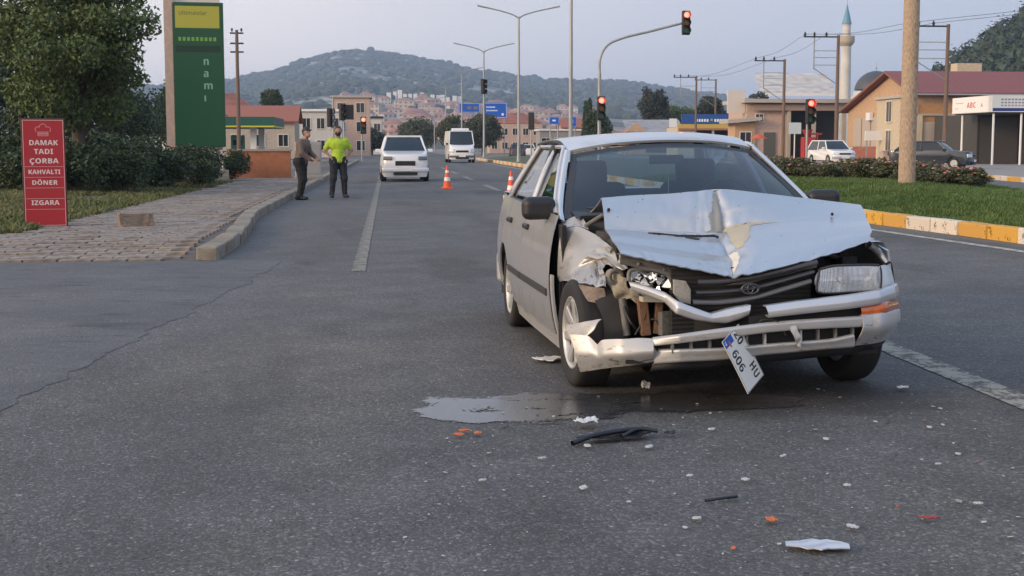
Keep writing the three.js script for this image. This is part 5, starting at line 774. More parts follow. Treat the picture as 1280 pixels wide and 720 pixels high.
{
  const wz = [0, -2.5];
  vehicle('oncoming_car', 'small white high-roofed car driving towards the cones', 'car', [0.62, 0, -50], 0.02, { L: 4.1, W: 1.74, H: 1.66, belt: 1.02, mid: -1.3, front: 0.78, taper: 0.74, paint: M.whitePaint, body: outline(4.1, 0.78, 1.06, 0.94, 0.22, wz, 0.72, -0.10, 1.06), cab: [-0.12, -0.80, -3.1, -3.30], wheels: wz, r: 0.31, pillars: [0.42], lamp: [0.34, 0.13, 0.84], grille: [0.72, 0.17, 0.66], bump: 0.42, lampMat: std([0.16, 0.165, 0.18], 0.12, { metalness: 0.4 }) });
  const w2 = [0, -3.0];
  const van = vehicle('minibus', 'white minibus with a roof pack driving in the lane beside the median', 'minibus', [5.6, 0, -104], 0.03, { L: 5.6, W: 2.02, H: 2.42, belt: 1.35, mid: -2.0, front: 0.85, taper: 0.84, paint: M.whitePaint, body: outline(5.6, 0.85, 1.36, 1.12, 0.3, w2, 0.85, 0.30, 1.36), cab: [0.36, -0.25, -4.6, -4.70], wheels: w2, r: 0.34, pillars: [0.2, 0.45, 0.72], lamp: [0.34, 0.24, 0.92], grille: [0.95, 0.16, 0.86], bump: 0.48, bumper: std([0.10, 0.10, 0.105], 0.6), mirror: M.black });
  part('air_conditioner', rbox(1.3, 0.2, 1.0, 0.06, 0, 2.52, -1.1), M.whitePaint, van);
  // parked at the shops
  vehicle('parked_hatchback', 'white hatchback parked in front of the pink shop', 'car', [27.95, 0.13, -82.5], 0.12, { L: 3.9, W: 1.66, H: 1.5, belt: 0.92, mid: -1.25, front: 0.72, taper: 0.74, paint: M.whitePaint, body: outline(3.9, 0.72, 0.92, 0.80, 0.22, [0, -2.4], 0.62, -0.3, 0.92), cab: [-0.20, -0.85, -2.75, -3.15], wheels: [0, -2.4], r: 0.30, pillars: [0.45], lamp: [0.38, 0.14, 0.68], grille: [0.75, 0.11, 0.66], bump: 0.42, bumper: std([0.35, 0.35, 0.35], 0.6) });
  const navy = phys([0.022, 0.028, 0.040], { roughness: 0.35, clearcoat: 0.8, clearcoatRoughness: 0.08, metalness: 0.2 });
  vehicle('parked_saloon', 'dark blue boxy car parked beside the shuttered shop', 'car', [28.4, 0.13, -66], 0.95, { L: 4.0, W: 1.62, H: 1.40, belt: 0.90, mid: -1.25, front: 0.75, taper: 0.76, paint: navy, body: outline(4.0, 0.75, 0.90, 0.82, 0.24, [0, -2.4], 0.60, -0.35, 0.90), cab: [-0.30, -0.85, -2.40, -3.0], wheels: [0, -2.4], r: 0.29, pillars: [0.5, 0.82], lamp: [0.40, 0.17, 0.66], grille: [0.70, 0.15, 0.66], bump: 0.40, lampMat: std([0.62, 0.64, 0.66], 0.2, { metalness: 0.3 }) });
  // left yard
  const blueG = phys([0.05, 0.08, 0.17], { roughness: 0.35, clearcoat: 0.7 });
  vehicle('parked_van', 'white panel van standing behind the slim concrete pole', 'van', [-13.6, 0.1, -45], 1.2, { L: 4.6, W: 1.8, H: 2.1, belt: 1.15, mid: -1.5, front: 0.8, taper: 0.85, paint: M.whitePaint, body: outline(4.6, 0.8, 1.16, 1.0, 0.26, [0, -2.8], 0.75, 0.1, 1.16), cab: [0.15, -0.45, -3.7, -3.78], wheels: [0, -2.8], r: 0.32, pillars: [0.3], panel: 0.42, lamp: [0.3, 0.22, 0.82], grille: [0.8, 0.12, 0.78], bump: 0.42 });
  vehicle('parked_car', 'blue car parked in the yard in front of the white panel van', 'car', [-12.9, 0.1, -41.3], 1.5, { L: 4.0, W: 1.66, H: 1.42, belt: 0.9, mid: -1.25, front: 0.75, taper: 0.74, paint: blueG, body: outline(4.0, 0.75, 0.9, 0.8, 0.24, [0, -2.4], 0.6, -0.35, 0.9), cab: [-0.3, -0.9, -2.4, -3.0], wheels: [0, -2.4], r: 0.29, pillars: [0.5], lamp: [0.38, 0.15, 0.66], grille: [0.7, 0.12, 0.66], bump: 0.4 });
  // lorry by the far junction
  const lorry = thing('lorry', 'white lorry with a flat cab waiting beyond the officer', 'lorry', [-5.2, 0, -182]);
  part('cab', rbox(2.4, 2.2, 1.9, 0.12, 0, 1.75, 0), M.whitePaint, lorry); part('windscreen', box(2.05, 0.75, 0.04, 0, 2.15, 0.955), M.glassDark, lorry); part('grille', box(1.3, 0.42, 0.05, 0, 1.25, 0.955), M.black, lorry); part('cargo_box', rbox(2.5, 2.6, 5.5, 0.05, 0, 2.2, -3.9), M.white, lorry); part('front_bumper', box(2.4, 0.35, 0.2, 0, 0.7, 0.95), std([0.3, 0.3, 0.31], 0.6), lorry); for (const s of [-1, 1]) { part('headlamp', rbox(0.4, 0.2, 0.06, 0.03, s * 0.9, 1.15, 0.96), chrome, lorry); part('door_mirror', box(0.16, 0.5, 0.1, s * 1.35, 2.2, 0.8), M.black, lorry); for (const z of [0, -5]) wheelSmall(lorry, s * 1.05, 0.48, z, 0.48, 0.28); }
  const mk = (label, x, z, turn, paint) => vehicle('distant_car', label, 'car', [x, 0, z], turn, { L: 4.2, W: 1.7, H: 1.45, belt: 0.92, mid: -1.3, front: 0.75, taper: 0.74, paint, body: outline(4.2, 0.75, 0.92, 0.82, 0.24, [0, -2.5], 0.62, -0.3, 0.92), cab: [-0.25, -0.9, -2.6, -3.2], wheels: [0, -2.5], r: 0.3, pillars: [0.5], lamp: [0.38, 0.15, 0.66], grille: [0.7, 0.12, 0.66], bump: 0.4 });
  mk('dark car on the far carriageway right of the minibus', 14.2, -150, 3.1, navy); mk('white car on the far carriageway below the blue direction sign', 17.6, -172, 3.1, M.whitePaint); mk('black car waiting behind the small oncoming white car', 1.3, -118, 0, navy); mk('grey car parked far along the opposite kerb', 23.5, -160, 3.1, std([0.22, 0.22, 0.23], 0.4, { metalness: 0.4 }));
}

// ---------------------------------------------------------------- buildings
const W_ = { cream: plaster([0.62, 0.52, 0.38]), peach: plaster([0.58, 0.39, 0.25]), orange: plaster([0.50, 0.27, 0.12]), pink: plaster([0.58, 0.42, 0.35]), white: plaster([0.66, 0.64, 0.60]), grey: plaster([0.34, 0.33, 0.32]), beige: plaster([0.48, 0.42, 0.35]) };
const roofRed = std([0.27, 0.085, 0.075], 0.75, { map: gConc, bumpMap: dataTex(64, (u) => 128 + 110 * Math.sin(u * 6.283), false), bumpScale: 0.03 }), tileRed = std([0.36, 0.13, 0.085], 0.85, { map: gConc }), slab = std([0.50, 0.46, 0.42], 0.9, { map: gConc });
const frameM = std([0.60, 0.57, 0.52], 0.6), shutterGrey = std([0.085, 0.075, 0.07], 0.6, { metalness: 0.2 }), shutterBeige = std([0.45, 0.39, 0.33], 0.65);
function windowOn(parent, face, u, y, w, h, x0, z0, m = M.glassDark) {       // face 'f' looks +z, 'l' looks -x
  const d = 0.08, at = (g) => face === 'f' ? g.translate(u, y, z0) : g.rotateY(-Math.PI / 2).translate(x0, y, u);
  const f = part('window', at(merged([box(w + 0.16, 0.08, d, 0, h / 2 + 0.04, 0), box(w + 0.16, 0.08, d + 0.06, 0, -h / 2 - 0.04, 0), box(0.08, h, d, -w / 2 - 0.04, 0, 0), box(0.08, h, d, w / 2 + 0.04, 0, 0), box(0.05, h, d * 0.7, 0, 0, 0)])), frameM, parent);
  part('pane', at(box(w, h, 0.02, 0, 0, 0.014)), m, f); return f;
}
function rollShutter(parent, face, u, y0, w, h, x0, z0, m) {                 // slats, each its own ridge
  const n = Math.max(6, Math.round(h / 0.11)), gs = []; for (let k = 0; k < n; k++) gs.push(box(w, h / n * 0.86, 0.05, 0, (k + 0.5) * h / n, 0), box(w, h / n * 0.2, 0.02, 0, (k + 1) * h / n, 0));
  const g = merged(gs); face === 'f' ? g.translate(u, y0, z0) : g.rotateY(-Math.PI / 2).translate(x0, y0, u); return part('roller_shutter', g, m, parent);
}
function gableRoof(w, d, h, over, th, m, parent, y, cx, cz, along = 'x') {   // ridge along x (or z)
  const hd = d / 2 + over, L = w + 2 * over, gs = [];
  for (const s of [-1, 1]) { const len = Math.hypot(hd, h), g = new THREE.BoxGeometry(L, th, len); g.rotateX(s * Math.atan2(h, hd)); g.translate(0, h / 2, s * hd / 2); gs.push(g); }
  const g = merged(gs); if (along === 'z') g.rotateY(Math.PI / 2); return part('roof', boxUV(g.translate(cx, y, cz), 3), m, parent);
}
// the big building with the red sheet roof: gable to the road, long side to us
{
  const b = thing('gabled_building', 'peach gabled building with a long red sheet roof and a cream window bay', 'building', [36.85, 0.1, -93]);
  part('wall', prism([[0, 0], [14, 0], [14, 3.9], [4.6, 6.4], [0, 4.9]], 26).rotateY(Math.PI / 2), W_.peach, b);
  for (const [za, ya, zb, yb] of [[0.7, 4.78, -4.6, 6.55], [-4.6, 6.55, -14.7, 3.87]]) { const L = Math.hypot(zb - za, yb - ya); part('roof_slope', boxUV(box(27.2, 0.16, L, 13, (ya + yb) / 2, (za + zb) / 2, 0, Math.atan2(yb - ya, za - zb) ), 3), roofRed, b); }
  const bay = part('window_bay', boxUV(box(0.5, 4.6, 5.6, -0.25, 2.3, -3.4)), W_.cream, b); part('bay_cornice', box(0.8, 0.18, 6.0, -0.3, 4.66, -3.4), slab, b);
  for (const y of [1.55, 4.0 - 0.35]) windowOn(b, 'l', -3.6, y, 1.0, 1.45, -0.53, 0, std([0.10, 0.09, 0.08], 0.2));
  part('plinth', box(0.12, 1.1, 7.4, -0.09, 0.55, -10.2), plaster([0.36, 0.13, 0.09]), b);
  for (const z of [-7.6, -9.6, -11.6]) rollShutter(b, 'l', z, 1.12, 1.7, 2.2, -0.05, 0, shutterBeige);
  part('front_wall', boxUV(box(14, 4.05, 0.2, 7.1, 2.02, 0.12)), W_.orange, b); rollShutter(b, 'f', 1.45, 0.02, 1.9, 2.8, 0, 0.25, shutterBeige); part('lintel', box(14, 0.14, 0.3, 7.1, 3.35, 0.2), W_.beige, b);
  for (const x of [0.22, 2.75]) part('column', box(0.34, 3.3, 0.3, x, 1.65, 0.25), W_.cream, b);
  part('roof_hut', box(1.9, 0.8, 1.2, 6.4, 6.9, -6.5), W_.cream, b);
  part('gutter', bar([-0.5, 4.72, 0.78], [26, 4.72, 0.78], 0.07, 8), M.galv, b); part('downpipe', bar([-0.12, 4.6, 0.35], [-0.12, 0.1, 0.35], 0.05, 8), M.galv, b); part('bargeboard', [bar([-0.56, 4.74, 0.7], [-0.56, 6.5, -4.6], 0.09, 6), bar([-0.56, 6.5, -4.6], [-0.56, 3.82, -14.7], 0.09, 6)], std([0.20, 0.10, 0.07], 0.8), b); part('air_conditioner', rbox(0.3, 0.6, 0.85, 0.03, -0.2, 3.4, -8.6), M.white, b);
  const pl = thing('stone_planter', 'low stone planter box against the plinth of the gabled building', 'planter', [34.9, 0.13, -91.4]); part('trough', [box(2.0, 0.75, 0.7, 0, 0.38, 0)], W_.pink, pl); part('soil', box(1.8, 0.06, 0.5, 0, 0.77, 0), M.blackMat, pl); part('rim', box(2.1, 0.08, 0.8, 0, 0.73, 0), slab, pl);
}
// shop with a wrap-round fascia sign
{
  const b = thing('shuttered_shop', 'grey shuttered shop under a white wrap-round fascia sign', 'shop', [36.4, 0.1, -80]);
  part('wall', boxUV(box(13, 3.2, 7, 8, 1.6, -8.6)), std([0.07, 0.065, 0.06], 0.9, { map: gPlaster }), b);
  for (let k = 0; k < 4; k++) rollShutter(b, 'f', 2.9 + k * 2.75, 0.05, 2.5, 2.95, 0, -5.05, shutterGrey);
  part('canopy_slab', box(13, 0.14, 5.4, 6.55, 3.22, -2.65), std([0.05, 0.05, 0.055], 0.8), b);
  const side = part('fascia', box(0.14, 1.0, 5.5, -0.02, 3.72, -2.7), M.white, b), front = part('fascia', box(13.2, 1.0, 0.14, 6.6, 3.72, 0.1), M.white, b);
  const sideTex = canvasTex(512, 128, (c, w, h) => { c.fillStyle = '#ece4df'; c.fillRect(0, 0, w, h); c.fillStyle = '#b8493f'; c.font = 'bold 66px sans-serif'; c.textBaseline = 'middle'; c.fillText('ABC', 205, 68); c.fillStyle = '#8f6660'; c.font = 'bold 44px sans-serif'; c.fillText('A', 400, 74); c.fillStyle = '#9a9490'; for (let x = 40; x < 150; x += 15) c.fillRect(x, 40 + (x % 4), 10, 9); for (let x = 30; x < 80; x += 14) c.fillRect(x, 88, 9, 7); });
  part('lettering', new THREE.PlaneGeometry(5.3, 0.92).rotateY(-Math.PI / 2).translate(-0.095, 3.73, -2.7), std([1, 1, 1], 0.5, { map: sideTex }), side);
  const frontTex = canvasTex(1024, 128, (c, w, h) => { c.fillStyle = '#cfd2d0'; c.fillRect(0, 0, w, h); c.fillStyle = '#1d2f77'; c.fillRect(0, h - 26, w, 26); for (const [y, x1, col] of [[24, 330, '#6d8084'], [50, 270, '#7b7f95'], [74, 270, '#8d9199']]) { c.fillStyle = col; for (let x = 40; x < x1; x += 17) c.fillRect(x, y, 12, 13); } });
  part('lettering', new THREE.PlaneGeometry(13.1, 0.92).translate(6.6, 3.73, 0.175), std([1, 1, 1], 0.5, { map: frontTex }), front);
  for (const [x, z] of [[0.25, -4.6], [0.25, -0.1], [2.0, -0.1], [4.6, -0.1], [8, -0.1]]) part('post', cyl(0.07, 0.07, 3.2, x, 1.6, z, 10), M.white, b);
}
// pink shop with flat concrete canopies
{
  const b = thing('pink_shop', 'pink flat-roofed shop with deep concrete canopies and dark open front', 'shop', [28.95, 0.1, -112]);
  part('wall', boxUV(box(3.4, 4.7, 6, 2.6, 2.35, -3)), W_.pink, b); part('back_wall', boxUV(box(6.5, 4.4, 0.3, 7.4, 2.2, -5.6)), std([0.06, 0.055, 0.05], 0.9), b);
  part('roof', box(10.2, 0.32, 7.5, 5.6, 4.9, -2.9), slab, b); part('eaves_beam', box(9.2, 0.5, 0.25, 6.0, 4.35, 0.35), plaster([0.36, 0.27, 0.23]), b);
  part('lower_canopy', [box(2.9, 0.3, 3.0, 0.55, 3.3, -0.6, 0, 0, 0.09)], slab, b); part('side_wall', boxUV(box(1.7, 3.1, 2.4, 0.75, 1.55, -1.0)), W_.peach, b); windowOn(b, 'f', 0.8, 1.9, 0.9, 0.8, 0, 0.22); 
  part('signboard', box(1.5, 1.9, 0.2, 0.1, 4.85, -0.4), std([0.60, 0.54, 0.48], 0.7), b);
  part('door', box(1.0, 2.3, 0.1, 2.9, 1.15, 0.06), std([0.09, 0.09, 0.08], 0.6), b); windowOn(b, 'f', 2.0, 3.5, 0.6, 0.6, 0, 0.03);
  for (const x of [4.45, 6.6, 9.2]) part('column', box(0.3, 4.4, 0.3, x, 2.2, 0.2), W_.beige, b);
  const sg = thing('shop_sign', 'small pale blue sign on a post before the pink shop', 'sign', [32.5, 0.13, -107]); part('panel', box(1.0, 0.9, 0.06, 0, 2.55, 0), std([0.52, 0.60, 0.64], 0.6), sg); part('post', cyl(0.05, 0.05, 2.2, 0, 1.1, -0.05, 8), M.white, sg);
  const rm = thing('red_machine', 'tall red machine frame under the canopy of the pink shop', 'machine', [33.6, 0.13, -107]); part('cabinet', rbox(1.0, 1.8, 0.8, 0.05, 0, 0.95, 0), std([0.42, 0.03, 0.03], 0.5), rm); part('mast', [box(0.12, 2.2, 0.12, 0.75, 1.1, 0)], M.steelRed, rm); part('beam', box(1.2, 0.14, 0.14, 0.5, 2.1, 0), M.steelRed, rm); part('hopper', new THREE.CylinderGeometry(0.45, 0.15, 0.6, 10).translate(-0.1, 2.15, 0), M.steelRed, rm);
  const um = thing('parasol', 'orange parasol by the side wall of the pink shop', 'parasol', [30.1, 0.13, -109]); part('canopy', new THREE.ConeGeometry(0.75, 0.4, 8, 1, true).translate(0, 1.95, 0), std([0.60, 0.10, 0.03], 0.8, { side: THREE.DoubleSide }), um); part('pole', cyl(0.03, 0.03, 2.0, 0, 1.0, 0, 8), M.metal, um);
  const wk = thing('white_sign', 'low white board sign behind the parked hatchback', 'sign', [35.9, 0.13, -98]); part('panel', box(1.7, 0.7, 0.1, 0, 1.9, 0), M.white, wk); for (const s of [-0.7, 0.7]) part('leg', box(0.08, 1.6, 0.08, s, 0.8, 0), M.metal, wk);
}
// shop with blue roof sign
{
  const b = thing('blue_sign_shop', 'cream shop with a blue lettered roof sign and yellow fascia', 'shop', [32.2, 0.1, -150]);
  part('wall', boxUV(box(1.9, 3.2, 6, 0.95, 1.6, -3)), W_.cream, b); part('back_wall', boxUV(box(6, 3.3, 0.3, 4.8, 1.65, -5)), std([0.05, 0.045, 0.04], 0.9), b); part('fascia', box(7.4, 0.45, 0.3, 3.7, 3.35, 0.1), std([0.55, 0.36, 0.08], 0.7), b); part('eaves', box(7.2, 0.2, 5.5, 3.7, 3.02, -2.5), plaster([0.42, 0.2, 0.12]), b);
  const rs = part('roof_sign', box(6.4, 1.05, 0.2, 3.6, 4.15, 0), std([0.02, 0.09, 0.30], 0.5), b);
  part('lettering', new THREE.PlaneGeometry(6.3, 0.95).translate(3.6, 4.15, 0.106), std([1, 1, 1], 0.5, { map: canvasTex(512, 80, (c, w, h) => { c.fillStyle = '#1c4a8e'; c.fillRect(0, 0, w, h); c.fillStyle = '#e8ece8'; for (let x = 130; x < 480; x += 24) if (x < 250 || x > 290) c.fillRect(x, 40, 16, 26); c.fillStyle = '#8fae4a'; c.fillRect(262, 38, 20, 20); }) }), rs);
  for (const x of [1.95, 4.0, 6.9]) part('column', box(0.24, 3.0, 0.24, x, 1.5, 0), W_.beige, b); part('delivery_van', rbox(1.7, 1.6, 0.5, 0.08, 3.0, 1.0, -1.5), M.white, b).name = 'ice_chest';
  const c2 = thing('grey_roofed_shop', 'peach shop with a grey sheet roof and white blade sign', 'shop', [32.6, 0.1, -186]); part('wall', boxUV(box(7.4, 3.0, 6, 3.7, 1.5, -3)), W_.peach, c2); part('roof', [box(8, 0.14, 4.2, 4.2, 3.9, -1.6, 0, 0.42)], std([0.34, 0.34, 0.34], 0.6, { map: gConc }), c2); part('gable', prism([[0, 0], [3.5, 0], [1.6, 1.4]], 0.4).rotateY(0).translate(-0.2, 3.0, -0.3), W_.peach, c2); part('opening', box(3.4, 1.9, 0.1, 4.6, 1.2, 0.03), std([0.03, 0.028, 0.025], 0.9), c2);
  part('blade_sign', box(1.0, 1.2, 0.2, 6.6, 4.3, 0.4), M.white, c2); part('small_sign', box(0.8, 0.6, 0.2, 6.6, 3.0, 0.4), M.white, c2);
  for (const u of [1.0, 2.4]) windowOn(c2, 'f', u, 1.7, 0.9, 1.0, 0, 0.03);
}
// hall with a big pale roof, the mosque behind
{
  const h = thing('hall', 'large hall with a wide pale sheet roof and bluish glazing', 'building', [62.0, 0, -222]);
  part('wall', box(11.5, 8.6, 8, 5.8, 4.3, -4), std([0.20, 0.24, 0.27], 0.35), h); part('roof', [box(12.6, 0.2, 6.2, 5.8, 11.6, -2.0, 0, 0.62)], std([0.58, 0.55, 0.52], 0.6, { map: gConc }), h); part('fascia', box(12.6, 0.5, 0.3, 5.8, 9.7, 0.6), M.white, h); for (let k = 0; k < 6; k++) part('mullion', box(0.16, 8.6, 0.16, 0.6 + k * 2.1, 4.3, 0.05), M.white, h);
  const mq = thing('mosque', 'mosque with a grey lead dome behind the gabled building', 'mosque', [77.4, -0.9, -212]); part('wall', boxUV(box(8, 10, 8, 0, 5, 0)), W_.white, mq); const dm = part('dome', new THREE.SphereGeometry(3.4, 28, 14, 0, 6.283, 0, 1.45).translate(0, 10.6, 0), std([0.075, 0.08, 0.085], 0.55, { metalness: 0.3 }), mq); part('finial', [cyl(0.05, 0.02, 1.6, 0, 14.7, 0, 8), new THREE.SphereGeometry(0.16, 8, 6).translate(0, 14.4, 0)], M.metal, dm); part('drum', cyl(3.5, 3.5, 0.9, 0, 10.3, 0, 28), W_.white, mq);
  const mi = thing('minaret', 'slender white minaret with a balcony and blue pointed cap', 'minaret', [68.3, 0, -200]); part('base', box(2.4, 6, 2.4, 0, 3, 0), W_.white, mi); part('shaft', cyl(0.85, 0.72, 10.4, 0, 11.2, 0, 20), W_.white, mi); part('balcony', new THREE.LatheGeometry([[0.72, 16.0], [1.0, 16.35], [1.22, 16.7], [1.22, 17.5], [1.14, 17.5], [1.14, 16.8], [0.6, 16.8]].map((p) => new THREE.Vector2(...p)), 20), W_.beige, mi); part('upper_shaft', cyl(0.62, 0.58, 2.6, 0, 18.0, 0, 20), W_.white, mi); const cp = part('cap', new THREE.ConeGeometry(0.72, 3.1, 20).translate(0, 20.85, 0), std([0.12, 0.26, 0.36], 0.5), mi); part('finial', cyl(0.05, 0.01, 0.9, 0, 22.8, 0, 6), M.metal, cp);
}
// generic small house
function house(name, label, [x, y, z], turn, o, group, cat = 'house') {
  const b = thing(name, label, cat, [x, y, z], turn, group), { w, h, d } = o;
  part('wall', boxUV(box(w, h + (o.sink || 0), d, 0, (h - (o.sink || 0)) / 2, -d / 2)), o.wall, b);
  if (o.roof === 'gable') gableRoof(w, d, o.rh, 0.4, 0.18, o.roofM, b, h, 0, -d / 2, o.along || 'x'); else if (o.roof === 'hip') { const g = new THREE.CylinderGeometry(0.25, 0.76, 1, 4, 1).rotateY(Math.PI / 4).scale(w * 0.98, o.rh, d * 0.98); part('roof', g.translate(0, h + o.rh / 2, -d / 2), o.roofM, b); } else part('roof', box(w + 0.5, 0.25, d + 0.5, 0, h + 0.12, -d / 2), o.roofM || slab, b);
  if (o.gable) part('gable', prism(o.along === 'z' ? [[-w / 2, 0], [w / 2, 0], [0, o.rh]] : [[0, 0], [d, 0], [d / 2, o.rh]], o.along === 'z' ? 0.2 : w).rotateY(o.along === 'z' ? 0 : Math.PI / 2).translate(o.along === 'z' ? 0 : -w / 2, h - 0.02, o.along === 'z' ? -0.2 : 0), o.wall, b);
  for (const [u, yy, ww, hh] of o.wins || []) windowOn(b, 'f', u, yy, ww, hh, 0, 0.02);
  return b;
}
const rows = (n, m, w, h, y0, ww = 0.9, hh = 1.1) => { const a = []; for (let j = 0; j < m; j++) for (let i = 0; i < n; i++) a.push([-w / 2 + (i + 0.5) * w / n, y0 + j * h, ww, hh]); return a; };
house('low_building', 'long low building with a faded red roof behind the bushes', [-13.5, 0, -135], 0, { w: 9, h: 3.6, d: 7, wall: W_.beige, roof: 'gable', rh: 1.6, roofM: tileRed, gable: true, wins: rows(4, 1, 9, 3, 1.8) }, undefined, 'building');
house('two_storey_house', 'pale two-storey house with a white roof edge left of the junction', [-7.2, 0, -150], 0, { w: 4.6, h: 5.0, d: 6, wall: W_.white, roof: 'flat', roofM: M.white, wins: rows(3, 2, 4.6, 2.4, 1.3, 0.8, 1.1) });
house('apartment_block', 'cream three-storey block with dark balconies near the signals', [-4.6, 0, -176], 0, { w: 4.8, h: 7.4, d: 6, wall: W_.pink, roof: 'flat', wins: rows(2, 3, 4.8, 2.4, 1.3, 1.0, 1.2) }, undefined, 'building');
house('roadside_shop', 'white roadside shop with a black awning beyond the lorry', [-2.9, 0, -205], 0, { w: 4.2, h: 5.4, d: 6, wall: W_.white, roof: 'flat', roofM: M.black, wins: rows(3, 2, 4.2, 2.6, 1.4) }, undefined, 'shop');
house('red_roofed_house', 'house with a red hipped roof behind the low building', [-20, 0, -165], 0, { w: 9, h: 5.2, d: 8, wall: W_.beige, roof: 'hip', rh: 2.4, roofM: tileRed, wins: rows(4, 2, 9, 2.5, 1.4) });
house('roadside_house', 'red-roofed roadside house right of the far trees', [22, 0, -235], 0, { w: 9, h: 5.2, d: 8, wall: W_.pink, roof: 'hip', rh: 1.8, roofM: tileRed, wins: rows(5, 2, 9, 2.4, 1.3) });
house('arcade_shop', 'low arcade of shops with a white canopy beyond the lamp posts', [27.5, 0, -210], 0, { w: 8, h: 3.6, d: 6, wall: W_.grey, roof: 'flat', roofM: M.white, wins: rows(4, 1, 8, 2.4, 1.5, 1.5, 1.9) }, undefined, 'shop');
house('corner_shop', 'beige corner shop behind the round dark tree', [32, 0, -225], 0, { w: 6, h: 4.2, d: 6, wall: W_.beige, roof: 'gable', rh: 1.5, roofM: tileRed, gable: true, wins: rows(4, 1, 6, 2.4, 1.7) }, undefined, 'shop');
house('hill_house', 'cream house on the wooded slope above the red roof', [133, woodY(133, -310) - 0.5, -310], -0.3, { w: 6.5, h: 3.4, d: 6, sink: 6, wall: W_.cream, roof: 'flat', wins: [[0.6, 1.8, 1.4, 0.9]] });
house('hill_house', 'reddish house on the wooded slope with a pale terrace', [141, woodY(141, -300) - 1, -300], -0.3, { w: 9, h: 3.6, d: 6, sink: 6, wall: plaster([0.28, 0.12, 0.10]), roof: 'flat', roofM: W_.cream, wins: rows(3, 1, 9, 2, 1.8) });
// petrol station canopy and the office behind the shrubs
{
  const p = thing('petrol_canopy', 'petrol station canopy with a green edge behind the shrubs', 'canopy', [-12, 0.1, -92]); part('roof', box(9, 0.7, 9, 0, 2.75, -4.5), std([0.01, 0.085, 0.06], 0.5), p); for (const [x, z] of [[-3, -1.5], [3, -1.5], [-3, -7.5], [3, -7.5]]) part('column', box(0.4, 2.5, 0.4, x, 1.25, z), M.white, p); part('fascia_stripe', box(9.06, 0.1, 9.06, 0, 2.46, -4.5), std([0.55, 0.52, 0.05], 0.5), p); for (const x of [-1.8, 1.8]) { const pump = part('fuel_pump', rbox(0.9, 1.9, 0.6, 0.05, x, 0.95, -3), std([0.02, 0.16, 0.10], 0.5), p); part('display', box(0.6, 0.35, 0.02, x, 1.4, -2.69), M.glassDark, pump); }
}
// ---- the town at the foot of the hill
{
  const r = rng(500), walls = [W_.white, W_.cream, W_.pink, W_.beige, plaster([0.60, 0.56, 0.50])], roofs = [std([0.33, 0.16, 0.12], 0.85), std([0.30, 0.165, 0.13], 0.85), std([0.38, 0.215, 0.165], 0.85), std([0.27, 0.14, 0.115], 0.85)], win = std([0.09, 0.09, 0.10], 0.4);
  const wallG = new THREE.BoxGeometry(1, 1, 1).translate(0, 0.5, 0), hipG = new THREE.CylinderGeometry(0.28, 0.75, 1, 4, 1).rotateY(Math.PI / 4).translate(0, 0.5, 0), flatG = new THREE.BoxGeometry(1.04, 1, 1.04).translate(0, 0.5, 0), winG = new THREE.BoxGeometry(1, 1, 0.1);
  const put = (name, label, group, x, z, w, h, d, turn, wm, rm, rh, flat, wn) => {
    const y = hillY(x, z) - 0.5, b = thing(name, label, 'house', [x, y, z], turn, group), a = part('wall', wallG, wm, b); a.scale.set(w, h, d); const t = part('roof', flat ? flatG : hipG, rm, b); t.scale.set(w * 1.02, rh, d * 1.02); t.position.y = h;
    for (let j = 0; j < wn[1]; j++) for (let i = 0; i < wn[0]; i++) { const q = part('window', winG, win, b); q.scale.set(w / wn[0] * 0.42, h / wn[1] * 0.45, 1); q.position.set(-w / 2 + (i + 0.5) * w / wn[0], (j + 0.55) * h / wn[1], d / 2 + 0.02); }
  };
  for (let k = 0; k < 150; k++) {
    const px = 425 + 320 * r(), D = 560 + 760 * Math.pow(r(), 0.8), x = (px - 485) / 1700 * D, z = -D, three = r() > 0.55;
    put('town_house', 'small red-roofed house in the town below the hill', 'red-roofed houses of the hillside town', x, z, 7 + r() * 6, three ? 7.5 + r() * 2 : 4.5 + r() * 2, 7 + r() * 3, (r() - 0.5) * 0.9, walls[Math.floor(r() * 5)], roofs[Math.floor(r() * 4)], 1.5 + r() * 1.2, false, [3, three ? 3 : 2]);
  }
  for (let k = 0; k < 14; k++) { const px = 487 + k * 6.6 + r() * 2.4, D = 1360 + r() * 60, x = (px - 485) / 1700 * D, z = -D; put('white_villa', 'tall white villa in the row high on the hillside', 'row of white villas above the town', x, z, 3.4 + r() * 1.2, 7 + r() * 2.5, 5, 0, M.white, M.white, 0.4, true, [0, 0]); }
  for (let k = 0; k < 9; k++) { const px = 735 + k * 26 + r() * 10, D = 420 + r() * 160, x = (px - 485) / 1700 * D, z = -D; put('town_house', 'pale house with red roof between the trees behind the shops', 'houses behind the shops', x, z, 9, 5 + r() * 2, 8, (r() - 0.5), walls[Math.floor(r() * 5)], roofs[Math.floor(r() * 4)], 2, false, [3, 2]); }
}

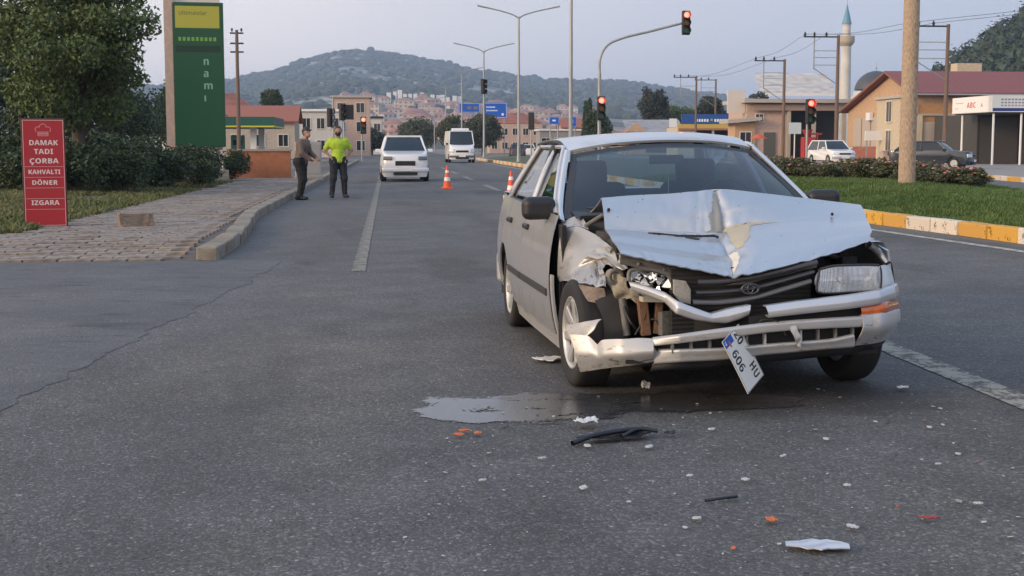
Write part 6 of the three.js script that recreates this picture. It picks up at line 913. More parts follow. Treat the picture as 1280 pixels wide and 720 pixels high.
// ---------------------------------------------------------------- trees and shrubs
// a crown of many small bent leaves gathered in clumps; colours vary leaf by leaf
function crown(seed, n, clumps, leaf, tone) {
  const r = rng(seed), pos = new Float32Array(n * 18), col = new Float32Array(n * 18); let o = 0;
  const total = clumps.reduce((s, c) => s + c[3] * c[3] * c[4], 0);
  const q = V(0, 0, 0), a = V(0, 0, 0), b = V(0, 0, 0);
  for (let i = 0; i < n; i++) {
    let t = r() * total, k = 0; while (k < clumps.length - 1 && (t -= clumps[k][3] * clumps[k][3] * clumps[k][4]) > 0) k++;
    const [cx, cy, cz, rx, ry] = clumps[k]; let x, y, z, l; do { x = r() * 2 - 1; y = r() * 2 - 1; z = r() * 2 - 1; l = x * x + y * y + z * z; } while (l > 1 || l < 0.12); const out = 1 + 0.35 * noise.noise(x * 2.2 + k, y * 2.2, z * 2.2);
    q.set(cx + x * rx * out, cy + y * ry * out, cz + z * rx * out);
    a.set(r() - 0.5, (r() - 0.5) * 0.7 - 0.15, r() - 0.5).normalize().multiplyScalar(leaf * (0.7 + r() * 0.7)); b.set(r() - 0.5, r() - 0.5, r() - 0.5).cross(a).normalize().multiplyScalar(leaf * 0.36);
    const P = [q.x - a.x * 0.5, q.y - a.y * 0.5, q.z - a.z * 0.5], R = [q.x + b.x, q.y + b.y + leaf * 0.06, q.z + b.z], L = [q.x - b.x, q.y - b.y + leaf * 0.06, q.z - b.z], T = [q.x + a.x * 0.5, q.y + a.y * 0.5 - leaf * 0.1, q.z + a.z * 0.5];
    pos.set([...P, ...R, ...T, ...P, ...T, ...L], o);
    const v = 0.75 + r() * 0.5, w = r(), c = [lerp(tone[0][0], tone[1][0], w) * v, lerp(tone[0][1], tone[1][1], w) * v, lerp(tone[0][2], tone[1][2], w) * v]; for (let m = 0; m < 6; m++) col.set(c, o + m * 3); o += 18;
  }
  const g = new THREE.BufferGeometry(); g.setAttribute('position', new THREE.BufferAttribute(pos, 3)); g.setAttribute('color', new THREE.BufferAttribute(col, 3)); g.computeVertexNormals(); return g;
}
const leafM = phys([1, 1, 1], { roughness: 0.75, vertexColors: true, side: THREE.DoubleSide, transmission: 0.25, thickness: 0 }), barkM = std([0.10, 0.08, 0.065], 0.95, { map: gConc, bumpMap: gConc, bumpScale: 0.02 });
function clumpsOf(seed, n, [cx, cy, cz], rx, ry, cr) { const r = rng(seed), a = []; for (let i = 0; i < n; i++) { let x, y, z, l; do { x = r() * 2 - 1; y = r() * 2 - 1; z = r() * 2 - 1; l = x * x + y * y + z * z; } while (l > 1); const s = cr * (0.65 + r() * 0.7); a.push([cx + x * rx, cy + y * ry, cz + z * rx, s, s * 0.8]); } return a; }
function tree(name, label, pos, o, group) {
  const t = thing(name, label, 'tree', pos, o.turn || 0, group), cl = o.clumps || clumpsOf(o.seed, o.nc, [0, o.cy, 0], o.rx, o.ry, o.cr), r = rng(o.seed + 1);
  const th = o.cy - o.ry * 0.5, limbs = cl.filter((_, i) => i % 3 === 0).slice(0, 12).map((c) => { const s = th * (0.45 + 0.5 * r()); return bar([0, s, 0], [c[0] * 0.8, Math.max(s + 0.1, c[1]), c[2] * 0.8], o.tr * 0.42, 6, o.tr * 0.12); });
  const tk = part('trunk', [tube([[0, -0.2, 0], [o.tr * 0.3, th * 0.5, 0], [0, th, o.tr * 0.3]], o.tr, 10, 9), bar([0, th * 0.95, 0], [0, o.cy + o.ry * 0.4, 0], o.tr * 0.9, 7, o.tr * 0.2)], barkM, t);
  limbs.forEach((g) => part('limb', g, barkM, tk));
  part('crown', crown(o.seed + 2, o.n, cl, o.leaf, o.tone), leafM, t); return t;
}
const dk = [[0.022, 0.045, 0.012], [0.05, 0.085, 0.022]], md = [[0.055, 0.095, 0.022], [0.13, 0.175, 0.045]], ol = [[0.05, 0.062, 0.022], [0.09, 0.10, 0.04]], py = [[0.025, 0.035, 0.02], [0.045, 0.055, 0.03]];
tree('leafy_tree', 'large leafy green tree behind the red board sign', [-7.5, 0.1, -34], { seed: 11, nc: 54, cy: 3.7, rx: 1.75, ry: 2.1, cr: 0.52, n: 30000, leaf: 0.105, tone: md, tr: 0.16 });
tree('conifer', 'feathery dark conifer beside the slim concrete pole', [-9.3, 0.1, -38.5], { seed: 15, nc: 30, cy: 3.1, rx: 0.85, ry: 2.2, cr: 0.5, n: 12000, leaf: 0.11, tone: dk, tr: 0.12 });
tree('yard_tree', 'dark spreading tree behind the yard of parked vehicles', [-17.5, 0, -62], { seed: 51, nc: 34, cy: 3.6, rx: 2.8, ry: 2.0, cr: 1.0, n: 12000, leaf: 0.16, tone: dk, tr: 0.2 });
tree('yard_tree', 'dark green tree left of the totem sign', [-13.2, 0, -66], { seed: 53, nc: 34, cy: 3.3, rx: 2.4, ry: 1.8, cr: 1.0, n: 12000, leaf: 0.16, tone: dk, tr: 0.2 });
tree('yard_tree', 'bushy tree between the totem sign and the old power pole', [-10.4, 0, -72], { seed: 55, nc: 28, cy: 2.6, rx: 1.8, ry: 1.3, cr: 0.9, n: 9000, leaf: 0.16, tone: dk, tr: 0.18 });
tree('round_tree', 'dark round tree behind the signal pole on the median', [21.5, 0, -140], { seed: 21, nc: 30, cy: 2.9, rx: 1.2, ry: 1.6, cr: 0.85, n: 9000, leaf: 0.22, tone: dk, tr: 0.16 });
tree('tall_tree', 'tall dark tree with a ragged crown behind the grey-roofed shop', [40.3, 0, -205], { seed: 23, nc: 36, cy: 7.0, rx: 1.8, ry: 3.4, cr: 1.1, n: 10000, leaf: 0.34, tone: py, tr: 0.22 });
tree('bushy_tree', 'bright green bushy tree behind the grey-roofed shop', [45.9, 0, -212], { seed: 25, nc: 30, cy: 5.2, rx: 3.6, ry: 1.6, cr: 1.2, n: 10000, leaf: 0.34, tone: md, tr: 0.22 });
tree('pine_tree', 'dark pine behind the blue roof sign', [46.7, 0, -195], { seed: 27, nc: 26, cy: 6.0, rx: 1.5, ry: 2.6, cr: 1.0, n: 8000, leaf: 0.34, tone: py, tr: 0.2 });
tree('pine_tree', 'broad dark pine between the pink shop and the hall', [58.7, 0, -215], { seed: 29, nc: 34, cy: 6.6, rx: 3.0, ry: 2.6, cr: 1.3, n: 11000, leaf: 0.36, tone: py, tr: 0.24 });
tree('pine_tree', 'dark pine in front of the mosque dome', [70, 0, -204], { seed: 31, nc: 22, cy: 4.6, rx: 2.6, ry: 2.4, cr: 1.1, n: 7000, leaf: 0.36, tone: py, tr: 0.2 });
tree('roadside_tree', 'wide green roadside tree in front of the blue direction signs', [13.2, 0, -190], { seed: 33, nc: 34, cy: 3.4, rx: 2.6, ry: 1.9, cr: 1.1, n: 11000, leaf: 0.3, tone: ol, tr: 0.2 });
tree('roadside_tree', 'green roadside tree behind the minibus', [9.6, 0.2, -196], { seed: 35, nc: 30, cy: 3.4, rx: 1.9, ry: 2.2, cr: 1.0, n: 9000, leaf: 0.3, tone: ol, tr: 0.2 });
tree('roadside_tree', 'greyish green tree beyond the oncoming white car', [5.6, 0, -260], { seed: 37, nc: 34, cy: 3.6, rx: 3.2, ry: 2.2, cr: 1.4, n: 9000, leaf: 0.4, tone: ol, tr: 0.22 });
tree('roadside_tree', 'dark tree beside the lorry', [-2.2, 0, -192], { seed: 39, nc: 24, cy: 2.2, rx: 1.3, ry: 1.2, cr: 0.9, n: 7000, leaf: 0.3, tone: py, tr: 0.18 });
tree('garden_tree', 'small dark tree on the roof line of the low building', [-13.2, 0, -160], { seed: 45, nc: 18, cy: 6.2, rx: 0.9, ry: 1.0, cr: 0.7, n: 4000, leaf: 0.3, tone: dk, tr: 0.16 });
tree('cypress', 'narrow dark cypress right of the median signals', [23.5, 0, -158], { clumps: Array.from({ length: 12 }, (_, k) => [0, 0.8 + k * 0.5, 0, 0.62 - k * 0.035, 0.5]), seed: 47, cy: 4, ry: 3, n: 7000, leaf: 0.24, tone: dk, tr: 0.12 });
tree('cypress', 'narrow dark cypress behind the peach shop end', [27, 0, -185], { clumps: Array.from({ length: 12 }, (_, k) => [0, 0.8 + k * 0.55, 0, 0.75 - k * 0.04, 0.55]), seed: 49, cy: 4, ry: 3, n: 7000, leaf: 0.26, tone: dk, tr: 0.12 });
// rose bushes in a row on the median
{
  const pink = std([0.46, 0.17, 0.15], 0.8, { side: THREE.DoubleSide }), pale = std([0.45, 0.36, 0.28], 0.8, { side: THREE.DoubleSide });
  const mk = (seed, n, fl) => {
    const g = new THREE.Group(), r = rng(seed), cl = clumpsOf(seed, 17, [0, 0.36, 0], 0.46, 0.26, 0.16);
    part('foliage', crown(seed, n, cl, 0.062, [[0.05, 0.07, 0.022], [0.13, 0.125, 0.045]]), leafM, g); part('stem', [bar([0, -0.1, 0], [0.1, 0.4, 0.05], 0.012, 5), bar([0, -0.1, 0], [-0.14, 0.42, 0], 0.012, 5), bar([0, -0.1, 0], [0.02, 0.42, -0.14], 0.012, 5)], barkM, g);
    for (let i = 0; i < fl; i++) { const c = cl[Math.floor(r() * cl.length)], a = r() * 6.28, f = new THREE.IcosahedronGeometry(0.026 + r() * 0.016, 1), p = f.attributes.position; for (let k = 0; k < p.count; k++) { const m = 0.75 + 0.5 * Math.abs(noise.noise(p.getX(k) * 60, p.getY(k) * 60, p.getZ(k) * 60)); p.setXYZ(k, p.getX(k) * m * 1.2, p.getY(k) * m * 0.8, p.getZ(k) * m * 1.2); } f.computeVertexNormals(); part('flower', f.translate(c[0] + Math.cos(a) * 0.17, c[1] + 0.10 + r() * 0.08, c[2] + Math.abs(Math.sin(a)) * 0.17), r() > 0.4 ? pink : pale, g); }
    return g;
  };
  const kinds = [mk(71, 2600, 7), mk(72, 2600, 16), mk(73, 2600, 26)], r = rng(79);
  const labels = ['dark green rose bush with hardly any flowers in the median row', 'rose bush with scattered pink flowers in the median row', 'rose bush thick with pink flowers in the median row'];
  const spots = []; for (let k = 0; k < 15; k++) { const t = k / 14; spots.push([lerp(11.0, 15.4, t) + (r() - 0.5) * 0.3, lerp(-41, -34.2, t) + (r() - 0.5) * 0.6]); } for (let k = 0; k < 9; k++) { const t = k / 8; spots.push([lerp(12.2, 16.0, t) + (r() - 0.5) * 0.3, lerp(-44, -37.5, t) + (r() - 0.5) * 0.6]); }
  spots.forEach(([x, z], i) => { const kd = i === 14 || i === 13 || i === 9 ? 2 : i % 3 === 1 ? 1 : 0, o = kinds[kd].clone(); o.name = numbered('rose_bush'); o.position.set(x, medianY(x, z) - 0.02, z); o.rotation.y = r() * 6.28; const s = 0.95 + r() * 0.3; o.scale.set(s * 1.15, s * 0.78, s * 1.15); scene.add(o); tag(o, labels[kd], 'bush', ['plain rose bushes on the median', 'lightly flowering rose bushes on the median', 'thickly flowering rose bushes on the median'][kd]); });
}
// shrubs behind the verge on the left
{
  const r = rng(83), mk = (seed) => { const g = new THREE.Group(); part('foliage', crown(seed, 5200, clumpsOf(seed, 18, [0, 0.75, 0], 0.75, 0.5, 0.36), 0.085, dk), leafM, g); part('stem', [bar([0, -0.1, 0], [0.2, 0.8, 0], 0.03, 6), bar([0, -0.1, 0], [-0.25, 0.8, 0.1], 0.03, 6)], barkM, g); return g; };
  const kinds = [mk(61), mk(62)];
  [[-7.4, -32.4, 0.95], [-8.6, -33.2, 1.1], [-6.3, -33.4, 0.8], [-6.4, -37, 1.0], [-7.9, -36, 1.1], [-9.2, -36.5, 1.0], [-5.9, -41.5, 0.9], [-7.2, -43, 1.0], [-8.8, -42, 1.2], [-5.4, -46, 0.75], [-6.6, -48, 0.9], [-10.8, -43, 1.0], [-5.2, -38.6, 0.6]].forEach(([x, z, s], i) => { const o = kinds[i % 2].clone(); o.name = numbered('shrub'); o.position.set(x, 0.12, z); o.rotation.y = r() * 6; o.scale.set(s * 1.2, s, s * 1.2); scene.add(o); tag(o, 'dense dark green shrub behind the grass verge', 'shrub', 'shrubs behind the verge'); });
}

// ---------------------------------------------------------------- people
// bodies: tapered bones blended into one field and meshed by surface nets
function meshField(f, lo, hi, cell) {
  const n = [0, 1, 2].map((k) => Math.ceil((hi[k] - lo[k]) / cell) + 1), F = new Float32Array(n[0] * n[1] * n[2]), id = (i, j, k) => (k * n[1] + j) * n[0] + i;
  for (let k = 0; k < n[2]; k++) for (let j = 0; j < n[1]; j++) for (let i = 0; i < n[0]; i++) F[id(i, j, k)] = f(lo[0] + i * cell, lo[1] + j * cell, lo[2] + k * cell);
  const vid = new Int32Array(F.length).fill(-1), pos = [], idx = [];
  for (let k = 0; k < n[2] - 1; k++) for (let j = 0; j < n[1] - 1; j++) for (let i = 0; i < n[0] - 1; i++) {
    const v = []; for (let c = 0; c < 8; c++) v.push(F[id(i + (c & 1), j + ((c >> 1) & 1), k + (c >> 2))]); const neg = v.filter((x) => x < 0).length; if (!neg || neg === 8) continue;
    let sx = 0, sy = 0, sz = 0, m = 0; for (let a = 0; a < 8; a++) for (let b = 1; b < 8; b <<= 1) { const c = a | b; if (c === a) continue; if ((v[a] < 0) !== (v[c] < 0)) { const t = v[a] / (v[a] - v[c]); sx += (a & 1) + (b === 1 ? t : 0); sy += ((a >> 1) & 1) + (b === 2 ? t : 0); sz += (a >> 2) + (b === 4 ? t : 0); m++; } }
    vid[id(i, j, k)] = pos.length / 3; pos.push(lo[0] + (i + sx / m) * cell, lo[1] + (j + sy / m) * cell, lo[2] + (k + sz / m) * cell);
  }
  for (let k = 1; k < n[2] - 1; k++) for (let j = 1; j < n[1] - 1; j++) for (let i = 1; i < n[0] - 1; i++) {
    const a = F[id(i, j, k)] < 0; const quad = (p, q, r, s, flip) => { if (p < 0 || q < 0 || r < 0 || s < 0) return; flip ? idx.push(p, r, q, p, s, r) : idx.push(p, q, r, p, r, s); };
    if (i < n[0] - 1 && a !== (F[id(i + 1, j, k)] < 0)) quad(vid[id(i, j - 1, k - 1)], vid[id(i, j, k - 1)], vid[id(i, j, k)], vid[id(i, j - 1, k)], !a);
    if (j < n[1] - 1 && a !== (F[id(i, j + 1, k)] < 0)) quad(vid[id(i - 1, j, k - 1)], vid[id(i - 1, j, k)], vid[id(i, j, k)], vid[id(i, j, k - 1)], !a);
    if (k < n[2] - 1 && a !== (F[id(i, j, k + 1)] < 0)) quad(vid[id(i - 1, j - 1, k)], vid[id(i, j - 1, k)], vid[id(i, j, k)], vid[id(i - 1, j, k)], !a);
  }
  const g = new THREE.BufferGeometry(); g.setAttribute('position', new THREE.Float32BufferAttribute(pos, 3)); g.setIndex(idx); g.computeVertexNormals(); return g;
}
const bone = (p, q) => { const d = [q[0] - p[0], q[1] - p[1], q[2] - p[2]], L = d[0] * d[0] + d[1] * d[1] + d[2] * d[2] || 1e-9; return (x, y, z) => { const t = clamp(((x - p[0]) * d[0] + (y - p[1]) * d[1] + (z - p[2]) * d[2]) / L, 0, 1); return Math.hypot(x - p[0] - d[0] * t, (y - p[1] - d[1] * t), (z - p[2] - d[2] * t)) - lerp(p[3], q[3], t); }; };
const smin = (a, b, k) => { const h = Math.max(k - Math.abs(a - b), 0) / k; return Math.min(a, b) - h * h * k * 0.25; };
function fieldMesh(bones, k, cell, cut, fold = 0) {
  const fs = bones.map(([p, q]) => bone(p, q)), lo = [9, 9, 9], hi = [-9, -9, -9]; for (const b of bones) for (const p of b) for (let c = 0; c < 3; c++) { lo[c] = Math.min(lo[c], p[c] - p[3] - 2 * cell); hi[c] = Math.max(hi[c], p[c] + p[3] + 2 * cell); }
  return meshField((x, y, z) => { let d = 9; for (const f of fs) d = smin(d, f(x, y, z), k); if (fold) d += fold * (noise.noise(x * 9 + y * 6, y * 15, z * 9) + 0.6 * noise.noise(x * 22, y * 26 + x * 12, z * 22)); return cut ? Math.max(d, cut(x, y, z)) : d; }, lo, hi, cell);
}
const up = (a, d) => [a[0], a[1], a[2], a[3] + d];
function hand(w, e, s) {                                                     // wrist, elbow -> palm and five bent fingers
  const d = V(w[0] - e[0], w[1] - e[1], w[2] - e[2]).normalize(), side = V(0, 0, 1).addScaledVector(d, -d.z).normalize(), nrm = d.clone().cross(side).multiplyScalar(s), at = (a, b, c, r) => [w[0] + d.x * a + side.x * b + nrm.x * c, w[1] + d.y * a + side.y * b + nrm.y * c, w[2] + d.z * a + side.z * b + nrm.z * c, r];
  const out = [[at(0, 0, 0, 0.026), at(0.05, 0.012, 0, 0.022)], [at(0.05, -0.016, 0, 0.021), at(0.085, -0.024, 0, 0.014)], [at(0.05, 0.014, 0, 0.021), at(0.085, 0.024, 0, 0.014)]];
  [[0.03, 0.075], [0.011, 0.085], [-0.009, 0.078], [-0.028, 0.062]].forEach(([b, L]) => { const k = at(0.088, b, 0, 0.0095), m = at(0.088 + L * 0.55, b * 1.08, -0.014, 0.0088); out.push([k, m], [m, at(0.088 + L * 0.85, b * 1.08, -0.042, 0.008)]); });
  out.push([at(0.02, 0.026, 0, 0.013), at(0.055, 0.05, -0.014, 0.011)], [at(0.055, 0.05, -0.014, 0.011), at(0.085, 0.055, -0.028, 0.009)]); return out;
}
function head([x, y, z], yaw, tilt) {                                         // skull, jaw, nose, ears, brow; faces +z before turning
  const c = Math.cos(yaw), s = Math.sin(yaw), P = (a, b, d, r) => { const yy = b * Math.cos(tilt) - d * Math.sin(tilt), dd = b * Math.sin(tilt) + d * Math.cos(tilt); return [x + a * c + dd * s, y + yy, z - a * s + dd * c, r]; };
  return { P, bones: [[P(0, 0.035, -0.02, 0.083), P(0, 0.05, 0.012, 0.078)], [P(0, -0.02, 0.03, 0.062), P(0, -0.075, 0.058, 0.034)], [P(-0.03, -0.06, 0.03, 0.035), P(0.03, -0.06, 0.03, 0.035)], [P(0, 0.015, 0.092, 0.009), P(0, -0.018, 0.112, 0.013)], [P(-0.04, 0.03, 0.078, 0.012), P(0.04, 0.03, 0.078, 0.012)], [P(-0.082, 0.02, 0.0, 0.012), P(-0.085, -0.018, 0.004, 0.010)], [P(0.082, 0.02, 0.0, 0.012), P(0.085, -0.018, 0.004, 0.010)], [P(-0.018, -0.052, 0.088, 0.009), P(0.018, -0.052, 0.088, 0.009)]] };
}
// j: hip, chest, neck, head (y from the ground), arms [shoulder, elbow, wrist] and legs [hip, knee, ankle, toe]
function person(label, pos, turn, j, wear) {
  const t = thing('person', label, 'person', pos, turn), h = head(j.head, j.yaw, j.tilt || 0), A = j.arms, Lg = j.legs;
  const torso = [[[-0.09, j.hip[1], j.hip[2], 0.115], [0.09, j.hip[1], j.hip[2], 0.115]], [[0, j.hip[1], j.hip[2], 0.135], [...j.waist, 0.125]], [[...j.waist, 0.125], [...j.chest, 0.145]], [[j.chest[0] - 0.10, j.chest[1], j.chest[2], 0.125], [j.chest[0] + 0.10, j.chest[1], j.chest[2], 0.125]], [[A[0][0][0] * 0.78, A[0][0][1] - 0.02, A[0][0][2], 0.06], [A[1][0][0] * 0.78, A[1][0][1] - 0.02, A[1][0][2], 0.06]]];
  const arms = A.map(([s, e, w]) => [[[...s, 0.052], [...e, 0.041]], [[...e, 0.043], [...w, 0.028]]]), legs = Lg.map(([a, k, b, o]) => [[[...a, 0.095], [...k, 0.06]], [[...k, 0.06], [...b, 0.04]]]);
  const neck = [[[j.chest[0], j.chest[1] + 0.10, j.chest[2], 0.07], [j.head[0], j.head[1] - 0.09, j.head[2] - 0.012, 0.053]]];
  const skinM = std(wear.skin, 0.6), parts = [fieldMesh([...torso, ...arms.flat(), ...legs.flat(), ...neck], 0.06, 0.018), fieldMesh([...h.bones, ...neck], 0.03, 0.009)];
  A.forEach(([s, e, w], i) => parts.push(fieldMesh([[[...lerp3(e, w, 0.7), 0.03], [...w, 0.027]], ...hand(w, e, i ? 1 : -1)], 0.014, 0.0055)));
  part('body', parts, skinM, t);
  part('shirt', fieldMesh([...torso.slice(1).map((b) => b.map((p) => up(p, 0.014))), [up(torso[0][0], 0.015), up(torso[0][1], 0.015)], ...arms.map((a) => wear.long ? a.map((b) => b.map((p) => up(p, 0.02))) : [[up(a[0][0], 0.016), lerp4(a[0][0], a[0][1], 0.72, 0.026)]]).flat()], 0.05, 0.016, (x, y, z) => Math.max(j.hip[1] - 0.07 - y, y - (j.chest[1] + 0.15 + 0.12 * Math.abs(x))), 0.011), wear.shirt, t);
  part('trousers', fieldMesh([[up(torso[0][0], 0.028), up(torso[0][1], 0.028)], ...legs.flat().map((b) => b.map((p) => up(p, 0.022)))], 0.05, 0.016, (x, y, z) => Math.max(y - (j.hip[1] + 0.09), 0.05 - y), 0.010), wear.trousers, t);
  Lg.forEach(([a, k, b, o]) => part('shoe', fieldMesh([[[b[0], 0.05, b[2] - 0.05, 0.045], [b[0], 0.045, b[2] + 0.06, 0.042]], [[b[0], 0.045, b[2] + 0.06, 0.042], [o[0], 0.036, o[2], 0.034]]], 0.03, 0.01, (x, y) => 0.004 - y), M.black, t));
  const hp = (a, b, d, r) => h.P(a, b, d, r);
  part('hair', fieldMesh([[hp(0, 0.055, -0.03, 0.085), hp(0, 0.075, 0.0, 0.079)], [hp(0, 0.0, -0.055, 0.06), hp(0, 0.05, -0.05, 0.07)], [hp(-0.07, 0.03, -0.02, 0.03), hp(0.07, 0.03, -0.02, 0.03)]], 0.03, 0.010, (x, y, z) => { const q = h.P(0, 0, 0, 0), dz = (x - q[0]) * Math.sin(j.yaw) + (z - q[2]) * Math.cos(j.yaw); return Math.min(0.5, dz * 0.9 - (y - q[1]) * 0.9 + 0.01 + 0 * x) * 0.6; }), wear.hair, t);
  const eye = std([0.02, 0.015, 0.012], 0.3); for (const s of [-1, 1]) { const e = h.P(s * 0.032, 0.008, 0.083, 0); part('eye', new THREE.SphereGeometry(0.0095, 8, 6).translate(e[0], e[1], e[2]), eye, t); }
  if (wear.mask) { part('face_mask', fieldMesh([[hp(0, -0.025, 0.072, 0.042), hp(0, -0.065, 0.066, 0.036)], [hp(-0.04, -0.04, 0.045, 0.036), hp(0.04, -0.04, 0.045, 0.036)]], 0.04, 0.009), wear.mask, t); }
  if (wear.cap) { part('cap', fieldMesh([[hp(0, 0.075, -0.02, 0.088), hp(0, 0.08, 0.01, 0.084)]], 0.02, 0.010, (x, y) => h.P(0, 0.05, 0, 0)[1] - y), wear.cap, t); part('cap_peak', fieldMesh([[hp(-0.05, 0.052, 0.08, 0.012), hp(0.05, 0.052, 0.08, 0.012)], [hp(-0.03, 0.045, 0.15, 0.008), hp(0.03, 0.045, 0.15, 0.008)], [hp(-0.05, 0.052, 0.08, 0.012), hp(-0.03, 0.045, 0.15, 0.008)], [hp(0.05, 0.052, 0.08, 0.012), hp(0.03, 0.045, 0.15, 0.008)], [hp(0, 0.055, 0.08, 0.012), hp(0, 0.045, 0.155, 0.009)]], 0.02, 0.008), wear.cap, t); }
  return { t, h };
}
const lerp3 = (a, b, t) => [lerp(a[0], b[0], t), lerp(a[1], b[1], t), lerp(a[2], b[2], t)], lerp4 = (a, b, t, d) => [...lerp3(a, b, t), lerp(a[3], b[3], t) + d];
const foldBump = dataTex(256, (u, v) => 128 + 70 * tileN(u, v, 9, 2) + 40 * tileN(u, v, 26, 3), false);
{
  const hiVis = std([0.40, 0.56, 0.035], 0.8), off = person('person in a fluorescent yellow shirt and dark mask, hands on hips', [-1.22, 0, -34.2], 0.25, { hip: [0, 0.94, 0], waist: [0, 1.10, 0.0], chest: [0, 1.32, 0.0], head: [0, 1.63, 0.02], yaw: -0.25, tilt: 0.1, arms: [[[-0.19, 1.42, 0], [-0.33, 1.17, -0.06], [-0.19, 1.00, 0.04]], [[0.19, 1.42, 0], [0.34, 1.18, -0.06], [0.20, 1.00, 0.05]]], legs: [[[-0.10, 0.90, 0], [-0.14, 0.48, 0.02], [-0.17, 0.08, -0.02], [-0.20, 0.04, 0.15]], [[0.10, 0.90, 0], [0.14, 0.48, 0.02], [0.16, 0.08, -0.03], [0.20, 0.04, 0.14]]] }, { skin: [0.34, 0.20, 0.14], shirt: hiVis, trousers: std([0.02, 0.022, 0.03], 0.9), hair: std([0.05, 0.028, 0.018], 0.8), mask: std([0.02, 0.02, 0.022], 0.85) });
  const stripe = std([0.55, 0.56, 0.55], 0.35, { metalness: 0.3 }); void stripe;
  person('person in a black peaked cap, patterned brown shirt and black trousers', [-2.05, 0.0, -32.9], 1.25, { hip: [0, 0.92, -0.02], waist: [0, 1.08, 0.0], chest: [0, 1.29, 0.06], head: [0, 1.58, 0.15], yaw: -0.5, tilt: -0.25, arms: [[[-0.19, 1.38, 0.06], [-0.25, 1.12, 0.10], [-0.16, 0.98, 0.28]], [[0.19, 1.38, 0.06], [0.26, 1.12, 0.12], [0.15, 1.02, 0.30]]], legs: [[[-0.10, 0.88, -0.02], [-0.11, 0.47, 0.05], [-0.12, 0.08, -0.03], [-0.14, 0.04, 0.14]], [[0.10, 0.88, -0.02], [0.12, 0.47, 0.0], [0.13, 0.08, -0.10], [0.15, 0.04, 0.07]]] }, { skin: [0.32, 0.19, 0.13], shirt: std([0.17, 0.125, 0.105], 0.9, { map: gConc, bumpMap: foldBump, bumpScale: 0.01 }), trousers: std([0.014, 0.014, 0.016], 0.9), hair: std([0.02, 0.016, 0.013], 0.8), cap: M.black, long: true });
}

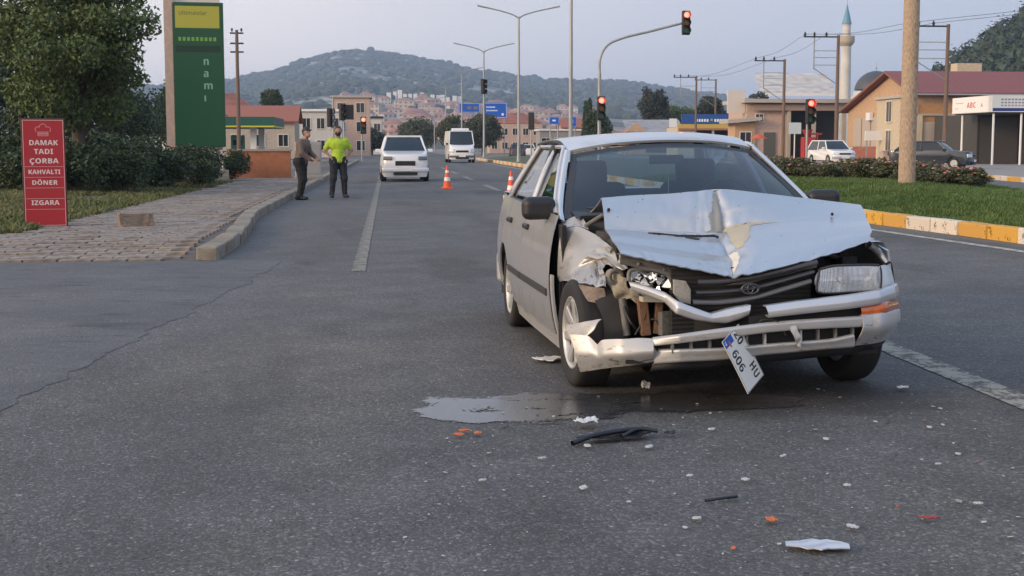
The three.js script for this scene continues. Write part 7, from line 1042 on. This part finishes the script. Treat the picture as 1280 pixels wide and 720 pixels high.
// ---------------------------------------------------------------- signs on the left
{
  const b = thing('board_sign', 'red standing restaurant board with white lettering on the paving edge', 'sign', [-4.93, 0.10, -20.2], 0.22);
  part('panel', rbox(0.60, 1.56, 0.14, 0.012, 0, 0.80, 0), std([0.05, 0.012, 0.014], 0.6), b);
  const tex = canvasTex(384, 1000, (c, w, h) => {
    c.fillStyle = '#a5202a'; c.fillRect(0, 0, w, h); c.strokeStyle = '#c9b9b4'; c.lineWidth = 5; c.strokeRect(8, 8, w - 16, h - 16); c.fillStyle = '#d8cdc8'; c.textAlign = 'center';
    c.lineWidth = 6; c.strokeStyle = '#c98f8c'; c.beginPath(); c.arc(w / 2 - 44, 95, 26, 2.2, 5.2); c.arc(w / 2, 74, 32, 3.6, 5.9); c.arc(w / 2 + 44, 95, 26, 4.2, 7.2); c.stroke(); c.strokeRect(w / 2 - 46, 118, 92, 12); c.strokeRect(w / 2 - 46, 138, 92, 14); c.lineWidth = 3;
    [['DAMAK', 240, 66, 270], ['TADI', 322, 66, 180], ['ÇORBA', 410, 66, 270], ['KAHVALTI', 510, 58, 300], ['DÖNER', 610, 58, 240], ['IZGARA', 800, 60, 260]].forEach(([t, y, s, wd]) => { c.font = `bold ${s}px sans-serif`; c.save(); c.translate(w / 2, y); c.scale(wd / c.measureText(t).width, 1); c.fillText(t, 0, 0); c.restore(); });
    c.strokeStyle = '#cdbab6'; for (const y of [440, 540, 640, 740, 840]) { c.beginPath(); c.moveTo(14, y); c.lineTo(w - 14, y); c.stroke(); }
    const r = rng(3); for (let i = 0; i < 300; i++) { c.fillStyle = `rgba(70,20,20,${r() * 0.18})`; c.fillRect(r() * w, r() * h, 2 + r() * 18, 1 + r() * 4); }
  });
  part('lettering', new THREE.PlaneGeometry(0.57, 1.53).translate(0, 0.80, 0.0735), std([1, 1, 1], 0.55, { map: tex }), b); for (const s of [-0.22, 0.22]) part('foot', box(0.05, 0.05, 0.42, s, 0.0, 0), M.black, b);
  // fuel station totem
  const t = thing('station_totem', 'tall fuel station totem with green panel and yellow price board', 'sign', [-6.15, 0.1, -45], 0.12);
  part('column', boxUV(box(0.30, 8.2, 0.42, -0.78, 4.1, -0.05)), std([0.56, 0.42, 0.34], 0.7, { map: gPlaster }), t); part('backing', boxUV(box(1.75, 8.2, 0.3, -0.05, 4.1, -0.1)), std([0.62, 0.55, 0.49], 0.6), t);
  const g = part('green_panel', rbox(1.62, 4.6, 0.12, 0.02, 0.12, 3.45, 0.1), std([0.006, 0.075, 0.035], 0.4), t);
  part('lettering', new THREE.PlaneGeometry(1.54, 4.5).translate(0.12, 3.45, 0.164), std([1, 1, 1], 0.4, { map: canvasTex(384, 1120, (c, w, h) => { c.fillStyle = '#0b4a2c'; c.fillRect(0, 0, w, h); c.fillStyle = '#a9a53a'; c.fillRect(18, 18, w - 40, 172); c.fillStyle = '#3c4a2a'; c.font = '44px sans-serif'; c.fillText('Ultimatelar', 44, 88); c.fillStyle = '#6f9a3c'; c.font = 'bold 40px sans-serif'; for (let x = 40; x < 340; x += 34) c.fillRect(x, 262, 22, 30); c.fillStyle = '#0a2f20'; c.fillRect(18, 330, w - 36, 50); c.fillStyle = '#7aa890'; c.font = 'bold 84px sans-serif'; ['n', 'a', 'm', 'ı'].forEach((s, i) => c.fillText(s, 226, 480 + i * 96)); }) }), g);
  const lg = part('emblem', new THREE.CircleGeometry(0.2, 18).translate(0.1, 6.55, 0.068), std([0.60, 0.55, 0.05], 0.5), t);
  for (let k = 0; k < 18; k++) { const a = k / 18 * 6.283, s = new THREE.Shape(); s.moveTo(0, 0.18); s.lineTo(0.09, 0.34); s.lineTo(0, 0.52); s.lineTo(-0.09, 0.34); part('petal', new THREE.ExtrudeGeometry(s, { depth: 0.02, bevelEnabled: false }).rotateZ(a).translate(0.1, 6.55, 0.055), std([0.01, 0.16, 0.05], 0.5), lg); }
  part('base', box(2.2, 0.4, 0.8, -0.1, 0.2, 0), M.concrete, t);
  const gb = thing('green_bin', 'green recycling bin beside the slim concrete pole', 'bin', [-10.2, 0.1, -35]); part('container', [rbox(0.75, 1.0, 0.7, 0.06, 0, 0.62, 0)], std([0.012, 0.14, 0.07], 0.6), gb); part('lid', rbox(0.8, 0.1, 0.76, 0.04, 0, 1.16, 0), std([0.01, 0.10, 0.05], 0.6), gb); for (const s of [-0.3, 0.3]) part('wheel', cyl(0.1, 0.1, 0.06, s, 0.1, -0.3, 14, 0, Math.PI / 2), M.rubber, gb);
  const bk = thing('stone_block', 'rough broken stone block lying on the paving', 'stone', [-3.62, 0.115, -20.0], 0.3); { const q = attrs(new THREE.BoxGeometry(0.46, 0.22, 0.3, 6, 4, 4)), p = q.attributes.position; for (let i = 0; i < p.count; i++) { const n = noise.noise(p.getX(i) * 7, p.getY(i) * 7, p.getZ(i) * 7); p.setXYZ(i, p.getX(i) * (1 + 0.18 * n), p.getY(i) * (1 + 0.25 * n) + 0.1, p.getZ(i) * (1 + 0.2 * n)); } q.computeVertexNormals(); part('stone', q, std([0.26, 0.20, 0.16], 0.95, { map: gConc }), bk); }
  const cab = thing('utility_cabinet', 'grey utility cabinet standing between the two people', 'cabinet', [-2.75, 0.1, -48], 0.1); part('housing', rbox(0.9, 1.25, 0.5, 0.02, 0, 0.7, 0), std([0.36, 0.34, 0.32], 0.6), cab); part('door', box(0.8, 1.0, 0.02, 0, 0.72, 0.255), std([0.33, 0.315, 0.30], 0.6), cab); part('plinth', box(0.95, 0.12, 0.55, 0, 0.06, 0), M.concrete, cab);
  const ww = thing('low_wall', 'low orange-red wall beside the shrubs', 'wall', [-4.6, 0.1, -50]); part('wall_body', boxUV(box(2.2, 1.0, 0.3, 0, 0.5, 0)), plaster([0.42, 0.17, 0.09]), ww); part('coping', box(2.3, 0.08, 0.4, 0, 1.03, 0), M.concrete, ww);
}
// ---------------------------------------------------------------- debris on the road
{
  const white = std([0.66, 0.65, 0.62], 0.6, { side: THREE.DoubleSide }), silv = phys([0.6, 0.62, 0.66], { roughness: 0.3, metalness: 0.4, clearcoat: 0.5, side: THREE.DoubleSide }), blk = std([0.015, 0.016, 0.02], 0.4, { side: THREE.DoubleSide }), org = std([0.55, 0.13, 0.03], 0.5), red = std([0.32, 0.03, 0.025], 0.5), chip = std([0.46, 0.46, 0.45], 0.5, { side: THREE.DoubleSide });
  const shard = (seed, lx, lz, h, curl) => { const r = rng(seed), n = 9, P = []; const out = Array.from({ length: n + 1 }, (_, i) => [0.25 + 0.75 * Math.sin(Math.PI * (i + 0.6) / (n + 1.2)) * (0.7 + r() * 0.5), (r() - 0.5) * 0.3]); for (let j = 0; j <= 4; j++) for (let i = 0; i <= n; i++) { const x = (i / n - 0.5) * lx, w = out[i][0] * lz, zz = (j / 4 - 0.5) * w + out[i][1] * lz; P.push(V(x, 0.006 + h * (0.5 + 0.5 * noise.noise(i * 0.5 + seed, j * 0.7, 1)) + curl * Math.pow(i / n - 0.5, 2) * 0.4 * lx, zz)); } return gridGeo(P, n, 4, 0.004); };
  const put = (name, label, geo, m, x, z, turn, cat = 'debris', group) => { const o = solo(name, geo, m, label, cat, group); o.position.set(x, 0.004, z); o.rotation.y = turn; return o; };
  put('plastic_shard', 'flat white plastic shard beside the front wheel of the wreck', shard(1, 0.17, 0.16, 0.015, 0.2), white, 0.95, -8.02, 0.3);
  put('plastic_shard', 'crumpled white plastic piece at the front of the wet patch', shard(2, 0.12, 0.10, 0.05, 0.5), white, 0.90, -6.08, 0.5);
  put('broken_bracket', 'long black broken plastic bracket lying ahead of the bumper', merged([shard(3, 0.34, 0.10, 0.02, 0.1), tube([[-0.22, 0.012, 0.03], [-0.1, 0.03, 0.0], [0.1, 0.035, -0.02], [0.2, 0.02, -0.05]], 0.012, 24, 7), tube([[0.02, 0.02, 0.03], [0.12, 0.04, 0.0], [0.2, 0.03, 0.03]], 0.009, 20, 7)]), blk, 0.98, -5.80, 0.32);
  put('metal_shard', 'long silver bumper shard lying on the bare asphalt', shard(5, 0.20, 0.10, 0.012, 0.1), silv, 1.36, -4.14, -0.25);
  put('red_splinter', 'thin red lens splinter on the asphalt', shard(6, 0.07, 0.02, 0.008, 0.1), red, 1.85, -4.43, -0.1);
  put('orange_fragment', 'crushed orange lens fragments left of the black bracket', merged([0, 1, 2, 3, 4, 5].map((k) => shard(70 + k, 0.035, 0.03, 0.012, 0.1).rotateY(k * 1.3).translate(Math.cos(k * 2.2) * 0.05, 0, Math.sin(k * 2.2) * 0.05))), org, 0.34, -5.96, 0).userData.kind = 'stuff';
  put('orange_fragment', 'small orange lens crumb near the silver shard', shard(8, 0.035, 0.05, 0.012, 0.1), org, 1.30, -4.45, 0.4);
  put('plastic_shard', 'small white shard below the straight end of the bumper', shard(9, 0.06, 0.05, 0.02, 0.1), white, 2.70, -6.88, 0.1);
  put('plastic_shard', 'white plastic bit standing upright below the torn bumper', shard(10, 0.05, 0.05, 0.04, 0.6).rotateX(0.7).translate(0, 0.02, 0), white, 1.33, -6.95, 0.2);
  put('black_strip', 'curved black trim strip on the asphalt near small white bits', tube([[-0.07, 0.008, 0], [0, 0.015, 0.015], [0.07, 0.008, -0.01]], 0.006, 16, 6), blk, 1.20, -4.75, 0.3);
  put('black_clip', 'small black clip right of the black bracket', shard(13, 0.045, 0.05, 0.02, 0.4), blk, 1.24, -5.86, 0.4);
  // small crumbs, too many to name one by one
  const r = rng(404), inst = new THREE.InstancedMesh(shard(21, 0.03, 0.025, 0.003, 0.0), std([1, 1, 1], 0.4), 520), d = new THREE.Object3D(); 
  for (let k = 0; k < 520; k++) { const a = r(), x = 0.1 + r() * 2.9 + (r() - 0.5) * 0.9, z = -7.0 + Math.pow(r(), 0.8) * 3.6, s = 0.12 + r() * r() * r() * 0.95; d.position.set(x, 0.003, z); d.rotation.set((r() - 0.5) * 0.5, r() * 6.28, (r() - 0.5) * 0.5); d.scale.set(s, s, s); d.updateMatrix(); inst.setMatrixAt(k, d.matrix); inst.setColorAt(k, a < 0.55 ? C(0.42, 0.43, 0.44) : a < 0.78 ? C(0.03, 0.03, 0.033) : a < 0.97 ? C(0.3, 0.285, 0.25) : C(0.45, 0.12, 0.04)); }
  inst.name = 'glass_crumbs'; inst.userData.kind = 'stuff'; scene.add(inst); tag(inst, 'scattered crumbs of glass and plastic on the asphalt ahead of the wreck', 'debris');
  const white2 = [[0.84, -5.66], [1.10, -5.62], [1.45, -5.95], [1.62, -5.40], [1.16, -5.10], [1.36, -5.02], [0.62, -5.45], [1.9, -5.7], [2.2, -5.2], [1.72, -4.9], [2.1, -4.6], [1.05, -4.5], [0.72, -4.95], [1.55, -4.35], [2.45, -5.9], [0.35, -5.1]];
  white2.forEach(([x, z], k) => put('plastic_shard', 'small white plastic chip scattered ahead of the bumper', shard(30 + k, 0.026 + r() * 0.024, 0.014 + r() * 0.016, 0.006, 0.1), chip, x, z, r() * 3, 'debris', 'white chips ahead of the bumper'));
}

scene.traverse((o) => { if (o.isMesh) { o.castShadow = true; o.receiveShadow = true; } });
renderer.render(scene, camera);
